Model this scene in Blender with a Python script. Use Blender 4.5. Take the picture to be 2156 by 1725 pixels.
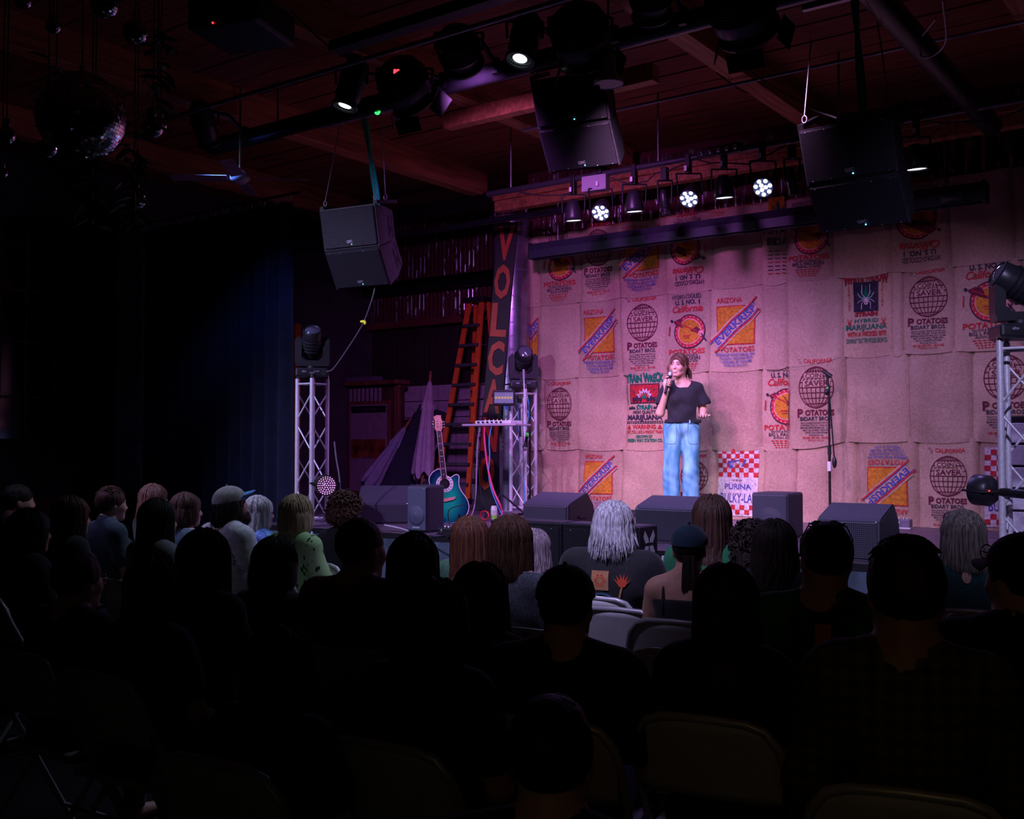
import bpy, bmesh, math, random
import numpy as np
from mathutils import Vector, Matrix, Euler

for _o in list(bpy.data.objects):
    bpy.data.objects.remove(_o, do_unlink=True)
R = math.radians
PI = math.pi
SC = bpy.context.scene
COL = SC.collection

# ------------------------------------------------------------------ camera
EYE = 1.55
YAW = R(36.1)
PITCH = R(2.02)
FPX = 2207.0
cam_d = bpy.data.cameras.new('camera')
cam_d.sensor_width = 36.0
cam_d.lens = FPX / 2156.0 * 36.0
cam_d.clip_start = 0.05
cam_d.clip_end = 100
cam = bpy.data.objects.new('camera', cam_d)
COL.objects.link(cam)
cam.location = (0, 0, EYE)
cam.rotation_euler = (PI / 2 + PITCH, 0, YAW)
SC.camera = cam

# ------------------------------------------------------------------ world and exposure
w = bpy.data.worlds.new('night')
SC.world = w
w.use_nodes = True
w.node_tree.nodes['Background'].inputs[0].default_value = (0.25, 0.10, 0.22, 1)
w.node_tree.nodes['Background'].inputs[1].default_value = 0.0006
SC.view_settings.view_transform = 'Standard'
SC.view_settings.look = 'None'
SC.view_settings.exposure = 0.0
SC.view_settings.gamma = 1.0
SC.view_settings.use_curve_mapping = False

# ------------------------------------------------------------------ lamp strengths (each lamp sits in its fixture)
PINK = (0.95, 0.48, 1.0)
MAGENTA = (0.72, 0.20, 1.0)
COOL = (0.58, 0.78, 1.0)
BLUE = (0.10, 0.24, 1.0)
VIOLET = (0.40, 0.28, 1.0)
FRONT = (0.58, 0.50, 1.0)
KEY_W = 580.0
WASH_W = 480.0
COOL_W = 400.0
BLUE_W = 75.0
PAR_W = 70.0
DOWN_W = 110.0
FOH_W = 1050.0

# ------------------------------------------------------------------ survey: sight lines used to read off real positions
_fw = Vector((-math.sin(YAW) * math.cos(PITCH), math.cos(YAW) * math.cos(PITCH), math.sin(PITCH)))
_rt = Vector((math.cos(YAW), math.sin(YAW), 0))
_up = _rt.cross(_fw)
_c = Vector((0, 0, EYE))


def ray(x, y):
    return _fw + _rt * ((x - 1078) / FPX) - _up * ((y - 862.5) / FPX)


def AY(x, y, Y):
    d = ray(x, y)
    return _c + d * (Y / d.y)


def AX(x, y, X):
    d = ray(x, y)
    return _c + d * (X / d.x)


def AZ(x, y, z):
    d = ray(x, y)
    return _c + d * ((z - EYE) / d.z)


def AD(x, y, D):
    return _c + ray(x, y) * D


# ------------------------------------------------------------------ mesh building helpers
class MB:
    """collects geometry; build() links it as one mesh object"""

    def __init__(s):
        s.v = []
        s.f = []
        s.m = []
        s.sm = []

    def add(s, vs, fs, mi=0, smooth=False, M=None):
        o = len(s.v)
        if M is not None:
            vs = [M @ Vector(p) for p in vs]
        s.v.extend([tuple(p) for p in vs])
        s.f.extend([tuple(i + o for i in f) for f in fs])
        s.m.extend([mi] * len(fs))
        s.sm.extend([smooth] * len(fs))
        return s

    def box(s, a, b, mi=0, M=None, bev=0.0):
        x0, y0, z0 = min(a[0], b[0]), min(a[1], b[1]), min(a[2], b[2])
        x1, y1, z1 = max(a[0], b[0]), max(a[1], b[1]), max(a[2], b[2])
        if bev <= 0:
            vs = [(x0, y0, z0), (x1, y0, z0), (x1, y1, z0), (x0, y1, z0), (x0, y0, z1), (x1, y0, z1), (x1, y1, z1), (x0, y1, z1)]
            fs = [(3, 2, 1, 0), (4, 5, 6, 7), (0, 1, 5, 4), (1, 2, 6, 5), (2, 3, 7, 6), (3, 0, 4, 7)]
            return s.add(vs, fs, mi, False, M)
        bm = bmesh.new()
        bmesh.ops.create_cube(bm, size=1)
        for v in bm.verts:
            v.co = Vector(((x0 + x1) / 2 + v.co.x * (x1 - x0), (y0 + y1) / 2 + v.co.y * (y1 - y0), (z0 + z1) / 2 + v.co.z * (z1 - z0)))
        bmesh.ops.bevel(bm, geom=list(bm.edges), offset=bev, segments=2, affect='EDGES', profile=0.5)
        return s.addbm(bm, mi, M)

    def addbm(s, bm, mi=0, M=None, smooth=False):
        bm.verts.index_update()
        s.add([v.co.copy() for v in bm.verts], [[v.index for v in f.verts] for f in bm.faces], mi, smooth, M)
        bm.free()
        return s

    def tube(s, pts, r, n=8, mi=0, cap=True, smooth=True, M=None):
        pts = [Vector(p) for p in pts]
        rs = r if isinstance(r, (list, tuple)) else [r] * len(pts)
        vs, fs = [], []
        t0 = (pts[1] - pts[0]).normalized()
        ref = Vector((0, 0, 1)) if abs(t0.z) < 0.9 else Vector((1, 0, 0))
        nrm = t0.cross(ref).normalized()
        for i, p in enumerate(pts):
            if i == 0:
                t = pts[1] - pts[0]
            elif i == len(pts) - 1:
                t = pts[-1] - pts[-2]
            else:
                t = (pts[i + 1] - p).normalized() + (p - pts[i - 1]).normalized()
            if t.length < 1e-9:
                t = t0
            t.normalize()
            nrm = (nrm - t * nrm.dot(t))
            if nrm.length < 1e-6:
                nrm = t.orthogonal()
            nrm.normalize()
            bn = t.cross(nrm)
            for k in range(n):
                a = 2 * PI * k / n
                vs.append(p + (nrm * math.cos(a) + bn * math.sin(a)) * rs[i])
        for i in range(len(pts) - 1):
            for k in range(n):
                fs.append((i * n + k, i * n + (k + 1) % n, (i + 1) * n + (k + 1) % n, (i + 1) * n + k))
        s.add(vs, fs, mi, smooth, M)
        if cap:
            s.add(vs[:n], [tuple(range(n - 1, -1, -1))], mi, False, M)
            s.add(vs[-n:], [tuple(range(n))], mi, False, M)
        return s

    def lathe(s, prof, n=20, mi=0, smooth=True, M=None, cap=True):
        vs, fs = [], []
        for (r, z) in prof:
            for k in range(n):
                a = 2 * PI * k / n
                vs.append((r * math.cos(a), r * math.sin(a), z))
        for i in range(len(prof) - 1):
            for k in range(n):
                fs.append((i * n + k, i * n + (k + 1) % n, (i + 1) * n + (k + 1) % n, (i + 1) * n + k))
        s.add(vs, fs, mi, smooth, M)
        if cap:
            if prof[0][0] > 1e-6:
                s.add(vs[:n], [tuple(range(n - 1, -1, -1))], mi, False, M)
            if prof[-1][0] > 1e-6:
                s.add(vs[-n:], [tuple(range(n))], mi, False, M)
        return s

    def prism(s, poly, y0, y1, mi=0, M=None):
        """polygon in x,z extruded along y"""
        n = len(poly)
        vs = [(p[0], y0, p[1]) for p in poly] + [(p[0], y1, p[1]) for p in poly]
        fs = [tuple(range(n)), tuple(range(2 * n - 1, n - 1, -1))]
        fs += [(i, n + i, n + (i + 1) % n, (i + 1) % n) for i in range(n)]
        return s.add(vs, fs, mi, False, M)

    def sphere(s, c, r, nu=12, nv=8, mi=0, M=None, smooth=True):
        rr = r if isinstance(r, (tuple, list)) else (r, r, r)
        vs, fs = [], []
        for j in range(nv + 1):
            t = PI * j / nv
            for i in range(nu):
                a = 2 * PI * i / nu
                vs.append((c[0] + rr[0] * math.sin(t) * math.cos(a), c[1] + rr[1] * math.sin(t) * math.sin(a), c[2] - rr[2] * math.cos(t)))
        for j in range(nv):
            for i in range(nu):
                fs.append((j * nu + i, j * nu + (i + 1) % nu, (j + 1) * nu + (i + 1) % nu, (j + 1) * nu + i))
        return s.add(vs, fs, mi, smooth, M)

    def mesh(s, name, mats):
        me = bpy.data.meshes.new(name)
        me.from_pydata(s.v, [], s.f)
        for m in (mats if isinstance(mats, (list, tuple)) else [mats]):
            me.materials.append(m)
        me.polygons.foreach_set('material_index', s.m)
        me.polygons.foreach_set('use_smooth', s.sm)
        me.update()
        return me

    def build(s, name, mats, parent=None, loc=None, rot=None, **kw):
        return link(name, s.mesh(name, mats), parent, loc, rot, **kw)


def link(name, data, parent=None, loc=None, rot=None, label=None, cat=None, group=None, kind=None):
    o = bpy.data.objects.new(name, data)
    COL.objects.link(o)
    if parent is not None:
        o.parent = parent
    if loc is not None:
        o.location = loc
    if rot is not None:
        o.rotation_euler = rot
    if label:
        o['label'] = label
    if cat:
        o['category'] = cat
    if group:
        o['group'] = group
    if kind:
        o['kind'] = kind
    return o


def thing(name, label, cat, loc=(0, 0, 0), rz=0.0, group=None, rot=None, kind=None):
    o = link(name, None, None, loc, rot if rot is not None else (0, 0, rz), label, cat, group, kind)
    o.empty_display_size = 0.1
    return o


def copy_tree(o, parent=None, label=None, group=None, loc=None, rot=None):
    c = o.copy()
    COL.objects.link(c)
    if parent is not None:
        c.parent = parent
    if label:
        c['label'] = label
    if group:
        c['group'] = group
    if loc is not None:
        c.location = loc
    if rot is not None:
        c.rotation_euler = rot
    for ch in [q for q in list(COL.objects) if q.parent == o]:
        copy_tree(ch, c)
    return c


def aim(direction, up=Vector((0, 0, 1)), axis='-Z'):
    """euler turning local -Z onto direction"""
    return Vector(direction).to_track_quat('-Z', 'Y').to_euler()


def rotM(loc, euler=(0, 0, 0), sc=1.0):
    return Matrix.Translation(Vector(loc)) @ Euler(euler).to_matrix().to_4x4() @ Matrix.Scale(sc, 4)


# ------------------------------------------------------------------ materials
_M = {}


def mat(name, col=(0.5, 0.5, 0.5), rough=0.6, metal=0.0, var=0.12, scale=12.0, bump=0.0, stretch=(1, 1, 1), emit=None, es=0.0, spec=0.4, sheen=0.0, col2=None, trans=0.0, coat=0.0):
    if name in _M:
        return _M[name]
    m = bpy.data.materials.new(name)
    m.use_nodes = True
    nt = m.node_tree
    b = nt.nodes['Principled BSDF']
    b.inputs['Roughness'].default_value = rough
    b.inputs['Metallic'].default_value = metal
    b.inputs['Specular IOR Level'].default_value = spec
    if sheen:
        b.inputs['Sheen Weight'].default_value = sheen
    if coat:
        b.inputs['Coat Weight'].default_value = coat
        b.inputs['Coat Roughness'].default_value = 0.08
    if trans:
        b.inputs['Transmission Weight'].default_value = trans
    tc = nt.nodes.new('ShaderNodeTexCoord')
    mp = nt.nodes.new('ShaderNodeMapping')
    mp.inputs['Scale'].default_value = stretch
    nt.links.new(tc.outputs['Object'], mp.inputs['Vector'])
    nz = nt.nodes.new('ShaderNodeTexNoise')
    nz.inputs['Scale'].default_value = scale
    nz.inputs['Detail'].default_value = 5
    nt.links.new(mp.outputs['Vector'], nz.inputs['Vector'])
    cr = nt.nodes.new('ShaderNodeValToRGB')
    c2 = col2 if col2 else tuple(min(1, c * (1 + var)) for c in col)
    c1 = tuple(c * (1 - var) for c in col)
    cr.color_ramp.elements[0].position = 0.35
    cr.color_ramp.elements[1].position = 0.65
    cr.color_ramp.elements[0].color = (*c1, 1)
    cr.color_ramp.elements[1].color = (*c2, 1)
    nt.links.new(nz.outputs['Fac'], cr.inputs['Fac'])
    nt.links.new(cr.outputs['Color'], b.inputs['Base Color'])
    if bump:
        bp = nt.nodes.new('ShaderNodeBump')
        bp.inputs['Strength'].default_value = bump
        bp.inputs['Distance'].default_value = 0.01
        nt.links.new(nz.outputs['Fac'], bp.inputs['Height'])
        nt.links.new(bp.outputs['Normal'], b.inputs['Normal'])
    if emit:
        b.inputs['Emission Color'].default_value = (*emit, 1)
        b.inputs['Emission Strength'].default_value = es
    _M[name] = m
    return m


def nodes(m):
    return m.node_tree, m.node_tree.nodes['Principled BSDF']


BLACK = mat('black_metal', (0.012, 0.012, 0.014), 0.45, 0.2)
BLACKP = mat('black_plastic', (0.018, 0.018, 0.022), 0.38)
CHROME = mat('chrome', (0.75, 0.75, 0.78), 0.18, 1.0, 0.05)
ALU = mat('aluminium', (0.74, 0.75, 0.78), 0.42, 0.25, 0.1, 60)
WOOD = mat('old_wood', (0.30, 0.115, 0.055), 0.65, 0, 0.35, 3.0, 0.25, (1, 9, 9))
RUBBER = mat('rubber', (0.02, 0.02, 0.02), 0.7)
WHITE = mat('white_paint', (0.75, 0.74, 0.72), 0.5, 0, 0.05)

# ------------------------------------------------------------------ signed-distance modelling (bodies, clothes, hair shells)


class Field:
    def __init__(s, lo, hi, h):
        s.lo = np.array(lo, float)
        s.h = h
        s.n = np.ceil((np.array(hi, float) - s.lo) / h).astype(int) + 1
        s.f = np.full(tuple(s.n), 0.5, np.float32)

    def block(s, lo, hi, pad):
        a = np.clip(np.floor((np.array(lo) - pad - s.lo) / s.h).astype(int), 0, s.n - 1)
        b = np.clip(np.ceil((np.array(hi) + pad - s.lo) / s.h).astype(int) + 1, 1, s.n)
        if np.any(b <= a):
            return None
        sl = tuple(slice(int(i), int(j)) for i, j in zip(a, b))
        g = [(s.lo[i] + s.h * np.arange(a[i], b[i])).astype(np.float32) for i in range(3)]
        return sl, g[0][:, None, None], g[1][None, :, None], g[2][None, None, :]

    def put(s, sl, d, k, op):
        f = s.f[sl]
        if op == 'u':
            if k > 0:
                t = np.clip(0.5 + 0.5 * (f - d) / k, 0, 1)
                s.f[sl] = f * (1 - t) + d * t - k * t * (1 - t)
            else:
                s.f[sl] = np.minimum(f, d)
        elif op == 's':
            if k > 0:
                t = np.clip(0.5 - 0.5 * (f + d) / k, 0, 1)
                s.f[sl] = f * (1 - t) - d * t + k * t * (1 - t)
            else:
                s.f[sl] = np.maximum(f, -d)
        else:
            s.f[sl] = np.maximum(f, d)

    def cone(s, a, b, ra, rb, k=0.02, op='u', sq=(1, 1, 1)):
        """round cone, optionally squashed by sq about its axis midpoint"""
        a = np.array(a, float)
        b = np.array(b, float)
        r = max(ra, rb)
        q = s.block(np.minimum(a, b) - r * max(sq), np.maximum(a, b) + r * max(sq), 0.05 + k)
        if q is None:
            return s
        sl, x, y, z = q
        ba = b - a
        l2 = max(float(ba @ ba), 1e-9)
        px, py, pz = x - a[0], y - a[1], z - a[2]
        t = np.clip((px * ba[0] + py * ba[1] + pz * ba[2]) / l2, 0, 1)
        dx, dy, dz = (px - t * ba[0]) / sq[0], (py - t * ba[1]) / sq[1], (pz - t * ba[2]) / sq[2]
        d = np.sqrt(dx * dx + dy * dy + dz * dz) - (ra + (rb - ra) * t)
        s.put(sl, (d * min(sq)).astype(np.float32) if min(sq) < 1 else d.astype(np.float32), k, op)
        return s

    def ell(s, c, r, k=0.02, op='u', M=None):
        c = np.array(c, float)
        rm = max(r) if M is not None else np.array(r)
        q = s.block(c - rm, c + rm, 0.05 + k)
        if q is None:
            return s
        sl, x, y, z = q
        px, py, pz = x - c[0], y - c[1], z - c[2]
        if M is not None:
            Mi = M
            px, py, pz = (Mi[0][0] * px + Mi[1][0] * py + Mi[2][0] * pz, Mi[0][1] * px + Mi[1][1] * py + Mi[2][1] * pz, Mi[0][2] * px + Mi[1][2] * py + Mi[2][2] * pz)
        k0 = np.sqrt((px / r[0]) ** 2 + (py / r[1]) ** 2 + (pz / r[2]) ** 2)
        k1 = np.sqrt((px / r[0] ** 2) ** 2 + (py / r[1] ** 2) ** 2 + (pz / r[2] ** 2) ** 2)
        d = k0 * (k0 - 1.0) / np.maximum(k1, 1e-6)
        s.put(sl, d.astype(np.float32), k, op)
        return s

    def plane(s, p, n, op='i'):
        """keep the side the normal points away from"""
        n = np.array(n, float)
        n = n / np.linalg.norm(n)
        g = [(s.lo[i] + s.h * np.arange(s.n[i])).astype(np.float32) for i in range(3)]
        d = (g[0][:, None, None] - p[0]) * n[0] + (g[1][None, :, None] - p[1]) * n[1] + (g[2][None, None, :] - p[2]) * n[2]
        s.f = np.maximum(s.f, d.astype(np.float32))
        return s

    def warp(s, fn):
        g = [(s.lo[i] + s.h * np.arange(s.n[i])).astype(np.float32) for i in range(3)]
        s.f = s.f + fn(g[0][:, None, None], g[1][None, :, None], g[2][None, None, :]).astype(np.float32)
        return s

    def verts(s):
        f = s.f
        inside = f < 0
        n = f.shape
        c = np.zeros((n[0] - 1, n[1] - 1, n[2] - 1), np.uint8)
        for i in (0, 1):
            for j in (0, 1):
                for k in (0, 1):
                    c += inside[i:n[0] - 1 + i, j:n[1] - 1 + j, k:n[2] - 1 + k]
        act = (c > 0) & (c < 8)
        idx = np.argwhere(act)
        ids = np.full(act.shape, -1, np.int64)
        ids[act] = np.arange(len(idx))
        P = np.zeros((len(idx), 3))
        W = np.zeros(len(idx))
        cor = [(i, j, k) for i in (0, 1) for j in (0, 1) for k in (0, 1)]
        val = {q: f[idx[:, 0] + q[0], idx[:, 1] + q[1], idx[:, 2] + q[2]].astype(float) for q in cor}
        for q in cor:
            for ax in range(3):
                if q[ax] == 0:
                    e = list(q)
                    e[ax] = 1
                    e = tuple(e)
                    va, vb = val[q], val[e]
                    cr = (va < 0) != (vb < 0)
                    t = np.where(cr, va / np.where(cr, va - vb, 1), 0)
                    pt = np.tile(np.array(q, float), (len(idx), 1))
                    pt[:, ax] += t
                    P[cr] += pt[cr]
                    W[cr] += 1
        P = idx + P / np.maximum(W, 1)[:, None]
        P = P * s.h + s.lo
        quads = []
        for ax in range(3):
            o1, o2 = [(1, 2), (2, 0), (0, 1)][ax]
            sl0 = [slice(0, n[i] - 1) if i == ax else slice(1, n[i] - 1) for i in range(3)]
            sl1 = [slice(1, n[i]) if i == ax else slice(1, n[i] - 1) for i in range(3)]
            A, B = inside[tuple(sl0)], inside[tuple(sl1)]
            for flip, msk in ((False, A & ~B), (True, ~A & B)):
                e = np.argwhere(msk)
                if len(e) == 0:
                    continue
                base = e.copy()
                for i in range(3):
                    if i != ax:
                        base[:, i] += 1
                cs = []
                for (d1, d2) in ((-1, -1), (0, -1), (0, 0), (-1, 0)):
                    q = base.copy()
                    q[:, o1] += d1
                    q[:, o2] += d2
                    cs.append(ids[q[:, 0], q[:, 1], q[:, 2]])
                q = np.stack(cs, 1)
                if flip:
                    q = q[:, ::-1]
                quads.append(q)
        return P, (np.concatenate(quads) if quads else np.zeros((0, 4), int))

    def mesh(s, name, mats, mfun=None, relax=1):
        P, Q = s.verts()
        for _ in range(relax):
            acc = np.zeros_like(P)
            cnt = np.zeros(len(P))
            for i in range(4):
                a, b = Q[:, i], Q[:, (i + 1) % 4]
                np.add.at(acc, a, P[b])
                np.add.at(cnt, a, 1)
            P = P * 0.5 + 0.5 * acc / np.maximum(cnt, 1)[:, None]
        return npmesh(name, P, Q, mats, mfun)


def npmesh(name, P, Q, mats, mfun=None, smooth=True):
    me = bpy.data.meshes.new(name)
    me.vertices.add(len(P))
    me.vertices.foreach_set('co', np.asarray(P, np.float32).ravel())
    k = Q.shape[1]
    me.loops.add(Q.size)
    me.loops.foreach_set('vertex_index', Q.astype(np.int32).ravel())
    me.polygons.add(len(Q))
    me.polygons.foreach_set('loop_start', np.arange(0, Q.size, k, dtype=np.int32))
    me.polygons.foreach_set('use_smooth', np.full(len(Q), smooth))
    for m in (mats if isinstance(mats, (list, tuple)) else [mats]):
        me.materials.append(m)
    if mfun is not None:
        c = np.asarray(P)[Q].mean(1)
        me.polygons.foreach_set('material_index', mfun(c).astype(np.int32))
    me.update(calc_edges=True)
    me.validate()
    return me


# ------------------------------------------------------------------ lettering
_TXT = {}


def text_mesh(s, bold=0.0, shear=0.0, res=2):
    """flat triangles of a line of text, height of a capital = 1, left aligned at 0"""
    key = (s, bold, shear, res)
    if key not in _TXT:
        cu = bpy.data.curves.new('lettering', 'FONT')
        cu.body = s
        cu.resolution_u = res
        cu.offset = bold
        cu.shear = shear
        cu.fill_mode = 'FRONT'
        o = bpy.data.objects.new('lettering', cu)
        me = o.to_mesh()
        vs = [(v.co.x / 0.69, v.co.y / 0.69) for v in me.vertices]
        fs = [tuple(p.vertices) for p in me.polygons]
        o.to_mesh_clear()
        bpy.data.objects.remove(o)
        bpy.data.curves.remove(cu)
        xs = [v[0] for v in vs] or [0, 1]
        x0, x1 = min(xs), max(xs)
        _TXT[key] = ([(v[0] - x0, v[1]) for v in vs], fs, x1 - x0)
    return _TXT[key]


class Print:
    """flat printing in its own x,z plane (y = how far it stands off)"""

    def __init__(s):
        s.v = []
        s.f = []
        s.m = []
        s.l = 0

    def poly(s, pts, mi):
        o = len(s.v)
        s.v.extend([(p[0], p[1], s.l) for p in pts])
        s.f.append(tuple(range(o, o + len(pts))))
        s.m.append(mi)

    def tri(s, vs, fs, mi):
        o = len(s.v)
        s.v.extend([(p[0], p[1], s.l) for p in vs])
        s.f.extend([tuple(i + o for i in f) for f in fs])
        s.m.extend([mi] * len(fs))

    def text(s, t, cx, z, h, mi, w=None, bold=0.012, shear=0.0, arch=0.0, rot=0.0, warp=None, center=True):
        vs, fs, wd = text_mesh(t, bold, shear)
        sx = (w / wd) if w else h
        out = []
        for (a, b) in vs:
            x = a * sx - (wd * sx / 2 if center else 0)
            y = b * h
            if warp:
                x, y = warp(x / (wd * sx / 2), y / h, x, y)
            elif arch:
                y += -arch * (x / (wd * sx / 2)) ** 2
            c, sn = math.cos(rot), math.sin(rot)
            out.append((cx + x * c - y * sn, z + x * sn + y * c))
        s.tri(out, fs, mi)
        return wd * sx

    def rect(s, x0, z0, x1, z1, mi, nx=4, nz=4):
        vs, fs = [], []
        for j in range(nz + 1):
            for i in range(nx + 1):
                vs.append((x0 + (x1 - x0) * i / nx, z0 + (z1 - z0) * j / nz))
        for j in range(nz):
            for i in range(nx):
                a = j * (nx + 1) + i
                fs.append((a, a + 1, a + nx + 2, a + nx + 1))
        s.tri(vs, fs, mi)

    def line(s, p, q, t, mi, n=4):
        dx, dz = q[0] - p[0], q[1] - p[1]
        l = math.hypot(dx, dz) or 1
        ox, oz = -dz / l * t / 2, dx / l * t / 2
        vs, fs = [], []
        for i in range(n + 1):
            x, z = p[0] + dx * i / n, p[1] + dz * i / n
            vs += [(x + ox, z + oz), (x - ox, z - oz)]
        for i in range(n):
            fs.append((2 * i, 2 * i + 1, 2 * i + 3, 2 * i + 2))
        s.tri(vs, fs, mi)

    def ring(s, c, r, t, mi, n=32, sx=1.0, a0=0, a1=2 * PI):
        vs, fs = [], []
        for i in range(n + 1):
            a = a0 + (a1 - a0) * i / n
            for rr in (r, r - t):
                vs.append((c[0] + rr * sx * math.cos(a), c[1] + rr * math.sin(a)))
        for i in range(n):
            fs.append((2 * i, 2 * i + 1, 2 * i + 3, 2 * i + 2))
        s.tri(vs, fs, mi)

    def disc(s, c, r, mi, n=28, sx=1.0):
        for rr0, rr1 in ((0.0, 0.25), (0.25, 0.5), (0.5, 0.75), (0.75, 1.0)):
            s.ring(c, r * rr1, r * (rr1 - rr0) * 0.9999, mi, n, sx)

    def mesh(s, name, mats, place):
        """place(x, z, layer) -> 3D point"""
        me = bpy.data.meshes.new(name)
        me.from_pydata([tuple(place(*p)) for p in s.v], [], s.f)
        for m in mats:
            me.materials.append(m)
        me.polygons.foreach_set('material_index', s.m)
        me.update()
        return me

# ================================================================== THE ROOM
STAGE = 0.80
WALL_Y = 10.15
CEIL = 4.85


def struct(name, mb, m, parent=None, label=None):
    o = mb.build(name, m, parent)
    if parent is None:
        o['kind'] = 'structure'
    if label:
        o['label'] = label
    return o


def striped(name, c1, c2, scale, direction='X', rough=0.6, dist=4.0, metal=0.0, bump=0.2):
    m = mat(name, c1, rough, metal)
    nt, b = nodes(m)
    tc = nt.nodes.new('ShaderNodeTexCoord')
    wv = nt.nodes.new('ShaderNodeTexWave')
    wv.bands_direction = direction
    wv.inputs['Scale'].default_value = scale
    wv.inputs['Distortion'].default_value = dist
    wv.inputs['Detail'].default_value = 4
    nt.links.new(tc.outputs['Object'], wv.inputs['Vector'])
    cr = nt.nodes.new('ShaderNodeValToRGB')
    cr.color_ramp.elements[0].color = (*c1, 1)
    cr.color_ramp.elements[1].color = (*c2, 1)
    nt.links.new(wv.outputs['Fac'], cr.inputs['Fac'])
    nt.links.new(cr.outputs['Color'], b.inputs['Base Color'])
    bp = nt.nodes.new('ShaderNodeBump')
    bp.inputs['Strength'].default_value = bump
    bp.inputs['Distance'].default_value = 0.01
    nt.links.new(wv.outputs['Fac'], bp.inputs['Height'])
    nt.links.new(bp.outputs['Normal'], b.inputs['Normal'])
    return m


FLOORM = mat('dark_concrete', (0.012, 0.011, 0.012), 0.9, 0, 0.4, 1.5, 0.1, spec=0.08)
PLANKM = mat('ceiling_plank_wood', (0.20, 0.050, 0.020), 0.7, 0, 0.4, 2.2, 0.3, (1.2, 16, 16))
BEAMM = mat('beam_wood', (0.42, 0.15, 0.065), 0.62, 0, 0.3, 2.0, 0.25, (14, 1.0, 14))
PLASTERM = mat('dark_plaster', (0.060, 0.046, 0.060), 0.85, 0, 0.25, 3.0, 0.15)
DARKWALL = mat('dark_board_wall', (0.030, 0.016, 0.018), 0.7, 0, 0.4, 2.5, 0.2, (8, 8, 1))
REDWALL = mat('oxblood_wall', (0.16, 0.035, 0.035), 0.6, 0, 0.3, 2.5, 0.1)

struct('floor', MB().box((-12.5, -3.0, -0.1), (3.6, 12.6, 0)), FLOORM, label='dark concrete floor under the chairs')
ceil = struct('ceiling', MB().box((-12.5, -3.0, CEIL + 0.03), (3.6, 12.6, CEIL + 0.15)), PLANKM, label='plank ceiling between the timber beams')
pm = MB().box((-12.4, 0, 0), (3.5, 0.176, 0.03), bev=0.004).mesh('plank', PLANKM)
for i in range(70):
    link('plank', pm, ceil, (0, -2.0 + i * 0.18, CEIL + random.Random(i).uniform(-0.006, 0.006)))
bmesh_ = MB().box((-0.085, -2.5, 0), (0.085, 10.0, 0.30), bev=0.008).mesh('beam', BEAMM)
for X in (-12.05, -9.9, -7.74, -5.73, -3.52, -1.36, 0.8, 2.9):
    link('beam', bmesh_, ceil, (X, 0, 4.58))

# back wall behind the sacks, upper corrugated sheets
wb = struct('wall_back', MB().box((-7.25, WALL_Y + 0.12, 0), (3.6, WALL_Y + 0.3, CEIL)), REDWALL)


def corrugated(wd, ht, pitch=0.076, amp=0.011):
    n = int(wd / pitch * 6)
    vs, fs = [], []
    for i in range(n + 1):
        x = wd * i / n
        y = amp * math.sin(2 * PI * x / pitch)
        vs += [(x, y, 0), (x, y, ht), (x, y + 0.004, 0), (x, y + 0.004, ht)]
    for i in range(n):
        a = 4 * i
        fs += [(a, a + 4, a + 5, a + 1), (a + 3, a + 7, a + 6, a + 2)]
    m = MB()
    m.add(vs, fs, 0, True)
    return m


# galvanised sheet with flaking dark red paint
GALV = mat('flaking_galvanised', (0.45, 0.45, 0.5), 0.28, 0.9)
nt, b = nodes(GALV)
tc = nt.nodes.new('ShaderNodeTexCoord')
mp = nt.nodes.new('ShaderNodeMapping')
mp.inputs['Scale'].default_value = (9, 1, 1.3)
nz = nt.nodes.new('ShaderNodeTexNoise')
nz.inputs['Scale'].default_value = 1.6
nz.inputs['Detail'].default_value = 6
nz.inputs['Roughness'].default_value = 0.65
nt.links.new(tc.outputs['Object'], mp.inputs['Vector'])
nt.links.new(mp.outputs['Vector'], nz.inputs['Vector'])
cr = nt.nodes.new('ShaderNodeValToRGB')
cr.color_ramp.elements[0].position = 0.54
cr.color_ramp.elements[1].position = 0.565
nt.links.new(nz.outputs['Fac'], cr.inputs['Fac'])
mx = nt.nodes.new('ShaderNodeMix')
mx.data_type = 'RGBA'
mx.inputs[6].default_value = (0.085, 0.012, 0.016, 1)
mx.inputs[7].default_value = (0.62, 0.62, 0.68, 1)
nt.links.new(cr.outputs['Color'], mx.inputs[0])
nt.links.new(mx.outputs[2], b.inputs['Base Color'])
nt.links.new(cr.outputs['Color'], b.inputs['Metallic'])
ma = nt.nodes.new('ShaderNodeMapRange')
ma.inputs[3].default_value = 0.75
ma.inputs[4].default_value = 0.25
nt.links.new(cr.outputs['Color'], ma.inputs[0])
nt.links.new(ma.outputs[0], b.inputs['Roughness'])

cm = corrugated(0.9, 1.05).mesh('corrugated_sheet', GALV)
for i in range(11):
    link('corrugated_sheet', cm, wb, (-7.15 + i * 0.89, WALL_Y + 0.09 - 0.006 * (i % 2), 3.72))
# header timbers above the sacks
struct('trim_1', MB().box((-7.3, 9.62, 4.40), (3.6, 9.80, 4.46), bev=0.006).box((-7.3, 9.66, 4.28), (3.6, 9.78, 4.40), bev=0.006), BEAMM, label='timber ledge above the row of stage lamps')
struct('trim_2', MB().box((-12.4, 9.9, 4.46), (-7.3, 10.1, 4.6), bev=0.006), BLACK, label='dark steel beam over the backstage corner')

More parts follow.
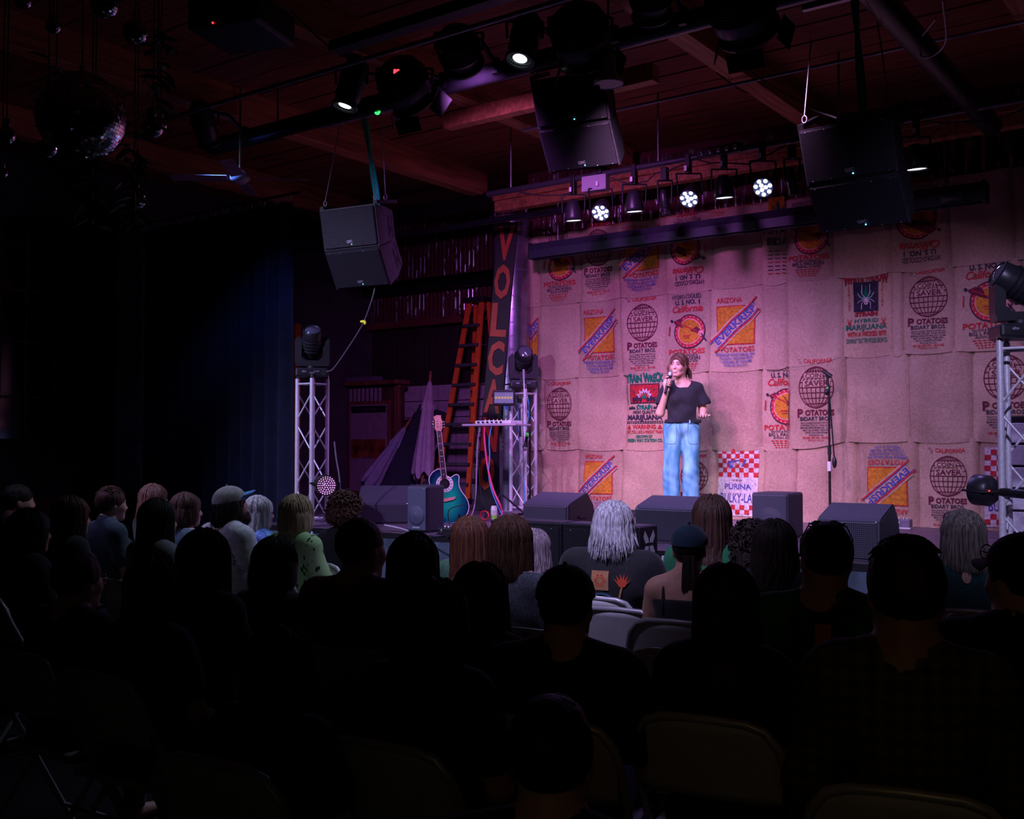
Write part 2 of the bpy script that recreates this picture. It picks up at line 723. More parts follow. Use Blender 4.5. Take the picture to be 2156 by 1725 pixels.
# backstage recess
wr = struct('wall_recess', MB().box((-12.5, 11.75, 0), (-7.1, 11.9, CEIL)), DARKWALL)
cm2 = corrugated(0.93, 0.9).mesh('corrugated_sheet', GALV)
for i in range(5):
    link('corrugated_sheet', cm2, wr, (-12.2 + i * 0.92, 11.70, 3.98))
cm3 = corrugated(0.93, 0.42).mesh('corrugated_sheet', GALV)
for i in range(5):
    link('corrugated_sheet', cm3, wr, (-12.2 + i * 0.92, 11.68, 3.42))
MB().box((-12.4, 11.5, 3.82), (-7.2, 11.66, 4.0)).build('girder', BLACK, wr)
MB().box((-12.4, 11.58, 3.32), (-7.2, 11.7, 3.42)).build('rail', REDWALL, wr)
boardm = MB().box((0, 0, 0), (0.20, 0.025, 2.5), bev=0.004).mesh('board', DARKWALL)
for i in range(22):
    link('board', boardm, wr, (-12.0 + i * 0.215, 11.72 - 0.012 * (i % 3), STAGE))
struct('wall_return', MB().box((-7.3, WALL_Y + 0.3, 0), (-7.15, 11.9, CEIL)), DARKWALL)

# wall behind the audience, out of the picture
struct('wall_rear', MB().box((-11.2, -3.2, 0), (3.6, -3.0, CEIL)), DARKWALL)

# left wall with steel window
LX = -11.2
WIN_Y0, WIN_Y1, WIN_Z0, WIN_Z1 = 5.92, 6.96, 1.62, 4.10
wl = MB()
wl.box((LX - 0.25, -3.0, 0), (LX, WIN_Y0, CEIL))
wl.box((LX - 0.25, WIN_Y0, 0), (LX, WIN_Y1, WIN_Z0))
wl.box((LX - 0.25, WIN_Y0, WIN_Z1), (LX, WIN_Y1, CEIL))
wl.box((LX - 0.25, WIN_Y1, 0), (LX, 12.6, CEIL))
wlo = struct('wall_left', wl, PLASTERM)
MB().box((LX, 7.22, 0.95), (LX + 0.16, 7.56, 4.30), bev=0.01).build('pilaster', mat('lilac_plaster', (0.13, 0.085, 0.125), 0.85, 0, 0.2, 4, 0.1), wlo)
MB().box((LX, 6.2, 0.0), (LX + 0.05, 7.6, 0.98), bev=0.01).build('wainscot', mat('brown_wainscot', (0.09, 0.03, 0.02), 0.6), wlo)
MB().box((LX + 0.16, 7.50, 1.32), (LX + 0.185, 7.55, 1.58), bev=0.004).build('switch_plate', mat('grey_plate', (0.25, 0.24, 0.28), 0.4), wlo)
GLASSD = mat('night_glass', (0.010, 0.009, 0.010), 0.08, 0, 0.1, 3, spec=0.5)
STEELW = mat('window_steel', (0.085, 0.075, 0.07), 0.5, 0.3)
win = MB().box((LX - 0.20, WIN_Y0, WIN_Z0), (LX - 0.17, WIN_Y1, WIN_Z1)).build('window_1', BLACK, kind='structure')
win['label'] = 'tall dark steel window in the left wall'
ys = [WIN_Y0 + (WIN_Y1 - WIN_Y0) * i / 3 for i in range(4)]
zs = [1.62, 2.10, 2.72, 3.30, 3.78, 4.10]
for i in range(3):
    for j in range(5):
        MB().box((LX - 0.165, ys[i] + 0.015, zs[j] + 0.015), (LX - 0.15, ys[i + 1] - 0.015, zs[j + 1] - 0.015)).build('pane', GLASSD, win)
for yv in ys:
    MB().box((LX - 0.17, yv - 0.015, WIN_Z0), (LX - 0.12, yv + 0.015, WIN_Z1)).build('mullion', STEELW, win)
for zv in zs:
    MB().box((LX - 0.168, WIN_Y0, zv - 0.013), (LX - 0.118, WIN_Y1, zv + 0.013)).build('glazing_bar', STEELW, win)

# drape across the left wing
CURT = mat('navy_velour', (0.007, 0.010, 0.032), 0.9, 0, 0.25, 6, 0, sheen=0.15)
cur = thing('stage_curtain', 'long dark navy velour curtain hanging on rings left of the stage', 'curtain', (-11.1, 7.62, 0))
n = 150
vs, fs = [], []
for i in range(n + 1):
    x = 2.62 * i / n
    ph = x * 2 * PI / 0.215 + 0.8 * math.sin(x * 3.1)
    for j, z in enumerate((0.02, 1.2, 2.6, 3.9, 4.18)):
        a = 0.055 * (1.0 - 0.10 * j)
        vs.append((x + 0.012 * math.sin(ph * 0.5 + j), a * math.sin(ph + 0.12 * j), z))
for i in range(n):
    for j in range(4):
        a = i * 5 + j
        fs.append((a, a + 5, a + 6, a + 1))
MB().add(vs, fs, 0, True).build('drape', CURT, cur)
MB().tube([(-0.1, 0, 4.26), (2.75, 0, 4.26)], 0.016).build('curtain_rod', BLACK, cur)
tor = MB()
tor.tube([(0.03 * math.cos(a), 0, 0.03 * math.sin(a)) for a in [2 * PI * k / 12 for k in range(13)]], 0.004, 5, cap=False)
torm = tor.mesh('curtain_ring', ALU)
for i in range(13):
    link('curtain_ring', torm, cur, (0.05 + i * 0.21, 0, 4.225), (0, 0, 0.5))

# ================================================================== THE STAGE
STAGEM = mat('worn_stage_floor', (0.040, 0.026, 0.036), 0.40, 0, 0.3, 2.6, 0.12, (2.2, 26, 10), col2=(0.20, 0.145, 0.185))
SKIRT = mat('teal_black_skirt', (0.070, 0.105, 0.135), 0.85, 0, 0.25, 5, 0)
st = thing('stage', 'raised black stage with worn deck and pleated cloth skirt', 'stage', (-8.05, 6.8, 0))
SW, SD = 11.4, 4.95
for i in range(10):
    for j in range(4):
        x0, y0 = i * 1.22, j * 1.24
        x1, y1 = min(x0 + 1.215, SW), min(y0 + 1.235, SD)
        MB().box((x0, y0, STAGE - 0.04), (x1, y1, STAGE - (0.0 if (i + j) % 2 else 0.002)), bev=0.003).build('deck_panel', STAGEM, st)
for i in range(4):
    for j in range(3):
        MB().box((-4.4 + i * 1.1, 1.0 + j * 1.32, STAGE - 0.04), (-4.4 + i * 1.1 + 1.095, 1.0 + j * 1.32 + 1.31, STAGE - 0.002), bev=0.003).build('deck_panel', STAGEM, st)
MB().box((-4.4, 1.02, 0.0), (-0.01, 4.93, STAGE - 0.05)).build('wing_frame', BLACK, st)
MB().box((0, -0.02, STAGE - 0.09), (SW, 0.0, STAGE - 0.004)).build('front_edge', BLACK, st)
MB().box((0.05, 0.06, 0.0), (SW, SD, STAGE - 0.05)).build('frame', BLACK, st)
n = 500
vs, fs = [], []
for i in range(n + 1):
    x = SW * i / n
    ph = x * 2 * PI / 0.30
    s_ = max(-0.3, math.sin(ph)) + 0.3 * math.sin(x * 5.3)
    vs += [(x, -0.055 + 0.016 * s_, STAGE - 0.05), (x + 0.01 * math.sin(x * 9), -0.075 + 0.038 * s_, 0.4), (x, -0.08 + 0.045 * s_, 0.02)]
for i in range(n):
    for j in range(2):
        a = i * 3 + j
        fs.append((a, a + 3, a + 4, a + 1))
MB().add(vs, fs, 0, True).build('skirt', SKIRT, st)
clipm = MB().box((-0.012, -0.012, -0.07), (0.012, 0.0, 0.0), bev=0.002).mesh('skirt_clip', ALU)
for i in range(9):
    link('skirt_clip', clipm, st, (0.9 + i * 1.2, -0.095, STAGE - 0.03))

# ================================================================== BURLAP BACKDROP
BURLAP = []
for bi, (c1, c2) in enumerate((((0.43, 0.285, 0.20), (0.55, 0.37, 0.265)), ((0.38, 0.25, 0.175), (0.50, 0.335, 0.24)), ((0.50, 0.32, 0.21), (0.60, 0.40, 0.27)))):
    m = mat('burlap_%d' % bi, c1, 0.95, 0, 0.1, 3.0, spec=0.1)
    nt, b = nodes(m)
    tc = nt.nodes.new('ShaderNodeTexCoord')
    facs = []
    for sc in ((30, 30, 260), (260, 30, 30), (2.2, 2.2, 2.2)):
        mp = nt.nodes.new('ShaderNodeMapping')
        mp.inputs['Scale'].default_value = sc
        nz = nt.nodes.new('ShaderNodeTexNoise')
        nz.inputs['Scale'].default_value = 1.0
        nz.inputs['Detail'].default_value = 3
        nt.links.new(tc.outputs['Object'], mp.inputs['Vector'])
        nt.links.new(mp.outputs['Vector'], nz.inputs['Vector'])
        facs.append(nz.outputs['Fac'])
    a1 = nt.nodes.new('ShaderNodeMath')
    a1.operation = 'ADD'
    nt.links.new(facs[0], a1.inputs[0])
    nt.links.new(facs[1], a1.inputs[1])
    a2 = nt.nodes.new('ShaderNodeMath')
    a2.operation = 'MULTIPLY_ADD'
    a2.inputs[1].default_value = 0.35
    nt.links.new(facs[2], a2.inputs[0])
    nt.links.new(a1.outputs[0], a2.inputs[2])
    mr = nt.nodes.new('ShaderNodeMapRange')
    mr.inputs[1].default_value = 0.9
    mr.inputs[2].default_value = 1.5
    nt.links.new(a2.outputs[0], mr.inputs[0])
    cr = nt.nodes.new('ShaderNodeValToRGB')
    cr.color_ramp.elements[0].color = (c1[0] * 0.72, c1[1] * 0.70, c1[2] * 0.70, 1)
    cr.color_ramp.elements[1].color = (*c2, 1)
    nt.links.new(mr.outputs[0], cr.inputs['Fac'])
    nt.links.new(cr.outputs['Color'], b.inputs['Base Color'])
    bp = nt.nodes.new('ShaderNodeBump')
    bp.inputs['Strength'].default_value = 0.35
    bp.inputs['Distance'].default_value = 0.004
    nt.links.new(a1.outputs[0], bp.inputs['Height'])
    nt.links.new(bp.outputs['Normal'], b.inputs['Normal'])
    BURLAP.append(m)

INK = {k: mat('ink_' + k, c, 0.9, 0, 0.25, 40, spec=0.1) for k, c in dict(
    red=(0.42, 0.030, 0.035), maroon=(0.115, 0.018, 0.035), blue=(0.075, 0.075, 0.26), gold=(0.46, 0.175, 0.022),
    black=(0.035, 0.026, 0.045), green=(0.012, 0.155, 0.085), paper=(0.44, 0.295, 0.21), white=(0.52, 0.46, 0.46), pink=(0.62, 0.22, 0.22)).items()}
INKS = [INK[k] for k in ('red', 'maroon', 'blue', 'gold', 'black', 'green', 'paper', 'white', 'pink')]
RED, MAR, BLU, GOLD, BLK, GRN, PAP, WHT, PNK = range(9)


def relief(X, z, row=2):
    """how far the cloth stands off the wall"""
    top = max(0.0, min(1.0, (z - 2.9) / 0.8))
    low = max(0.0, min(1.0, (1.3 - z) / 0.5))
    d = 0.040 + 0.016 * math.sin(3.1 * X + 1.3 * math.sin(2.1 * z)) + 0.011 * math.sin(6.3 * X + 2.0 * z + 1.0)
    d += (0.008 + 0.016 * top) * math.sin(15.0 * X + 1.5 * math.sin(z * 2.5)) + 0.006 * math.sin(23.0 * X - 3.0 * z)
    d += 0.007 * math.sin(9 * z + 4 * math.sin(2.7 * X)) + 0.02 * low
    d += 0.006 * math.sin(17 * z + 11 * X) * math.sin(5 * X + 2)
    return d


# designs: x in -0.28..0.28, z in 0..0.88 (local to the sack)
def d_everkrisp(p):
    p.text('ARIZONA', -0.07, 0.705, 0.052, RED, 0.27)
    p.rect(-0.205, 0.262, 0.205, 0.672, RED, 12, 12)
    p.l = 1
    p.rect(-0.193, 0.274, 0.193, 0.660, GOLD, 12, 12)
    p.l = 2
    a = math.atan2(0.44, 0.50)
    c, s = math.cos(a), math.sin(a)

    def band(o0, o1, l0, l1, mi):
        n, na = 26, max(1, int(abs(o1 - o0) / 0.025))
        vs, fs = [], []
        for i in range(n + 1):
            l = l0 + (l1 - l0) * i / n
            for q in range(na + 1):
                o = o0 + (o1 - o0) * q / na
                vs.append((l * c - o * s, 0.465 + l * s + o * c))
        for i in range(n):
            for q in range(na):
                a_ = i * (na + 1) + q
                fs.append((a_, a_ + 1, a_ + na + 2, a_ + na + 1))
        p.tri(vs, fs, mi)
    band(-0.085, 0.085, -0.285, 0.285, PAP)
    p.l = 3
    band(0.050, 0.066, -0.335, 0.36, RED)
    band(-0.068, -0.052, -0.35, 0.30, RED)
    band(0.040, 0.048, -0.33, 0.30, BLU)
    band(-0.050, -0.042, -0.30, 0.29, BLU)
    p.text('EVERKRISP', 0 + 0.026 * s, 0.465 - 0.026 * c, 0.062, BLU, 0.55, bold=0.03, rot=a)
    p.text('POTATOES', 0.02, 0.185, 0.050, RED, 0.36, arch=-0.012)
    for i, (t, wd) in enumerate((('EVERKRISP VEGETABLES, INC.', 0.42), ('TOLLESON, ARIZONA 85353', 0.36), ('1-3/5 BUSHEL BY VOLUME', 0.34), ('PRODUCE OF U.S.A.', 0.25))):
        p.text(t, 0, 0.145 - i * 0.037, 0.026, BLU, wd, arch=-0.012)


def d_coin(p):
    p.text('CALIFORNIA', 0.02, 0.80, 0.040, RED, 0.30, bold=0.02, arch=-0.012)
    p.ring((-0.165, 0.815), 0.014, 0.004, MAR, 12)
    p.ring((-0.185, 0.845), 0.011, 0.003, MAR, 12)
    C = (0.0, 0.565)
    r, sx = 0.205, 0.90
    p.ring(C, r, 0.010, MAR, 40, sx)
    for k in (-0.78, -0.52, -0.26, 0.0, 0.26, 0.52, 0.78):
        h = math.sqrt(1 - k * k) * r
        p.line((C[0] - h * sx, C[1] + k * r), (C[0] + h * sx, C[1] + k * r), 0.0075, MAR)
        pts = [(C[0] + k * r * sx * math.cos(t), C[1] + r * math.sin(t)) for t in [-PI / 2 + PI * i / 10 for i in range(11)]]
        for q in range(10):
            p.line(pts[q], pts[q + 1], 0.0075, MAR, 1)
    p.l = 1
    p.rect(-0.125, 0.655, 0.075, 0.705, PAP, 4, 1)
    p.rect(-0.135, 0.570, 0.150, 0.635, PAP, 4, 1)
    p.l = 2
    p.text('COIN', -0.025, 0.660, 0.042, MAR, 0.17, bold=0.015)
    p.text('SAVER', 0.01, 0.578, 0.052, MAR, 0.25, bold=0.02)
    p.l = 0
    p.text('P', -0.165, 0.275, 0.078, MAR, bold=0.04)
    p.text('OTATOES', 0.035, 0.290, 0.052, MAR, 0.30, bold=0.04)
    p.text('BIDART BROS.', 0, 0.238, 0.038, BLK, 0.33, bold=0.02)
    for i, (t, wd) in enumerate((('BACO-ANGELES BRAND POTATO CO.', 0.32), ('DISTRIBUTED BY COIN SAVER', 0.32), ('BAKERSFIELD CA', 0.33), ('MAY HAVE BEEN TREATED', 0.28), ('WITH CHLORPROPHAM', 0.24), ('PRODUCE OF U.S.A.', 0.16))):
        p.text(t, 0, 0.208 - i * 0.024, 0.016, BLK, wd)
    p.text('100 LBS. NET WT. - 45.4 KGS', 0, 0.060, 0.020, RED, 0.30, bold=0.03)
    p.text('PRODUCT OF U.S.A.', 0, 0.036, 0.016, RED, 0.18)


def d_hydro(p):
    p.text('HYDRO-COOLED', -0.01, 0.785, 0.046, BLK, 0.34, bold=0.01)
    p.text('U. S. NO. 1', 0, 0.725, 0.046, BLK, 0.29, bold=0.03)
    p.text('California', 0, 0.645, 0.070, RED, 0.36, bold=0.02, shear=0.3)
    C = (0.03, 0.43)
    p.disc(C, 0.175, RED, 36)
    p.l = 1
    p.ring(C, 0.182, 0.010, BLK, 36)
    p.ring(C, 0.140, 0.012, PNK, 36)
    p.disc(C, 0.128, GOLD, 32)
    for i in range(22):
        a = 2 * PI * i / 22
        p.line((C[0] + 0.150 * math.cos(a), C[1] + 0.150 * math.sin(a)), (C[0] + 0.168 * math.cos(a + 0.08), C[1] + 0.168 * math.sin(a + 0.08)), 0.009, PNK, 1)
    p.l = 2
    body = [(-0.165, 0.545), (-0.10, 0.575), (0.0, 0.535), (0.12, 0.475), (0.165, 0.435), (0.175, 0.405), (0.14, 0.40), (0.06, 0.435), (-0.05, 0.475), (-0.14, 0.515)]
    p.poly(body, MAR)
    p.l = 3
    p.line((-0.13, 0.545), (0.13, 0.425), 0.012, RED)
    p.disc((-0.182, 0.556), 0.015, BLK, 14)
    p.disc((0.165, 0.405), 0.034, PNK, 16)
    p.line((0.17, 0.40), (0.225, 0.325), 0.016, BLK)
    p.line((-0.20, 0.50), (-0.205, 0.40), 0.012, RED)
    p.line((-0.03, 0.385), (0.05, 0.385), 0.012, RED, 1)
    p.line((-0.02, 0.362), (0.04, 0.362), 0.008, RED, 1)
    p.l = 0
    p.text('POTATOES', 0.0, 0.195, 0.050, RED, 0.43, bold=0.03)
    p.text('GROWN & PACKED BY', 0.0, 0.170, 0.018, BLK, 0.28)
    p.text('BIG L PACKERS', 0.0, 0.132, 0.032, BLK, 0.33)
    p.text('EDISON, CA 93220', 0.01, 0.106, 0.020, BLK, 0.24)
    for i in range(4):
        wl_ = 0.27 - 0.03 * i
        for q in range(6):
            x_ = -wl_ / 2 + wl_ * q / 6
            p.line((x_, 0.086 - i * 0.022), (x_ + wl_ / 6 - 0.012, 0.086 - i * 0.022), 0.010, RED, 1)


def leaf(p, c, ang, L, mi):
    for da, l in ((-0.9, 0.55), (-0.45, 0.8), (0, 1.0), (0.45, 0.8), (0.9, 0.55)):
        a = ang + da
        q = (math.cos(a), math.sin(a))
        o = (-q[1], q[0])
        l *= L
        p.poly([c, (c[0] + q[0] * l * 0.5 - o[0] * l * 0.12, c[1] + q[1] * l * 0.5 - o[1] * l * 0.12), (c[0] + q[0] * l, c[1] + q[1] * l), (c[0] + q[0] * l * 0.5 + o[0] * l * 0.12, c[1] + q[1] * l * 0.5 + o[1] * l * 0.12)], mi)


def d_widow(p):
    def wob(u, v, x, y):
        return x, y * (1.0 + 0.35 * abs(u)) - 0.045 * u * u
    p.text('WHITE WIDOW', 0, 0.74, 0.065, BLK, 0.43, bold=0.075, warp=wob)
    p.l = 1
    p.text('WHITE WIDOW', 0, 0.74, 0.065, RED, 0.425, bold=0.03, warp=wob)
    p.l = 0
    p.rect(-0.125, 0.435, 0.115, 0.725, BLK, 8, 8)
    p.l = 1
    leaf(p, (-0.005, 0.53), PI / 2, 0.165, GRN)
    p.l = 2
    p.ring((-0.005, 0.520), 0.021, 0.0209, WHT, 14)
    p.ring((-0.005, 0.556), 0.014, 0.0139, WHT, 12)
    for sg in (-1, 1):
        for (mx, mz, ex, ez) in ((0.040, 0.61, 0.038, 0.70), (0.055, 0.575, 0.080, 0.615), (0.055, 0.545, 0.085, 0.52), (0.045, 0.52, 0.045, 0.455)):
            p.line((-0.005, 0.55), (-0.005 + sg * mx, mz), 0.007, WHT, 1)
            p.line((-0.005 + sg * mx, mz), (-0.005 + sg * ex, ez), 0.007, WHT, 1)
    p.l = 3
    leaf(p, (-0.005, 0.512), PI / 2, 0.022, RED)
    p.l = 0
    for i, ch in enumerate('50KILOS'):
        p.text(ch, -0.165, 0.665 - i * 0.036, 0.024, RED)
        p.text(ch, 0.155, 0.690 - i * 0.036, 0.024, RED)
    p.text('STRAIN', -0.005, 0.390, 0.038, BLK, 0.22, bold=0.07)
    p.l = 1
    p.text('STRAIN', -0.005, 0.390, 0.038, RED, 0.215, bold=0.03)
    p.l = 0
    for sg in (-1, 1):
        c = (sg * 0.165, 0.325)
        p.ring(c, 0.012, 0.0119, RED, 10)
        for a in (0.5, 0.9, 2.2, 2.6, 3.7, 4.2, 5.2, 5.7):
            p.line(c, (c[0] + 0.032 * math.cos(a), c[1] + 0.055 * math.sin(a)), 0.004, RED, 1)
    p.text('HYBRID', 0, 0.325, 0.036, GRN, 0.23, bold=0.01)
    p.text('MARIJUANA', 0, 0.255, 0.052, GRN, 0.40, bold=0.015)
    p.text('WITH A WICKED BITE', 0, 0.192, 0.042, RED, 0.38, bold=0.03)
    p.text('GROWN BY "CALI" THE WICKED GROW CO.', 0, 0.125, 0.044, GRN, 0.40, bold=0.02)


def d_train(p):
    def wob(u, v, x, y):
        return x, y * (1.0 + 0.18 * math.cos(3 * PI * u))
    p.text('TRAIN WRECK', 0.0, 0.735, 0.082, GRN, 0.47, bold=0.06, warp=wob)
    p.rect(-0.185, 0.500, 0.185, 0.715, BLK, 10, 8)
    p.l = 1
    p.rect(-0.175, 0.510, 0.175, 0.705, RED, 10, 8)
    p.l = 2
    star = []
    for i in range(15):
        a = PI * i / 14
        r = 0.10 if i % 2 == 0 else 0.065
        star.append((r * 1.05 * math.cos(a), 0.555 + r * 1.2 * math.sin(a)))
    p.poly(star + [(0, 0.55)], WHT)
    p.l = 3
    star = [(0.66 * x, 0.553 + (z - 0.555) * 0.70) for (x, z) in star]
    p.poly(star + [(0, 0.55)], RED)
    p.l = 4
    leaf(p, (0.0, 0.545), PI / 2, 0.075, GRN)
    leaf(p, (-0.125, 0.62), PI / 2, 0.030, GRN)
    leaf(p, (0.115, 0.64), PI / 2, 0.034, GRN)
    for sg in (-1, 1):
        for i in range(3):
            p.rect(sg * (0.045 + i * 0.04) - 0.017, 0.53, sg * (0.045 + i * 0.04) + 0.017, 0.565 + 0.01 * (i % 2), BLK, 1, 1)
            p.ring((sg * (0.045 + i * 0.04), 0.527), 0.011, 0.0109, BLK, 8)
    p.l = 0
    for i, ch in enumerate('50KILOS'):
        p.text(ch, -0.222, 0.685 - i * 0.032, 0.022, GRN, bold=0.03)
    p.text('STRAIN', 0, 0.435, 0.045, GRN, 0.20, bold=0.06, warp=wob)
    for sg in (-1, 1):
        for i in range(3):
            p.rect(sg * (0.13 + i * 0.033) - 0.014, 0.437, sg * (0.13 + i * 0.033) + 0.014, 0.462 + 0.008 * (i % 2), BLK, 1, 1)
    p.text('HIGH QUALITY', 0, 0.388, 0.034, BLK, 0.29, bold=0.03)
    p.text('MARIJUANA', 0, 0.322, 0.052, BLK, 0.44, bold=0.045)
    p.line((-0.23, 0.302), (0.23, 0.302), 0.006, BLK)
    p.line((-0.23, 0.285), (0.23, 0.285), 0.006, BLK)
    for i in range(16):
        p.line((-0.22 + i * 0.0295, 0.278), (-0.22 + i * 0.0295, 0.309), 0.007, BLK, 1)
    p.text('WARNING', 0, 0.222, 0.046, RED, 0.28, bold=0.03)
    for sg in (-1, 1):
        p.poly([(sg * 0.19 - 0.03, 0.220), (sg * 0.19 + 0.03, 0.220), (sg * 0.19, 0.272)], RED)
    p.text('HITS YOU LIKE A FREIGHT TRAIN', 0, 0.172, 0.034, RED, 0.44, bold=0.02)
    p.text('GROWN BY', 0, 0.125, 0.030, GRN, 0.20, bold=0.04)
    p.text('GREEN WAY STATION CO.', 0, 0.080, 0.034, GRN, 0.44, bold=0.04)


def d_feed(p):
    p.rect(-0.27, 0.02, 0.27, 0.86, WHT, 16, 24)
    p.l = 1
    q = 0.54 / 9

    def checks(z0, rows):
        for j in range(rows):
            for i in range(9):
                if (i + j) % 2 == 0:
                    p.rect(-0.27 + i * q, z0 + j * q * 0.95, -0.27 + (i + 1) * q, z0 + (j + 1) * q * 0.95, RED, 1, 1)
    checks(0.495, 6)
    checks(0.04, 2)
    p.l = 2
    p.poly([(-0.14, 0.69), (-0.11, 0.60), (0.09, 0.625), (0.12, 0.71), (-0.02, 0.70)], BLU)
    p.l = 3
    p.text('CHOWS', -0.01, 0.645, 0.030, WHT, 0.17, bold=0.03, rot=0.08)
    p.l = 1
    p.text('50 LBS NET', 0, 0.445, 0.018, BLK, 0.14)
    p.text('PURINA', 0, 0.345, 0.065, BLU, 0.36, bold=0.02)
    p.text('BULKY-LAS', 0, 0.185, 0.11, BLU, 0.46, bold=0.01)


def d_color(p):
    p.rect(-0.16, 0.60, 0.06, 0.84, GOLD, 3, 3)
    p.l = 1
    leaf(p, (-0.05, 0.63), PI / 2, 0.17, GRN)
    p.l = 0
    p.text('POTATOES', 0.0, 0.47, 0.075, MAR, 0.42, bold=0.03)
    p.text('BIDART', -0.02, 0.36, 0.065, BLK, 0.30, bold=0.02)
    for i in range(7):
        for q in range(5):
            p.line((-0.17 + q * 0.07, 0.30 - i * 0.038), (-0.12 + q * 0.07, 0.30 - i * 0.038), 0.008, RED if i % 3 == 0 else BLK, 1)


DESIGN = dict(ek=d_everkrisp, co=d_coin, hy=d_hydro, ww=d_widow, tw=d_train, pu=d_feed, cl=d_color)
bd = thing('burlap_backdrop', 'patchwork backdrop of stitched printed burlap sacks behind the performer', 'backdrop', (0, WALL_Y, 0))

# rows of sacks: (z0, z1, [(x0, x1, design, upside down, shift x, z drop)])
ROWS = [
    (3.20, 4.02, [(-7.24, -6.97, None, 0), (-6.97, -6.40, 'hy', 0), (-6.40, -5.86, 'co', 0), (-5.86, -5.30, 'ek', 0), (-5.30, -4.77, 'hy', 1), (-4.77, -4.20, None, 0), (-4.20, -3.94, 'cl', 0), (-3.94, -3.48, 'hy', 0), (-3.48, -2.92, None, 0), (-2.92, -2.38, 'hy', 1), (-2.38, -1.84, None, 0), (-1.84, -1.3, None, 0), (-1.3, -0.72, 'co', 0), (-0.72, -0.1, None, 0)]),
    (2.34, 3.22, [(-7.24, -6.97, 'ek', 0), (-6.97, -6.43, None, 0), (-6.43, -5.86, 'ek', 0), (-5.86, -5.30, 'co', 0), (-5.30, -4.79, 'hy', 0), (-4.79, -4.21, 'ek', 0), (-4.21, -3.94, None, 0), (-3.94, -3.38, None, 0), (-3.38, -2.92, 'ww', 0), (-2.92, -2.81, None, 0), (-2.81, -2.36, 'co', 0), (-2.36, -1.79, 'hy', 0), (-1.79, -1.2, None, 0), (-1.2, -0.62, 'ek', 0), (-0.62, -0.1, None, 0)]),
    (1.52, 2.37, [(-7.24, -6.90, None, 0), (-6.90, -6.45, 'co', 0), (-6.45, -5.82, None, 0), (-5.82, -5.30, 'tw', 0), (-5.30, -4.81, None, 0), (-4.81, -4.24, None, 0), (-4.24, -3.94, 'hy', 0), (-3.94, -3.36, 'co', 0), (-3.36, -2.77, None, 0), (-2.77, -2.22, None, 0), (-2.22, -1.66, 'co', 0), (-1.66, -1.1, None, 0), (-1.1, -0.5, 'hy', 0), (-0.5, -0.1, None, 0)]),
    (0.80, 1.55, [(-7.24, -6.97, None, 0), (-6.97, -6.45, None, 0), (-6.45, -5.87, 'ek', 0), (-5.87, -5.22, None, 0), (-5.22, -4.76, 'co', 0), (-4.77, -4.21, 'pu', 0), (-4.21, -3.87, None, 0), (-3.87, -3.26, None, 0), (-3.26, -2.70, 'ek', 1), (-2.70, -2.17, 'co', 0), (-2.17, -1.62, 'pu', 0), (-1.62, -1.0, None, 0), (-1.0, -0.45, 'ek', 0), (-0.45, -0.1, None, 0)]),
]
rnd = random.Random(7)
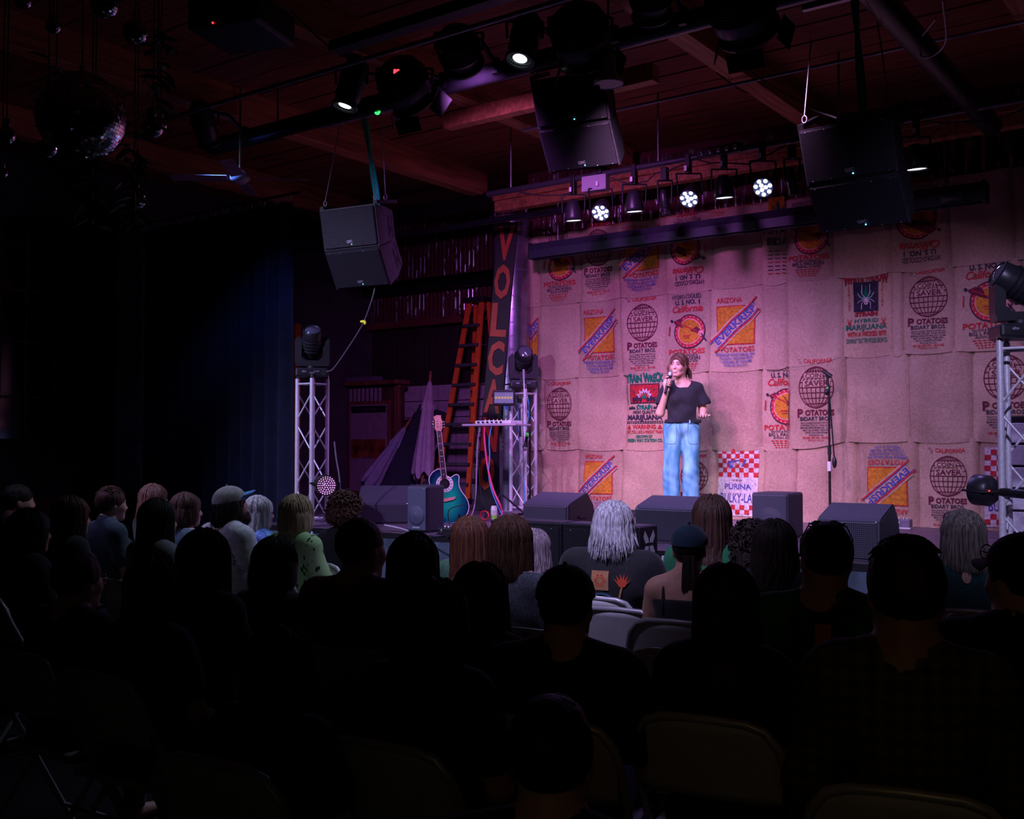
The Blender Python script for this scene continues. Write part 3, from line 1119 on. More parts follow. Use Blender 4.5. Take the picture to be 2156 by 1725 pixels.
for ri, (z0, z1, sacks) in enumerate(ROWS):
    up = 0.10 if ri > 0 else 0.0        # rows further right hang a little higher
    for si, (x0, x1, des, flip) in enumerate(sacks):
        lift = lambda X: (0.08 * max(0.0, min(1.0, (X + 4.0) / 0.6)) if ri in (1, 2) else 0.0)
        lift_t = lambda X: (0.08 * max(0.0, min(1.0, (X + 4.0) / 0.6)) if ri in (2, 3) else 0.0)
        off = rnd.uniform(0.0, 0.008) + 0.009 * (3 - ri) + (0.006 if (ri == 2 and si == 7) else 0)
        sag = rnd.uniform(0.01, 0.03)
        nx, nz = max(6, int((x1 - x0) / 0.030)), 22
        vs, fs = [], []
        mats = BURLAP[2 if des in ('ww', 'tw') else (si * 5 + ri * 3) % 2]
        for j in range(nz + 1):
            for i in range(nx + 1):
                X = x0 + (x1 - x0) * i / nx
                u = 2.0 * i / nx - 1
                zb = z0 + lift(X) - (sag * (1 - u * u) if ri < 3 else 0)
                zt = z1 + lift_t(X)
                z = zb + (zt - zb) * j / nz
                edge = 0.026 * (1 - min(1, (1 - abs(u)) / 0.06))
                vs.append((X, -relief(X, z) - off + edge, z))
        for j in range(nz):
            for i in range(nx):
                a = j * (nx + 1) + i
                fs.append((a, a + 1, a + nx + 2, a + nx + 1))
        # hems folded back to the wall
        m_ = MB().add(vs, fs, 0, True)
        for a, bq in ((0, 1), (nx * 1, -1)):
            pass
        lo = [i for i in range(nx + 1)]
        hem = []
        hf = []
        for i in lo:
            v = vs[i]
            hem += [v, (v[0], v[1] + 0.012, v[2] + 0.002)]
        for i in range(nx):
            hf.append((2 * i, 2 * i + 1, 2 * i + 3, 2 * i + 2))
        m_.add(hem, hf, 0, False)
        for side in (0, nx):
            hem, hf = [], []
            for j in range(nz + 1):
                v = vs[j * (nx + 1) + side]
                hem += [v, (v[0], v[1] + 0.012, v[2])]
            for j in range(nz):
                hf.append((2 * j, 2 * j + 1, 2 * j + 3, 2 * j + 2))
            m_.add(hem, hf, 0, False)
        sack = m_.build('sack', mats, bd)
        if des:
            p = Print()
            DESIGN[des](p)
            # wide designs on narrow (overlapped) sacks are covered by their neighbour
            cx = (x0 + x1) / 2
            wd = 0.56
            s_ = 1.0
            if x1 - x0 < 0.40:
                cx = (x0 + 0.25) if des in ('hy', 'cl') else (x1 - 0.20)
            elif x1 - x0 < 0.50:
                s_ = 0.92 if des != 'ww' else 0.98
            H = z1 - z0
            zc = z0 + 0.0
            if ri == 0:
                zc = z0 + (0.02 if not flip else 0.04)
            if ri == 3:
                s_ *= 0.90 if des != 'pu' else 0.84
                zc = z0 + (0.02 if des != 'ek' or flip else -0.02)
                if des == 'co':
                    s_ *= 1.0
                    zc = z0 - 0.03

            def place(x, z, l, cx=cx, zc=zc, s_=s_, flip=flip, off=off, x0=x0, x1=x1, lift=lift, ri=ri):
                X = cx + (x if not flip else -x) * s_
                Z = zc + (z if not flip else 0.86 - z) * s_ + lift(cx)
                X = max(x0 + 0.004, min(x1 - 0.004, X))
                if ri == 3:
                    Z = max(STAGE + 0.004, Z)
                return (X, -relief(X, Z) - off - 0.0065 - 0.0032 * l, Z)
            link('print', p.mesh('print', INKS, place), sack)
struct('trim_3', MB().box((-7.26, WALL_Y - 0.03, 3.98), (0.0, WALL_Y + 0.1, 4.05), bev=0.004), WOOD, label='batten the sacks are nailed to')

# ================================================================== OVERHEAD RIG
def spot(name, loc, target, col, watts, angle, blend=0.6, size=0.06, parent=None):
    l = bpy.data.lights.new(name, 'SPOT')
    l.energy = watts
    l.color = col
    l.spot_size = R(angle)
    l.spot_blend = blend
    l.shadow_soft_size = size
    o = bpy.data.objects.new(name, l)
    COL.objects.link(o)
    o.location = loc
    o.rotation_euler = aim(Vector(target) - Vector(loc))
    return o


LENS_COOL = mat('lit_lens_cool', (0.8, 0.8, 0.9), 0.3, 0, 0.02, emit=(0.80, 0.85, 1.0), es=4.0)
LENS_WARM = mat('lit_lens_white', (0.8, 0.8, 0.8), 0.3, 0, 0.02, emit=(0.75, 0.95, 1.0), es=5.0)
LENS_MAG = mat('lit_lens_magenta', (0.8, 0.3, 0.7), 0.3, 0, 0.02, emit=(1.0, 0.35, 0.85), es=4.0)
LENS_OFF = mat('glass_lens', (0.10, 0.09, 0.13), 0.12, 0.0, 0.1, spec=0.9, coat=1.0)
LED_RED = mat('red_led', (0.5, 0, 0), 0.4, 0, 0, emit=(1.0, 0.02, 0.03), es=6.0)
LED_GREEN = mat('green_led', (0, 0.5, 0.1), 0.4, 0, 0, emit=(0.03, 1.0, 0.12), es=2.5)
LED_BLUE = mat('blue_led', (0.1, 0.4, 0.6), 0.4, 0, 0, emit=(0.15, 0.75, 1.0), es=4.0)
LED_CYAN = mat('cyan_led', (0.1, 0.5, 0.5), 0.4, 0, 0, emit=(0.2, 0.9, 0.75), es=1.5)
PIPEM = mat('black_pipe', (0.018, 0.018, 0.024), 0.30, 0.4)
GALVP = mat('galvanised_strut', (0.30, 0.29, 0.34), 0.42, 0.7)

# front lighting pipe and its neighbours, all running along the stage front
PY, PZ = 6.3, 4.40
o = MB().tube([(-8.15, PY, PZ), (1.5, PY, PZ)], 0.075, 16).build('lighting_pipe', PIPEM, label='thick black lighting pipe hung above the front of the stage', cat='pipe')
for X in (-7.2, -5.2, -3.0, -0.9):
    MB().tube([(X, PY, PZ + 0.07), (X, PY, CEIL)], 0.012, 6).build('hanger_rod', GALVP, o)
p1, p2 = AY(600, 178, 5.45), AY(986, 56, 5.45)
zc = (p1.z + p2.z) / 2
MB().tube([(-8.0, 5.45, zc), (1.5, 5.45, zc)], 0.018, 8).build('conduit', GALVP, label='thin metal conduit running above the black lighting pipe', cat='pipe')
p1 = AY(700, 105, 4.9)
MB().box((p1.x, 4.86, p1.z - 0.02), (1.5, 4.96, p1.z + 0.05), bev=0.004).build('cable_tray', BLACK, label='flat black cable tray above the front lighting pipe', cat='tray')
p1, p2 = AY(940, 188, 6.75), AY(1380, 88, 6.75)
MB().box((p1.x * 7.3 / 6.75, 7.25, 4.44), (p2.x * 7.3 / 6.75, 7.36, 4.578), bev=0.006).build('timber_batten', BEAMM, label='pale timber batten behind the front lighting pipe', cat='timber')
p1 = AY(1860, 12, 5.2)
e2 = AY(2085, 262, 9.3)
MB().tube([(e2.x, 3.0, e2.z), (e2.x, 9.35, e2.z)], 0.085, 16).build('spotlight_pipe', PIPEM, label='thick black pipe running towards the back wall above the right', cat='pipe')
for k, (a, bq) in enumerate((((2045, 10), (1960, 115)), ((2080, 270), (2150, 140)))):
    pass

# struts the speakers hang from
STRUTS = []


def strut(x0, y0, x1, y1, Y, lab):
    a, c = AY(x0, y0, Y), AY(x1, y1, Y)
    z = (a.z + c.z) / 2
    m = MB().box((a.x, Y - 0.02, z - 0.02), (c.x, Y + 0.02, z + 0.02))
    t = thing('strut_channel', lab, 'strut', (0, 0, 0))
    m.build('channel', GALVP, t)
    sl = MB().box((-0.012, -0.022, -0.008), (0.012, -0.0205, 0.008)).mesh('slot', BLACK)
    nn = int((c.x - a.x) / 0.05)
    for i in range(nn):
        link('slot', sl, t, (a.x + 0.025 + i * 0.05, Y, z))
    return a, c, z


strut(678, 263, 828, 230, 6.45, 'slotted grey strut under the pipe above the left speakers')
strut(1120, 150, 1212, 122, 6.45, 'slotted grey strut above the middle hanging speakers')
strut(1690, 16, 1800, -8, 6.45, 'slotted grey strut above the right hanging speakers')

# ---------------------------------------------------------------- hanging speaker arrays
GRILLE = mat('speaker_grille', (0.017, 0.015, 0.021), 0.5, 0.25, 0.3, 220, 0.4)
CABM = mat('speaker_cabinet', (0.030, 0.028, 0.036), 0.5, 0, 0.2, 30, 0.15)
BADGE = mat('badge_silver', (0.55, 0.52, 0.62), 0.35, 0.4)
CW, CH, CD = 0.58, 0.355, 0.40


def cabinet(parent, M, led):
    """tapered box, front face at y=0 looking along -y, top edge at z=0"""
    hw, bw = CW / 2, CW / 2 - 0.09
    th, bh = CH, CH - 0.11
    f = [(-hw, 0, 0), (hw, 0, 0), (hw, 0, -th), (-hw, 0, -th)]
    m2 = [(-hw, 0.16, -0.028), (hw, 0.16, -0.028), (hw, 0.16, -th + 0.028), (-hw, 0.16, -th + 0.028)]
    b2 = [(-bw, CD, -0.055), (bw, CD, -0.055), (bw, CD, -th + 0.055), (-bw, CD, -th + 0.055)]
    vs = f + m2 + b2
    fs = [(3, 2, 1, 0), (8, 9, 10, 11)]
    for k in (0, 4):
        for i in range(4):
            fs.append((k + i, k + (i + 1) % 4, k + 4 + (i + 1) % 4, k + 4 + i))
    body = MB().add(vs, fs, 0, False, M).build('cabinet', CABM, parent)
    MB().box((-hw + 0.012, -0.018, -0.012), (hw - 0.012, 0.002, -th + 0.012), 0, M, 0.008).build('grille', GRILLE, body)
    pb = Print()
    pb.text('QSC', 0, -th + 0.052, 0.020, 0, 0.060, bold=0.03)
    link('badge', pb.mesh('badge', [BADGE], lambda x, z, l: M @ Vector((x, -0.0195, z))), body)
    for (lx, mm, rr) in ((0.02, led, 0.005),):
        MB().sphere((lx, -0.02, -th + 0.036), rr, 8, 6, 0, M).build('led', mm, body)
    sc = MB()
    for sx in (-0.24, -0.12, 0.12, 0.24):
        for zz in (-0.022, -th + 0.022):
            sc.sphere((sx, -0.019, zz), 0.004, 6, 4, 0, M)
    sc.build('screws', CHROME, body, kind='stuff')
    # side rigging: recessed handle, track and plate
    for sg in (-1, 1):
        fx = lambda y: sg * (hw if y <= 0.16 else hw - (hw - bw) * (y - 0.16) / (CD - 0.16))

        def slab(y0, y1, z0, z1, proud, mm, nm):
            q = [(fx(y0) + sg * proud, y0, z0), (fx(y1) + sg * proud, y1, z0), (fx(y1) + sg * proud, y1, z1), (fx(y0) + sg * proud, y0, z1)]
            q += [(v[0] - sg * (proud + 0.006), v[1], v[2]) for v in q]
            MB().add(q, [(0, 1, 2, 3), (7, 6, 5, 4), (0, 4, 5, 1), (1, 5, 6, 2), (2, 6, 7, 3), (3, 7, 4, 0)], 0, False, M).build(nm, mm, body)
        slab(0.17, 0.225, -0.27, -0.10, 0.004, mat('handle_pocket', (0.004, 0.004, 0.005), 0.8), 'handle_recess')
        slab(0.305, 0.335, -0.29, -0.075, 0.004, mat('handle_pocket'), 'rigging_slot')
        slab(0.245, 0.285, -0.235, -0.19, 0.005, mat('handle_pocket'), 'rigging_plate')
    return body


def array(px, py, Y, rz, tilts, lab, wires, leds):
    c = AY(px, py, Y)
    t = thing('line_array', lab, 'speaker', c, R(rz), 'hanging speaker arrays')
    M1 = Matrix.Rotation(R(tilts[0]), 4, 'X')
    cabinet(t, M1, leds)
    bot = M1 @ Vector((0, 0, -CH - 0.006))
    cabinet(t, Matrix.Translation(bot) @ Matrix.Rotation(R(tilts[1]), 4, 'X'), leds)
    for fx in (-0.30, 0.26):
        MB().box((fx, 0.02, 0.0), (fx + 0.04, 0.34, 0.03), 0, M1).build('fly_bar', BLACK, t)
    Mi = (Matrix.Translation(c) @ Matrix.Rotation(R(rz), 4, 'Z')).inverted()
    for (lx, ly, wx, wy) in wires:
        q = M1 @ Vector((lx, ly, 0.03))
        top = Mi @ AY(wx, wy, Y + 0.1)
        MB().tube([q + Vector((0.0, 0, 0.05)), top], 0.005, 5).build('sling_wire', GALVP, t)
        MB().tube([q + Vector((0.016 * math.cos(a), 0, 0.026 + 0.024 * math.sin(a))) for a in [2 * PI * k / 10 for k in range(11)]], 0.005, 5, cap=False).build('shackle', GALVP, t)
    return t


array(730, 436, 6.4, 9, (12, 30), 'left pair of hanging black speakers tilted over the audience', ((-0.26, 0.05, 716, 262), (0.27, 0.04, 770, 250), (0.27, 0.20, 803, 240)), LED_CYAN)
array(1192, 158, 6.4, 11, (24, 38), 'middle pair of hanging black speakers beside the bell lamp', ((-0.26, 0.05, 1140, 140), (0.27, 0.05, 1232, 118)), LED_BLUE)
array(1775, 257, 6.4, -1, (24, 41), 'right pair of hanging black speakers in front of the sacks', ((-0.26, 0.05, 1708, 82), (0.27, 0.05, 1845, 30)), LED_BLUE)


def strap(a, c, wd, m, lab):
    a, c = Vector(a), Vector(c)
    s_ = (_rt * wd / 2)
    n_ = Vector((0, 0.006, 0))
    N = 12
    vs, fs = [], []
    for i in range(N + 1):
        p = a.lerp(c, i / N)
        tw = 0.5 + 0.5 * abs(math.cos(i * 0.35))
        vs += [p - s_ * tw - n_, p + s_ * tw - n_, p + s_ * tw + n_, p - s_ * tw + n_]
    for i in range(N):
        for k in range(4):
            fs.append((4 * i + k, 4 * i + (k + 1) % 4, 4 * i + 4 + (k + 1) % 4, 4 * i + 4 + k))
    fs += [(0, 1, 2, 3), (4 * N + 3, 4 * N + 2, 4 * N + 1, 4 * N)]
    return MB().add(vs, fs).build('ratchet_strap', m, label=lab, cat='strap')


TEAL = mat('teal_webbing', (0.0, 0.46, 0.36), 0.7, 0, 0.2, 30)
strap(AY(767, 248, 6.5), AY(797, 436, 6.55), 0.05, TEAL, 'teal webbing strap holding the left hanging speakers')
strap(AY(1797, -30, 6.5), AY(1818, 243, 6.55), 0.055, TEAL, 'teal webbing strap holding the right hanging speakers')
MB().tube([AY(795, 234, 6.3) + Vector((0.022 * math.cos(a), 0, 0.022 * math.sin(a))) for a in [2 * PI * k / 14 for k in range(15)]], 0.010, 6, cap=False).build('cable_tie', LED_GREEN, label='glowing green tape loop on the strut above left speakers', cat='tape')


# ---------------------------------------------------------------- fixtures
def can_fixture(px, py, Y, d, lab, r=0.115, L=0.34, lens=None, lens_r=None, disp=None, flaps=False, group=None, lamp=None, target=None, col=None, angle=40, blend=0.6, drop=None):
    """lantern on a yoke; its mouth points along d, pixel = centre of the body"""
    c = AY(px, py, Y)
    t = thing('stage_lantern', lab, 'stage light', c, 0, group)
    q = Vector(d).normalized()
    Mr = q.to_track_quat('Z', 'Y').to_matrix().to_4x4()
    MB().lathe([(0.0, -L / 2 - 0.02), (r * 0.55, -L / 2 - 0.015), (r * 0.9, -L / 2 + 0.03), (r, -L / 2 + 0.08), (r, L / 2 - 0.09), (r * 0.88, L / 2 - 0.07), (r * 0.88, L / 2 - 0.03), (r * 1.02, L / 2 - 0.025), (r * 1.02, L / 2), (r * 0.85, L / 2), (r * 0.85, L / 2 - 0.02)], 24, 0, True, Mr, False).build('body', BLACKP, t)
    lr = lens_r or r * 0.85
    MB().lathe([(0.0, L / 2 - 0.012), (lr * 0.6, L / 2 - 0.014), (lr, L / 2 - 0.02)], 24, 0, True, Mr, False).build('lens', lens or LENS_OFF, t)
    fins = MB()
    for k in range(5):
        z = -L / 2 + 0.09 + k * 0.022
        fins.lathe([(r, z), (r * 1.06, z + 0.004), (r * 1.06, z + 0.010), (r, z + 0.014)], 24, 0, False, Mr, False)
    fins.build('cooling_fins', BLACK, t)
    up = drop if drop is not None else (PZ - c.z)
    side = _rt
    y = MB()
    for sg in (-1, 1):
        y.tube([side * sg * (r + 0.02), side * sg * (r + 0.025) + Vector((0, 0, max(0.12, up * 0.55)))], 0.010, 6)
    y.tube([side * -(r + 0.025) + Vector((0, 0, max(0.12, up * 0.55))), side * (r + 0.025) + Vector((0, 0, max(0.12, up * 0.55)))], 0.010, 6)
    y.build('yoke', BLACK, t)
    if drop is not None:
        MB().box((-0.03, -0.03, max(0.12, up * 0.55)), (0.03, 0.03, max(0.16, up - 0.05)), bev=0.006).build('clamp', BLACK, t)
    else:
        yt = max(0.12, up * 0.55)
        MB().tube([(0, 0, yt), (0, (PY - c.y) * 0.5, yt + 0.03), (0, PY - c.y - 0.07, PZ - c.z + 0.02)], 0.018, 8).build('arm', BLACK, t)
        MB().box((-0.03, PY - c.y - 0.10, PZ - c.z - 0.05), (0.03, PY - c.y - 0.06, PZ - c.z + 0.07), bev=0.006).build('clamp', BLACK, t)
    if disp:
        dv = (_c - c).normalized()
        Md = Matrix.Translation(dv * (r * 1.0 + 0.03) + Vector((0, 0, 0.08)) - side * 0.06) @ dv.to_track_quat('Z', 'Y').to_matrix().to_4x4()
        pr_ = Print()
        pr_.text(disp, 0, 0, 0.030, 0, bold=0.05)
        link('display', pr_.mesh('display', [LED_RED], lambda x, z, l: Md @ Vector((x, z, 0))), t)
        MB().box((-0.05, -0.02, -0.05), (0.05, 0.05, -0.002), 0, Md).build('display_box', BLACK, t)
    if flaps:
        fl = MB()
        for a in (0, PI / 2, PI, 3 * PI / 2):
            Mf = Mr @ Matrix.Rotation(a, 4, 'Z') @ Matrix.Translation((r * 1.0, 0, L / 2)) @ Matrix.Rotation(R(25), 4, 'Y')
            fl.box((-0.003, -r * 0.6, 0), (0.003, r * 0.6, 0.11), 0, Mf)
        fl.build('barn_doors', BLACK, t)
    if lamp:
        spot('lamp', c + q * (L / 2 + 0.04), target, col, lamp, angle, blend, lr * 1.25)
    return t


TGT = Vector((-4.6, 9.9, 1.6))
GL = 'lanterns on the front pipe'


def L_(px, py, tgt, lab, **kw):
    c = AY(px, py, kw.get('Y', 5.78))
    Y = kw.pop('Y', 5.78)
    return can_fixture(px, py, Y, Vector(tgt) - c, lab, target=tgt, group=GL, **kw)


L_(740, 178, (-6.3, 4.9, 0.9), 'slim black spotlight with glowing lens above the left speakers', r=0.10, L=0.40, lens=LENS_WARM, lens_r=0.05, lamp=DOWN_W, col=COOL, angle=62, blend=1.0)
L_(852, 178, (-5.35, 10.0, 0.90), 'big round lantern with red display digits above left speakers', r=0.185, L=0.34, disp='88', flaps=True, lamp=KEY_W, col=PINK, angle=54, blend=1.0)
L_(966, 104, (-6.4, 10.2, 1.8), 'plain black round lantern between the two lit spotlights', r=0.15, L=0.30, lamp=WASH_W, col=MAGENTA, angle=95, blend=0.8)
L_(1105, 82, (-4.2, 4.6, 0.9), 'slim black spotlight with glowing lens left of the bell lamp', r=0.10, L=0.36, lens=LENS_WARM, lens_r=0.05, lamp=DOWN_W, col=COOL, angle=62, blend=1.0)
L_(1222, 75, (-4.7, 10.0, 0.88), 'big round lantern with a red light dot by the bell lamp', r=0.185, L=0.36, disp='.', flaps=True, lamp=KEY_W, col=PINK, angle=54, blend=1.0)
L_(1560, 15, (-2.8, 10.1, 1.2), 'big round lantern with magenta edge at the top of the picture', r=0.19, L=0.36, flaps=True, lamp=KEY_W * 0.32, col=PINK, angle=64, blend=1.0)
L_(1370, -10, (-4.85, 9.5, 1.25), 'black lantern cut by the top edge beside the magenta one', r=0.13, L=0.30, lamp=COOL_W, col=COOL, angle=24, blend=0.9)
L_(430, 262, (-8.75, 8.0, 1.5), 'small black spotlight with glowing lens at the left pipe end', r=0.10, L=0.38, lens=LENS_WARM, lens_r=0.045, lamp=BLUE_W, col=BLUE, angle=75, blend=1.0)

# front-of-house bar over the audience, above the picture
FY, FZ = 2.3, 4.38
MB().tube([(-8.6, FY, FZ), (1.2, FY, FZ)], 0.025, 10).build('house_bar', PIPEM, label='thin bar over the audience carrying the front lanterns', cat='pipe')


def foh(X, tgt, watts, col, angle, lab):
    c = Vector((X, FY, FZ - 0.28))
    q = (Vector(tgt) - c).normalized()
    t = thing('house_lantern', lab, 'stage light', c, 0, 'lanterns on the house bar')
    Mr = q.to_track_quat('Z', 'Y').to_matrix().to_4x4()
    MB().lathe([(0.0, -0.2), (0.07, -0.18), (0.10, -0.10), (0.10, 0.12), (0.115, 0.13), (0.115, 0.16), (0.09, 0.16), (0.09, 0.14)], 20, 0, True, Mr, False).build('body', BLACKP, t)
    MB().lathe([(0.0, 0.142), (0.09, 0.14)], 20, 0, True, Mr, False).build('lens', LENS_OFF, t)
    MB().tube([(-0.13, 0, 0), (-0.13, 0, 0.18), (0.13, 0, 0.18), (0.13, 0, 0)], 0.010, 6).build('yoke', BLACK, t)
    MB().box((-0.03, -0.03, 0.17), (0.03, 0.03, 0.255), bev=0.004).build('clamp', BLACK, t)
    spot('lamp', c + q * 0.19, tgt, col, watts, angle, 1.0, 0.07)


foh(-7.6, (-6.7, 6.6, 1.5), FOH_W * 0.9, FRONT, 66, 'house lantern over the far left seats')
foh(-2.4, (-3.3, 5.8, 0.85), FOH_W * 0.62, FRONT, 55, 'house lantern over the middle seats')
foh(-0.3, (-1.15, 7.2, 1.6), FOH_W * 0.60, FRONT, 48, 'house lantern over the right seats')

# rear bar with LED par cans above the sacks
RY, RZ = 8.62, 4.18
bar = MB().tube([(-6.6, RY, RZ), (-0.4, RY, RZ)], 0.030, 12).build('rear_lighting_bar', mat('dark_bar', (0.07, 0.065, 0.08), 0.4, 0.6), label='grey bar carrying the row of lit LED lamps', cat='pipe')
for X in (-6.3, -4.6, -2.9, -1.0):
    MB().tube([(X, RY, RZ), (X, RY, CEIL)], 0.010, 6).build('hanger_rod', GALVP, bar)
MB().tube([(-12.2, 9.3, 4.08), (-6.0, 9.3, 4.08)], 0.035, 10).build('backstage_pipe', PIPEM, label='dark pipe running from the lamps to the backstage corner', cat='pipe')
LEDM = MB().sphere((0, 0, 0), (0.0185, 0.0185, 0.008), 10, 6).mesh('led_lens', LENS_COOL)
LEDB = mat('led_board', (0.05, 0.05, 0.08), 0.4, 0, 0.1, emit=(0.10, 0.14, 0.45), es=0.35)


def par(px, py, d, lab, face, watts=PAR_W, col=VIOLET, r=0.088, Y=8.6):
    c = AY(px, py, Y)
    q = Vector(d).normalized()
    t = thing('led_par', lab, 'stage light', c, 0, 'LED lamps on the rear bar')
    Mr = q.to_track_quat('Z', 'Y').to_matrix().to_4x4()
    MB().lathe([(0.0, -0.21), (r * 0.5, -0.20), (r * 0.72, -0.16), (r * 0.92, -0.10), (r * 1.02, -0.04), (r * 1.05, 0.0), (r * 0.97, 0.0), (r * 0.95, -0.012)], 24, 0, True, Mr, False).build('body', BLACKP, t)
    if face == 'flood':
        MB().lathe([(0.0, -0.006), (r * 0.5, -0.007), (r * 0.95, -0.012)], 24, 0, True, Mr, False).build('lens', LENS_COOL, t)
    else:
        MB().lathe([(0.0, -0.012), (r * 0.95, -0.012)], 24, 0, False, Mr, False).build('led_board', LEDB, t)
        spots = [(r * 0.27 * math.cos(a), r * 0.27 * math.sin(a)) for a in [2 * PI * k / 3 for k in range(3)]] + [(r * 0.72 * math.cos(a), r * 0.72 * math.sin(a)) for a in [2 * PI * k / 7 + 0.2 for k in range(7)]]
        for (a, bq) in spots:
            o = link('led_lens', LEDM, t)
            o.matrix_local = Mr @ Matrix.Translation((a, bq, -0.008))
    y = MB()
    top = RZ - c.z
    for sg in (-1, 1):
        y.tube([_rt * sg * (r + 0.02) - q * 0.08, _rt * sg * (r + 0.025) + Vector((0, 0, top * 0.62))], 0.008, 6)
    y.tube([_rt * -(r + 0.025) + Vector((0, 0, top * 0.62)), _rt * (r + 0.025) + Vector((0, 0, top * 0.62))], 0.008, 6)
    y.build('yoke', BLACK, t)
    MB().box((-0.022, -0.03, top * 0.62), (0.022, 0.03, top + 0.03), bev=0.004).build('clamp', BLACK, t)
    MB().box((-0.013, -0.065, top * 0.66), (0.013, -0.062, top * 0.66 + 0.045), 0).build('clamp_label', WHITE, t)
    if watts:
        spot('lamp', c + q * 0.03, c + q * 2, col, watts, 150 if face == 'flood' else 95, 0.7, r * 0.8)
    return t


DOWN = (0.0, 0.10, -1)
par(1208, 466, DOWN, 'leftmost lit lamp on the rear bar, shining straight down', 'flood')
par(1264, 449, (0.25, -0.75, -0.75), 'leftmost lamp with visible LED dots, turned to the audience', 'dots', 12)
par(1336, 447, DOWN, 'second downward lamp from the left on the rear bar', 'flood')
par(1450, 420, (0.15, -0.8, -0.75), 'middle lamp with visible LED dots above the performer', 'dots', 12)
par(1525, 418, DOWN, 'third downward lamp from the left, above the performer', 'flood')
par(1606, 396, (0.15, -0.9, -0.62), 'rightmost lamp with visible LED dots, left of right speakers', 'dots', 12)
par(1930, 358, DOWN, 'lit downward lamp right of the right hanging speakers', 'flood')
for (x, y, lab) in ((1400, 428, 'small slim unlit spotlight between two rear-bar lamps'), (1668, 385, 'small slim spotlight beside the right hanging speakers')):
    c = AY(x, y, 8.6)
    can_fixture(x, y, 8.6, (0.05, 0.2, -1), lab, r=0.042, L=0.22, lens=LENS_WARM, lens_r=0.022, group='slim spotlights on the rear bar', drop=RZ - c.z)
c = AY(1254, 387, 8.6)
MB().box((-0.13, -0.05, -0.075), (0.13, 0.05, 0.075), bev=0.008).build('dimmer_box', mat('speckled_grey', (0.34, 0.30, 0.36), 0.6, 0, 0.5, 260), None, c, (0, 0, 0.1), label='speckled grey box beside the rear-bar lamps', cat='box')
a, c = AY(1470, 338, 8.555), AY(1562, 318, 8.555)
a.z = c.z = RZ
t = thing('power_strip', 'dark strip with five round knobs on the rear bar', 'power strip', a)
MB().box((0, -0.03, -0.04), ((c - a).x, 0.03, 0.04), bev=0.006).build('housing', BLACK, t)
for i in range(5):
    MB().lathe([(0.022, 0), (0.022, 0.012), (0.010, 0.018), (0, 0.019)], 12, 0, True, Matrix.Translation((0.05 + i * ((c - a).x - 0.1) / 4, -0.03, 0)) @ Matrix.Rotation(PI / 2, 4, 'X')).build('knob', CHROME, t)
rr = random.Random(5)
for k in range(5):
    x0 = -6.2 + k * 1.0
    pts = [(x0 + 0.12 * i, RY + rr.uniform(-0.05, 0.05), RZ - 0.04 - 0.09 * math.sin(PI * i / 7) + rr.uniform(-0.015, 0.015)) for i in range(8)]
    MB().tube(pts, 0.007, 5).build('power_cable', RUBBER, label='black cable looped under the rear bar, run %s from left' % ('first', 'second', 'third', 'fourth', 'fifth')[k], cat='cable', group='cables on the rear bar')

# projection screen housing
SM = mat('screen_housing_black', (0.030, 0.029, 0.050), 0.42, 0.1, 0.1, 20)
YS = 9.62
a = AY(1112, 545, YS)
c = AY(2075, 420, YS)
t = thing('projection_screen', 'long dark roll-up projection screen housing across the top of the sacks', 'projection screen', (a.x, YS, (a.z + c.z) / 2))
WD = c.x - a.x
prof = [(0.0, 0.0), (0.0, 0.09), (0.03, 0.17), (0.14, 0.17), (0.16, 0.14), (0.16, 0.0)]
vs = [(0.03, y, z) for (y, z) in prof] + [(WD - 0.03, y, z) for (y, z) in prof]
k = len(prof)
MB().add(vs, [tuple(range(k)), tuple(range(2 * k - 1, k - 1, -1))] + [(i, (i + 1) % k, k + (i + 1) % k, k + i) for i in range(k)]).build('case', SM, t)
for x0 in (0.0, WD - 0.03):
    MB().box((x0, -0.008, -0.008), (x0 + 0.03, 0.168, 0.178), bev=0.004).build('end_cap', BLACKP, t)
MB().tube([(0.04, 0.05, -0.012), (WD - 0.04, 0.05, -0.012)], 0.012, 8).build('weight_bar', BLACK, t)
pr_ = Print()
for k_ in range(4):
    e_ = -1 + 2 * k_ / 3
    pr_.line((-0.085, 0.022 * e_), (0.0, 0.010 * e_), 0.0032, 0, 1)
    pr_.line((0.0, 0.010 * e_), (0.085, 0.022 * e_), 0.0032, 0, 1)
link('logo', pr_.mesh('logo', [BADGE], lambda x, z, l: (WD - 0.28 + x, -0.002, 0.045 + z)), t)
for x in (0.35, WD - 0.35):
    MB().tube([(x, 0.08, 0.17), (x, 0.08, CEIL - t.location.z)], 0.006, 5).build('hanging_wire', GALVP, t)

# bell pendant lamp
c = AD(1281, 176, 6.9)
t = thing('pendant_lamp', 'unlit white bell pendant lamp hanging in front of the middle speakers', 'lamp', c)
MB().lathe([(0.03, 0.20), (0.045, 0.19), (0.05, 0.08), (0.075, 0.04), (0.095, 0.015), (0.10, 0.0), (0.097, -0.008), (0.09, 0.0)], 24, 0, True, None, False).build('shade', mat('enamel_shade', (0.42, 0.36, 0.38), 0.4), t)
MB().lathe([(0.0, -0.006), (0.09, -0.003)], 24, 0, True, None, False).build('diffuser', mat('frosted_glass', (0.52, 0.44, 0.48), 0.6), t)
MB().tube([(0, 0, 0.2), (0, 0, CEIL - c.z)], 0.008, 6).build('stem', GALVP, t)

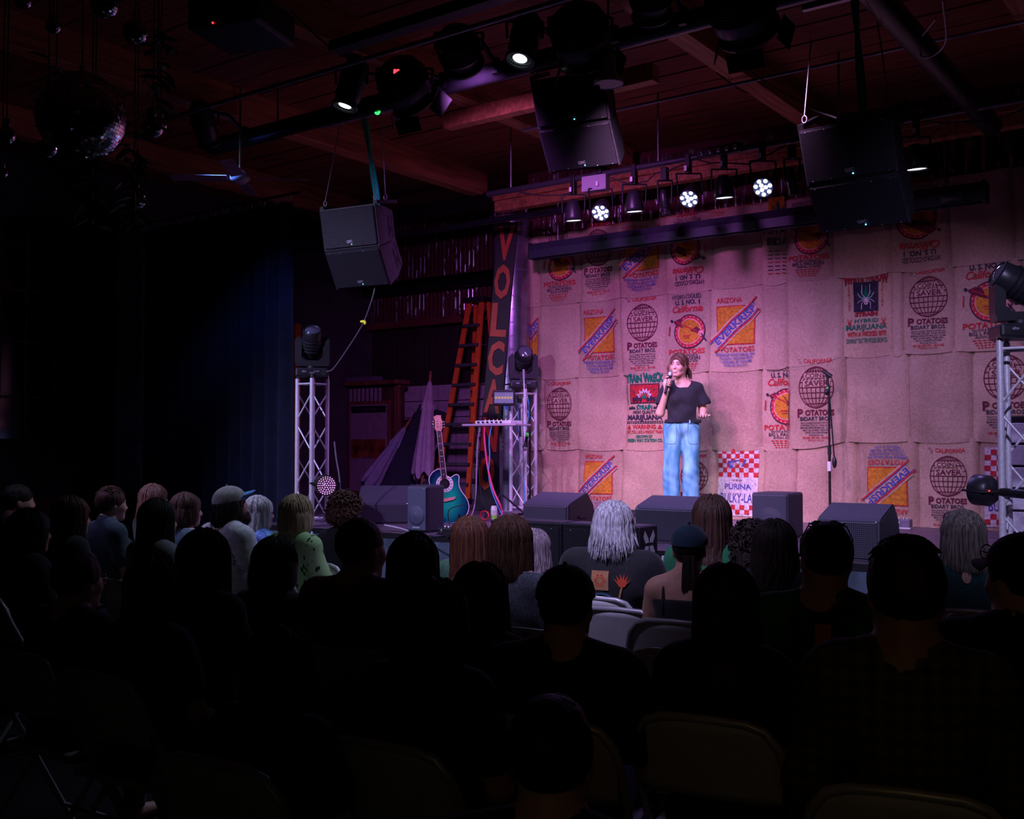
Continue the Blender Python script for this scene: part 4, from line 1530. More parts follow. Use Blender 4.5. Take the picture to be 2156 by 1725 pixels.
# ceiling fan over the left of the hall
c = AD(505, 376, 9.6)
t = thing('ceiling_fan', 'ceiling fan on a thin rod above the navy curtain', 'fan', c, 0.4)
MB().lathe([(0.0, -0.05), (0.05, -0.045), (0.09, -0.01), (0.09, 0.04), (0.04, 0.07), (0.015, 0.08)], 20).build('motor', mat('fan_white', (0.35, 0.30, 0.36), 0.5), t)
MB().tube([(0, 0, 0.08), (0, 0, CEIL - c.z)], 0.012, 8).build('down_rod', GALVP, t)
bl = MB().box((0.11, -0.06, -0.004), (0.62, 0.06, 0.004), 0, Matrix.Rotation(R(12), 4, 'X'), 0.003).mesh('blade', mat('fan_blade', (0.20, 0.13, 0.20), 0.5))
for k in range(4):
    link('blade', bl, t, (0, 0, 0), (0, 0, k * PI / 2 + 0.3))

# loose wires under the ceiling
def cable(pts, r, m, lab, cat='cable', n=6, seg=14, group=None, name='cable'):
    """smooth cable through the points (Catmull-Rom)"""
    P = [Vector(p) for p in pts]
    P = [P[0] * 2 - P[1]] + P + [P[-1] * 2 - P[-2]]
    out = []
    for i in range(1, len(P) - 2):
        for k in range(seg):
            u = k / seg
            a, bq, c_, d = P[i - 1], P[i], P[i + 1], P[i + 2]
            out.append(0.5 * ((2 * bq) + (c_ - a) * u + (2 * a - 5 * bq + 4 * c_ - d) * u * u + (3 * bq - a - 3 * c_ + d) * u ** 3))
    out.append(P[-2])
    return MB().tube(out, r, n).build(name, m, label=lab, cat=cat, group=group)


WIRE = mat('grey_wire', (0.14, 0.12, 0.13), 0.6)
cable([AY(1475, 70, 7.6), AY(1600, 165, 7.6), AY(1700, 225, 7.4), AY(1760, 248, 7.0)], 0.006, WIRE, 'thin grey wire sagging across the ceiling to the right speakers')
cable([AY(1390, 60, 8.4), AY(1480, 130, 8.4), AY(1560, 190, 8.6), AY(1612, 200, 8.6)], 0.006, RUBBER, 'black wire stapled along the middle ceiling beam')
cable([AY(610, 20, 5.0), AY(660, 70, 5.2), AY(720, 120, 5.4)], 0.006, RUBBER, 'dark wire drooping from the ceiling near the disco balls')
for (pa, pb, lab) in (((1360, 140), (1100, 195), 'steel conduit crossing the ceiling planks beside the bell lamp'), ((1700, 85), (1400, 140), 'thin conduit crossing the ceiling planks right of the bell lamp')):
    a = AY(*pa, 8.0)
    bq = AY(*pb, 8.0)
    MB().tube([(bq.x, 8.0, 4.54), (a.x + 2.0, 8.0, 4.54)], 0.014, 8).build('conduit', GALVP, label=lab, cat='pipe')
cable([AY(1985, 0, 6.0), AY(1990, 90, 6.9), AY(1950, 122, 7.1), AY(1930, 95, 7.1), AY(1970, 40, 6.6)], 0.006, GALVP, 'chain sling looped round the right black pipe', name='chain')

# ================================================================== GEAR ON THE STAGE
# ---------------------------------------------------------------- truss towers
def truss(loc, lab, h=1.40, w=0.20, grp='truss towers'):
    t = thing('truss_tower', lab, 'truss', loc, 0, grp)
    hw = w / 2
    for (x, y) in ((-hw, -hw), (hw, -hw), (hw, hw), (-hw, hw)):
        c = MB().tube([(x, y, 0.02), (x, y, h)], 0.021, 12).build('chord', ALU, t)
        MB().tube([(x, y, h), (x, y, h + 0.045)], 0.016, 10).build('spigot', CHROME, c)
    nb = 4
    seg = (h - 0.16) / nb
    for (a, b_) in (((-hw, -hw), (hw, -hw)), ((hw, -hw), (hw, hw)), ((hw, hw), (-hw, hw)), ((-hw, hw), (-hw, -hw))):
        for k in range(nb):
            z0, z1 = 0.08 + k * seg, 0.08 + (k + 1) * seg
            p, q = (a, b_) if k % 2 else (b_, a)
            zt = z1 - seg * 0.18
            MB().tube([(p[0], p[1], z0), (q[0], q[1], zt)], 0.008, 6).build('diagonal', ALU, t)
        for z in (0.06, h - 0.05):
            MB().tube([(a[0], a[1], z), (b_[0], b_[1], z)], 0.010, 6).build('crossbar', ALU, t)
    MB().box((-0.19, -0.19, 0.0), (0.19, 0.19, 0.02), bev=0.003).build('base_plate', mat('base_plate_lilac', (0.35, 0.28, 0.36), 0.4, 0.6), t)
    return t


def moving_head(loc, yaw, pan_dir, lab):
    t = thing('moving_head', lab, 'stage light', loc, yaw, 'moving heads on the trusses')
    base = MB().box((-0.155, -0.13, 0.0), (0.155, 0.13, 0.09), bev=0.02).build('base', BLACKP, t)
    MB().box((-0.10, -0.134, 0.03), (0.08, -0.128, 0.075)).build('control_panel', BLACK, base)
    pr_ = Print()
    pr_.text('alto', -0.07, 0.048, 0.018, 0)
    pr_.text('POWER', 0.05, 0.052, 0.010, 0)
    for k in range(4):
        pr_.rect(-0.02 + k * 0.012, 0.040, -0.012 + k * 0.012, 0.046, 0, 1, 1)
    link('legend', pr_.mesh('legend', [BADGE], lambda x, z, l: (x, -0.1345, z)), base)
    yk = MB()
    yk.prism([(-0.15, 0.11), (0.15, 0.11), (0.165, 0.16), (0.165, 0.36), (0.13, 0.40), (0.10, 0.36), (0.10, 0.20), (0.06, 0.165), (-0.06, 0.165), (-0.10, 0.20), (-0.10, 0.36), (-0.13, 0.40), (-0.165, 0.36), (-0.165, 0.16)], -0.06, 0.06)
    yk.build('yoke', BLACKP, t)
    MB().lathe([(0.07, 0.085), (0.07, 0.115)], 16).build('swivel', BLACK, t)
    q = (Matrix.Rotation(-yaw, 3, 'Z') @ Vector(pan_dir)).normalized()
    Mr = Matrix.Translation((0, 0, 0.33)) @ q.to_track_quat('Z', 'Y').to_matrix().to_4x4()
    hd = MB().lathe([(0, -0.155), (0.06, -0.15), (0.085, -0.12), (0.105, -0.02), (0.105, 0.05), (0.092, 0.10), (0.088, 0.155), (0.078, 0.165), (0.076, 0.15)], 24, 0, True, Mr, False).build('head', BLACKP, t)
    rb = MB()
    for k in range(4):
        z = -0.05 + k * 0.035
        rb.lathe([(0.104, z), (0.110, z + 0.004), (0.110, z + 0.010), (0.104, z + 0.014)], 24, 0, False, Mr, False)
    rb.build('ribs', BLACK, hd)
    MB().lathe([(0, 0.178), (0.04, 0.172), (0.076, 0.152)], 24, 0, True, Mr, False).build('lens', LENS_OFF, hd)
    return t


TL = Vector((-7.50, 7.02, STAGE))
TMID = Vector((-6.93, 9.72, STAGE))
TRI = AY(2152, 900, 7.05)
TRI.z = STAGE
truss(TL, 'left aluminium truss tower by the navy curtain')
truss(TMID, 'middle aluminium truss tower beside the mixer shelf and the sacks')
truss(TRI, 'right aluminium truss tower cut by the picture edge')
moving_head(TL + Vector((0, 0, 1.41)), 0.75, (0.42, -0.45, 0.80), 'moving head light on the left truss, aimed up')
moving_head(TMID + Vector((0, 0, 1.41)), 0.7, (0.62, -0.62, 0.55), 'moving head light on the middle truss, beside the silver duct')
moving_head(TRI + Vector((0, 0, 1.41)), 0.5, (-0.75, -0.55, 0.55), 'moving head light on the right truss, aimed left')


def clip_par(c, d, lab, lit):
    t = thing('truss_par', lab, 'stage light', c, 0, 'par lights clamped to the trusses')
    q = Vector(d).normalized()
    Mr = q.to_track_quat('Z', 'Y').to_matrix().to_4x4()
    r = 0.095
    MB().lathe([(0, -0.10), (0.07, -0.095), (r, -0.06), (r * 1.02, 0.03), (r * 0.97, 0.035), (r * 0.93, 0.02)], 28, 0, True, Mr, False).build('body', BLACKP, t)
    MB().lathe([(0, 0.016), (r * 0.93, 0.018)], 28, 0, False, Mr, False).build('face', BLACK, t)
    if lit:
        g = MB().lathe([(0.0, 0.006), (0.007, 0.003), (0.008, 0)], 6).mesh('led_dot', mat('pink_led_dot', (0.7, 0.4, 0.7), 0.3, 0, 0, emit=(0.95, 0.45, 0.95), es=0.55))
        for ring, nn in ((0.0, 1), (0.022, 6), (0.042, 12), (0.062, 18), (0.080, 22)):
            for k in range(nn):
                a = 2 * PI * k / nn
                o = link('led_dot', g, t)
                o.matrix_local = Mr @ Matrix.Translation((ring * math.cos(a), ring * math.sin(a), 0.019))
    MB().tube([_rt * -0.11, _rt * -0.11 - q * 0.14, _rt * 0.11 - q * 0.14, _rt * 0.11], 0.008, 6).build('bracket', BLACK, t)
    MB().tube([-q * 0.14, -q * 0.30], 0.028, 10).build('clamp', BLACK, t)
    MB().sphere(-q * 0.06 + Vector((0, 0, 0.0)) + (_c - Vector(c)).normalized() * 0.088, 0.005, 6, 4).build('status_led', LED_RED if not lit else LED_CYAN, t)
    return t


clip_par(AY(686, 1022, 6.86), (0.85, -0.45, -0.1), 'black par light with lilac LED face on the left truss', True)
clip_par(AY(2064, 1032, 7.0), (-0.85, 0.35, 0.05), 'black par light with red dot clamped to the right truss', False)

# LED panel clamped on the middle truss
c = AY(1061, 838, 9.45)
t = thing('led_floodlight', 'black LED panel with striped glowing face on the middle truss', 'stage light', c, 0.62)
MB().box((-0.125, -0.03, -0.09), (0.125, 0.05, 0.09), bev=0.018).build('housing', BLACKP, t)
LEDP = mat('led_panel_face', (0.2, 0.2, 0.25), 0.3, 0, 0.1, 20, emit=(0.16, 0.20, 0.40), es=0.22)
MB().box((-0.105, -0.034, -0.06), (0.105, -0.029, 0.06)).build('screen', LEDP, t)
for k in range(6):
    MB().box((-0.10 + k * 0.034, -0.0355, -0.012), (-0.075 + k * 0.034, -0.034, 0.012), 0).build('led_bar', mat('amber_led', (0.5, 0.4, 0.1), 0.3, 0, 0, emit=(0.5, 0.42, 0.12), es=0.35), t)
MB().tube([(0, 0.0, 0.09), (0.0, 0.02, 0.15), (0.06, 0.10, 0.16)], 0.010, 6).build('bracket', BLACK, t)
MB().tube([(0.03, 0, -0.09), (0.035, 0, -0.13)], 0.014, 8).build('blue_plug', mat('blue_plug', (0.02, 0.12, 0.5), 0.4), t)

# ---------------------------------------------------------------- mixer shelf on a pole stand
c = AY(1050, 893, 9.0)
t = thing('mixer_stand', 'grey shelf on a black pole stand next to the middle truss', 'stand', (c.x, c.y, STAGE), 0.12)
hz = c.z - STAGE
MB().box((-0.36, -0.17, hz - 0.022), (0.30, 0.17, hz), bev=0.004).build('shelf', mat('shelf_grey', (0.42, 0.36, 0.44), 0.5), t)
MB().tube([(0.03, 0, 0.02), (0.03, 0, hz - 0.02)], 0.020, 10).build('pole', mat('dark_pole', (0.06, 0.06, 0.08), 0.35, 0.5), t)
for a in (0.4, 2.5, 4.6):
    MB().tube([(0.03, 0, 0.25), (0.03 + 0.28 * math.cos(a), 0.28 * math.sin(a), 0.012)], 0.012, 6).build('leg', BLACK, t)
for k in range(4):
    MB().sphere((0.055, -0.02, hz - 0.12 - k * 0.05), 0.007, 6, 4).build('pin', CHROME, t)
t = thing('mixer', 'slim silver mixer with cables plugged in on the shelf', 'mixer', (c.x - 0.02, c.y, STAGE + hz), 0.12)
MB().box((-0.20, -0.13, 0.0), (0.24, 0.13, 0.035), bev=0.006).build('case', ALU, t)
for k in range(7):
    MB().lathe([(0.009, 0.036), (0.008, 0.052), (0, 0.054)], 8, 0, True, Matrix.Translation((-0.15 + k * 0.05, 0, 0))).build('knob', CHROME, t)
for k in range(6):
    MB().tube([(-0.15 + k * 0.055, -0.13, 0.018), (-0.15 + k * 0.055, -0.155, 0.016)], 0.009, 8).build('jack', BLACK, t)
cpt = lambda x, y, Y=8.85: AY(x, y, Y)
PINKC = mat('pink_cable', (0.75, 0.06, 0.22), 0.5, 0, 0.05)
BLUEC = mat('blue_cable', (0.05, 0.35, 0.65), 0.5, 0, 0.05)
LILC = mat('lilac_cable', (0.38, 0.30, 0.42), 0.5, 0, 0.05)
cable([cpt(1021, 893), cpt(1020, 925), cpt(1027, 985), cpt(1038, 1030), cpt(1052, 1062), cpt(1057, 1080), AZ(1052, 1093, STAGE + 0.008)], 0.011, PINKC, 'bright pink cable hanging from the mixer to the stage floor')
cable([cpt(1036, 893), cpt(1030, 925), cpt(1031, 960), cpt(1029, 1000), cpt(1036, 1035), cpt(1050, 1070), AZ(1060, 1092, STAGE + 0.008)], 0.007, BLUEC, 'thin blue cable hanging from the mixer beside the pink one')
cable([cpt(1012, 893), cpt(1006, 930), cpt(1004, 980), cpt(1002, 1040), cpt(998, 1070), AZ(990, 1092, STAGE + 0.008)], 0.007, LILC, 'lilac cable hanging straight down from the mixer')
cable([cpt(1000, 893), cpt(1004, 935), cpt(1008, 980), cpt(1010, 1020), cpt(1018, 1068), AZ(1022, 1085, STAGE + 0.008)], 0.004, RUBBER, 'thin dark cable hanging left of the mixer cables')
cable([AY(1095, 838, 9.55), AY(1092, 870, 9.55), AY(1093, 920, 9.55), AY(1094, 968, 9.55)], 0.006, BLUEC, 'light blue cable looping down the middle truss, left strand')
cable([AY(1110, 832, 9.55), AY(1114, 860, 9.55), AY(1111, 885, 9.55), AY(1108, 900, 9.5)], 0.006, BLUEC, 'light blue cable at the hanging microphone, right strand')
cable([AY(1101, 998, 9.55), AY(1104, 1030, 9.55), AY(1105, 1078, 9.55)], 0.006, BLUEC, 'light blue cable low on the middle truss')

# ---------------------------------------------------------------- boom stand with a microphone hanging head down
b0 = AZ(1096, 1086, STAGE)
t = thing('boom_stand', 'black boom stand with a raised arm in front of the middle truss', 'microphone stand', (b0.x, 9.45, STAGE))
o0 = Vector((b0.x, 9.45, STAGE))
L2 = lambda x, y: AY(x, y, 9.45) - o0
MB().lathe([(0.14, 0.0), (0.14, 0.015), (0.03, 0.025), (0.015, 0.03)], 24).build('base', BLACK, t)
pj = L2(1094, 845)
MB().tube([(0, 0, 0.02), (0, 0, pj.z)], 0.012, 8).build('pole', BLACK, t)
MB().tube([L2(1103, 780), L2(1104, 845), L2(1103, 912)], 0.007, 8).build('boom_arm', ALU, t)
MB().tube([L2(1102.5, 778), L2(1103, 798)], 0.014, 8).build('counterweight', mat('grey_weight', (0.32, 0.30, 0.36), 0.4, 0.3), t)
MB().box(tuple(pj + Vector((-0.03, -0.03, -0.03))), tuple(pj + Vector((0.06, 0.03, 0.03))), bev=0.01).build('joint', CHROME, t)
MB().tube([L2(1094, 860), L2(1095, 905), L2(1095, 920)], [0.012, 0.013, 0.018], 8).build('grip', BLACKP, t)


def microphone(name, lab, a, d, ring=None, grp=None):
    """head at a, handle running along d"""
    t = thing(name, lab, 'microphone', a, 0, grp)
    q = Vector(d).normalized()
    Mr = q.to_track_quat('Z', 'Y').to_matrix().to_4x4()
    MB().lathe([(0.0, -0.030), (0.015, -0.027), (0.025, -0.012), (0.0265, 0.004), (0.024, 0.016), (0.0235, 0.02)], 16, 0, True, Mr, False).build('grille_ball', mat('mic_mesh', (0.42, 0.44, 0.46), 0.4, 0.7, 0.3, 300, 0.3), t)
    MB().lathe([(0.0245, 0.012), (0.0255, 0.02), (0.021, 0.03), (0.0175, 0.08), (0.0135, 0.18), (0.013, 0.20), (0.0, 0.20)], 16, 0, True, Mr, False).build('handle', BLACKP, t)
    if ring:
        MB().lathe([(0.016, 0.13), (0.018, 0.135), (0.018, 0.165), (0.0155, 0.17)], 14, 0, True, Mr, False).build('colour_ring', ring, t)
    return t


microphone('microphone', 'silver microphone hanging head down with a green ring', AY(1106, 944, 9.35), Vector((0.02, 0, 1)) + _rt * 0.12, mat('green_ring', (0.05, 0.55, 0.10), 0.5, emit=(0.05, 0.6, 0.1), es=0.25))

# ---------------------------------------------------------------- straight microphone stand
b0 = AZ(1748, 1108, STAGE)
t = thing('microphone_stand', 'black microphone stand with folded boom right of the performer', 'microphone stand', b0)
o0 = b0.copy()
L2 = lambda x, y: AY(x, y, o0.y) - o0
MB().lathe([(0.15, 0.0), (0.15, 0.012), (0.03, 0.025), (0.014, 0.035)], 28).build('base', BLACK, t)
zj = L2(1742, 832).z
MB().tube([(0, 0, 0.03), (0, 0, L2(1742, 950).z)], 0.013, 8).build('lower_tube', BLACK, t)
MB().tube([(0, 0, L2(1742, 950).z), (0, 0, zj)], 0.010, 8).build('upper_tube', BLACK, t)
MB().tube([(0, 0, L2(1742, 958).z), (0, 0, L2(1742, 940).z)], 0.017, 10).build('clutch', BLACKP, t)
MB().box((-0.016, -0.016, L2(1742, 992).z), (0.016, -0.012, L2(1742, 972).z)).build('brand_label', WHITE, t)
MB().sphere(L2(1741, 826), (0.026, 0.03, 0.03), 12, 8).build('boom_joint', BLACKP, t)
MB().tube([L2(1745, 808), L2(1747, 840), L2(1757, 972)], 0.007, 8).build('boom_tube', BLACK, t)
q = L2(1757, 974)
MB().sphere(q, (0.022, 0.022, 0.055), 12, 8).build('counterweight', BLACKP, t)
MB().tube([L2(1744, 818), L2(1742, 796), L2(1740, 788)], 0.012, 8).build('neck', BLACKP, t)
MB().tube([L2(1734, 782), L2(1750, 793)], [0.016, 0.022], 10).build('clip', BLACKP, t)
MB().sphere(L2(1744, 817) + Vector((0, -0.02, 0)), 0.010, 8, 6).build('green_light', mat('green_ring'), t)  # small green light on the stand, its glow put into the material

# ---------------------------------------------------------------- guitar on its stand
GX = AY(943, 1048, 8.05)
GS = 1.0 / 6.16 * ((GX - _c).dot(_fw)) / FPX
Gq = lambda x, y: ((x - 620) * GS, (1200 - y) * GS)
t = thing('acoustic_guitar', 'green sunburst acoustic guitar with cutaway leaning on a stand', 'guitar', (GX.x, GX.y, GX.z), YAW + 0.18, rot=(R(-9), 0, YAW + 0.20))
out = [(520, 832), (455, 850), (405, 895), (378, 955), (385, 1025), (412, 1085), (420, 1140), (408, 1200), (388, 1275), (382, 1350), (405, 1430), (460, 1495), (540, 1530), (620, 1537), (705, 1525), (795, 1490), (860, 1425), (890, 1345), (884, 1268), (850, 1195), (802, 1128), (772, 1060), (765, 990), (771, 930), (742, 902), (702, 914), (660, 942), (605, 930)]


def smooth_poly(pts, seg=4):
    n = len(pts)
    o = []
    for i in range(n):
        a, b_, c_, d = (Vector(pts[(i + k) % n]) for k in (-1, 0, 1, 2))
        for k in range(seg):
            u = k / seg
            o.append(0.5 * ((2 * b_) + (c_ - a) * u + (2 * a - 5 * b_ + 4 * c_ - d) * u * u + (3 * b_ - a - 3 * c_ + d) * u ** 3))
    return [(v.x, v.y) for v in o]


opoly = [Gq(*p) for p in smooth_poly(out)]
BURST = mat('green_burst', (0.0, 0.2, 0.12), 0.22, 0, 0.1, coat=0.6)
nt, b = nodes(BURST)
tc = nt.nodes.new('ShaderNodeTexCoord')
mp = nt.nodes.new('ShaderNodeMapping')
mp.inputs['Location'].default_value = (0.0, 0, 0.055)
mp.inputs['Scale'].default_value = (4.6, 0, 2.9)
gr = nt.nodes.new('ShaderNodeTexGradient')
gr.gradient_type = 'SPHERICAL'
nt.links.new(tc.outputs['Object'], mp.inputs['Vector'])
nt.links.new(mp.outputs['Vector'], gr.inputs['Vector'])
cr = nt.nodes.new('ShaderNodeValToRGB')
cr.color_ramp.elements[0].color = (0.004, 0.012, 0.055, 1)
cr.color_ramp.elements[0].position = 0.05
cr.color_ramp.elements[1].color = (0.008, 0.42, 0.22, 1)
cr.color_ramp.elements[1].position = 0.75
e = cr.color_ramp.elements.new(0.35)
e.color = (0.004, 0.11, 0.12, 1)
nt.links.new(gr.outputs['Fac'], cr.inputs['Fac'])
nt.links.new(cr.outputs['Color'], b.inputs['Base Color'])
IVORY = mat('ivory_binding', (0.80, 0.72, 0.66), 0.4)
MB().prism(opoly, -0.01, 0.085).build('body', BURST, t)
MB().tube([(p[0], -0.011, p[1]) for p in opoly + opoly[:1]], 0.0045, 5, cap=False).build('binding', IVORY, t)
hc = Gq(580, 1022)
MB().lathe([(68 * GS, 0.0), (112 * GS, 0.0)], 32, 0, False, Matrix.Translation((hc[0], -0.0125, hc[1])) @ Matrix.Rotation(PI / 2, 4, 'X'), False).build('rosette', IVORY, t)
for k in range(14):
    a = 2 * PI * k / 14
    MB().box((hc[0] + 90 * GS * math.cos(a) - 0.007, -0.0145, hc[1] + 90 * GS * math.sin(a) - 0.005), (hc[0] + 90 * GS * math.cos(a) + 0.007, -0.0125, hc[1] + 90 * GS * math.sin(a) + 0.005)).build('inlay', mat('inlay_grey', (0.2, 0.2, 0.25), 0.4), t)
MB().lathe([(0, 0.0), (69 * GS, 0.0)], 28, 0, False, Matrix.Translation((hc[0], -0.0120, hc[1])) @ Matrix.Rotation(PI / 2, 4, 'X'), False).build('sound_hole', mat('hole_black', (0.004, 0.004, 0.004), 0.9), t)
NECKM = mat('neck_rosewood', (0.045, 0.020, 0.022), 0.4)
nk = [Gq(*p) for p in ((487, 328), (543, 328), (606, 955), (538, 975))]
neck = MB().prism(nk, -0.024, -0.004).build('neck', NECKM, t)
for sx in ((487, 328, 538, 975), (543, 328, 606, 955)):
    a, b_ = Gq(sx[0], sx[1]), Gq(sx[2], sx[3])
    MB().tube([(a[0], -0.024, a[1]), (b_[0], -0.024, b_[1])], 0.002, 5).build('neck_binding', IVORY, neck)
for k in range(18):
    u = 1 - 0.944 ** (k + 1)
    u = u / 0.66
    if u > 1:
        break
    xl, xr = 487 + (538 - 487) * u, 543 + (606 - 543) * u
    yy = 328 + 635 * u
    a, b_ = Gq(xl, yy + 2), Gq(xr, yy)
    MB().tube([(a[0], -0.0248, a[1]), (b_[0], -0.0248, b_[1])], 0.0012, 4).build('fret', CHROME, neck)
    if k in (0, 2, 4, 6, 8, 11, 14):
        for dx in ((-0.2, 0.2) if k in (2, 4, 6, 11) else (0,)):
            p = Gq((xl + xr) / 2 + dx * 55, yy + 16)
            MB().box((p[0] - 0.004, -0.026, p[1] - 0.004), (p[0] + 0.004, -0.0238, p[1] + 0.004)).build('fret_marker', IVORY, neck)
hs = [Gq(*p) for p in ((445, 142), (488, 116), (548, 120), (545, 150), (563, 200), (563, 290), (545, 330), (485, 330), (464, 300), (466, 190))]
head = MB().prism(hs, -0.020, -0.004).build('headstock', mat('headstock_maple', (0.62, 0.30, 0.22), 0.35), t)
for k in range(3):
    for (x, sg) in ((452 - k * 2, -1), (574 + k * 3, 1)):
        p = Gq(x, 205 + k * 36)
        MB().tube([(p[0] - sg * 0.02, -0.012, p[1]), (p[0], -0.012, p[1])], 0.003, 6).build('tuner_shaft', CHROME, head)
        MB().sphere((p[0] + sg * 0.006, -0.012, p[1]), (0.008, 0.005, 0.010), 8, 6).build('tuner', CHROME, head)
    for (x, y) in ((496, 195), (540, 225)):
        p = Gq(x + k * 2, y + k * 36)
        MB().tube([(p[0], -0.02, p[1]), (p[0], -0.028, p[1])], 0.004, 8).build('post', CHROME, head)
br = [Gq(*p) for p in ((455, 1232), (560, 1215), (718, 1192), (716, 1208), (690, 1232), (600, 1252), (520, 1262), (460, 1258))]
MB().prism(br, -0.022, -0.008).build('bridge', mat('headstock_maple'), t)
for k in range(6):
    a, b_ = Gq(492 + k * 9, 330), Gq(548 + k * 13, 1225)
    MB().tube([(a[0], -0.028, a[1]), (b_[0], -0.026, b_[1])], 0.0009, 4).build('string', CHROME, t)
gb = GX + Vector((0.02, 0.10, 0))
t = thing('guitar_stand', 'black A-frame stand under the green guitar', 'guitar stand', (GX.x, GX.y, STAGE), YAW + 0.2)
for sg in (-1, 1):
    MB().tube([(sg * 0.13, -0.10, 0.01), (sg * 0.10, 0.0, 0.10), (0, 0.13, 0.42)], 0.010, 8).build('leg', BLACK, t)
    MB().tube([(sg * 0.10, 0.0, 0.045), (sg * 0.10, -0.08, 0.045), (sg * 0.10, -0.085, 0.08)], 0.010, 8).build('arm', BLACK, t)
MB().tube([(0, 0.13, 0.42), (0, 0.22, 0.01)], 0.010, 8).build('rear_leg', BLACK, t)


# ---------------------------------------------------------------- wedge monitors
def perforated(name, col):
    m = mat(name, col, 0.45, 0.3)
    nt, b = nodes(m)
    tc = nt.nodes.new('ShaderNodeTexCoord')
    vo = nt.nodes.new('ShaderNodeTexVoronoi')
    vo.inputs['Scale'].default_value = 75
    vo.inputs['Randomness'].default_value = 0.0
    nt.links.new(tc.outputs['Object'], vo.inputs['Vector'])
    cr = nt.nodes.new('ShaderNodeValToRGB')
    cr.color_ramp.elements[0].color = (col[0] * 0.15, col[1] * 0.15, col[2] * 0.15, 1)
    cr.color_ramp.elements[0].position = 0.30
    cr.color_ramp.elements[1].color = (*col, 1)
    cr.color_ramp.elements[1].position = 0.42
    nt.links.new(vo.outputs['Distance'], cr.inputs['Fac'])
    nt.links.new(cr.outputs['Color'], b.inputs['Base Color'])
    return m


PERF = perforated('perforated_steel', (0.085, 0.082, 0.11))
WCAB = mat('wedge_cabinet', (0.050, 0.047, 0.065), 0.55, 0, 0.25, 160, 0.3)


def wedge(loc, rz, w, lab, h=0.33, d=0.46, lip=0.20):
    """long floor monitor; perforated grille at -y, sloped lid rising to the back"""
    t = thing('floor_monitor', lab, 'floor monitor', loc, rz, 'floor monitors on the stage')
    prof = [(0, 0), (0.0, lip), (0.03, lip + 0.02), (d * 0.60, h), (d * 0.68, h), (d * 0.86, h * 0.72), (d, h * 0.30), (d, 0)]
    k = len(prof)
    vs = [(-w / 2, y, z) for (y, z) in prof] + [(w / 2, y, z) for (y, z) in prof]
    body = MB().add(vs, [tuple(range(k - 1, -1, -1)), tuple(range(k, 2 * k))] + [(i, (i + 1) % k, k + (i + 1) % k, k + i) for i in range(k)]).build('cabinet', WCAB, t)
    MB().box((-w / 2 + 0.015, -0.012, 0.015), (w / 2 - 0.015, 0.001, lip - 0.008), bev=0.005).build('grille', PERF, body)
    for sg in (-1, 1):
        x = sg * (w / 2 + 0.006)
        pr2 = [(0.015, 0.015), (0.015, lip), (d * 0.60, h - 0.012), (d * 0.68, h - 0.012), (d * 0.86, h * 0.70), (d - 0.015, h * 0.30), (d - 0.015, 0.015)]
        kk = len(pr2)
        vs = [(x, y, z) for (y, z) in pr2] + [(sg * (w / 2 - 0.002), y, z) for (y, z) in pr2]
        MB().add(vs, [tuple(range(kk)), tuple(range(2 * kk - 1, kk - 1, -1))] + [(i, (i + 1) % kk, kk + (i + 1) % kk, kk + i) for i in range(kk)]).build('side_panel', BLACKP, body)
        MB().tube([(x + sg * 0.004, d * 0.35, lip * 0.55), (x + sg * 0.004, d * 0.60, lip * 0.55)], 0.012, 8).build('handle', BLACK, body)
    for sg in (-1, 1):
        MB().sphere((sg * (w / 2 - 0.02), -0.01, lip - 0.006), 0.006, 6, 4).build('corner_screw', CHROME, body)
    return t


def wedge_px(x0, x1, y, Y, lab, rz=0.0, **kw):
    a, c = AY(x0, y, Y), AY(x1, y, Y)
    return wedge(((a.x + c.x) / 2, Y, STAGE), rz, (c - a).length, lab, **kw)


wedge_px(1722, 1852, 1115, 6.93, 'right floor monitor with grille at the stage edge', h=0.36, lip=0.26)
wedge_px(1338, 1470, 1098, 7.35, 'middle floor monitor at the performer\'s feet', h=0.35, lip=0.26)
wedge_px(1102, 1196, 1085, 7.55, 'left-centre floor monitor behind the black subwoofers', h=0.34, lip=0.24)
a = AY(793, 1090, 7.35)
wedge((a.x - 0.05, 7.50, STAGE), R(38), 0.50, 'left floor monitor between the left truss and small speaker', h=0.36, lip=0.20)


# ---------------------------------------------------------------- upright speakers
def upright(loc, rz, w, d, h, lab, grille_col, horn=True):
    t = thing('stage_speaker', lab, 'speaker', loc, rz, 'upright speakers on the stage')
    cab = MB().box((-w / 2, 0.0, 0.0), (w / 2, d, h), bev=0.02).build('cabinet', WCAB, t)
    MB().box((-w / 2 + 0.012, -0.015, 0.015), (w / 2 - 0.012, 0.004, h - 0.015), bev=0.010).build('grille', mat('grille_' + lab[:6].strip().replace(' ', '_'), grille_col, 0.5, 0.3, 0.25, 260, 0.4), cab)
    MB().lathe([(0.0, 0.02), (0.06, 0.008), (w * 0.38, 0.004), (w * 0.39, 0.0)], 28, 0, True, Matrix.Translation((0, -0.0145, h * 0.35)) @ Matrix.Rotation(PI / 2, 4, 'X')).build('woofer_dome', mat('grille_' + lab[:6].strip().replace(' ', '_')), cab)
    for sx in (-1, 1):
        for z in (0.03, h - 0.03):
            MB().sphere((sx * (w / 2 - 0.03), -0.016, z), 0.006, 6, 4).build('screw', CHROME, cab)
    MB().box((-0.04, -0.019, 0.035), (0.04, -0.014, 0.05)).build('badge', BADGE, cab)
    return t


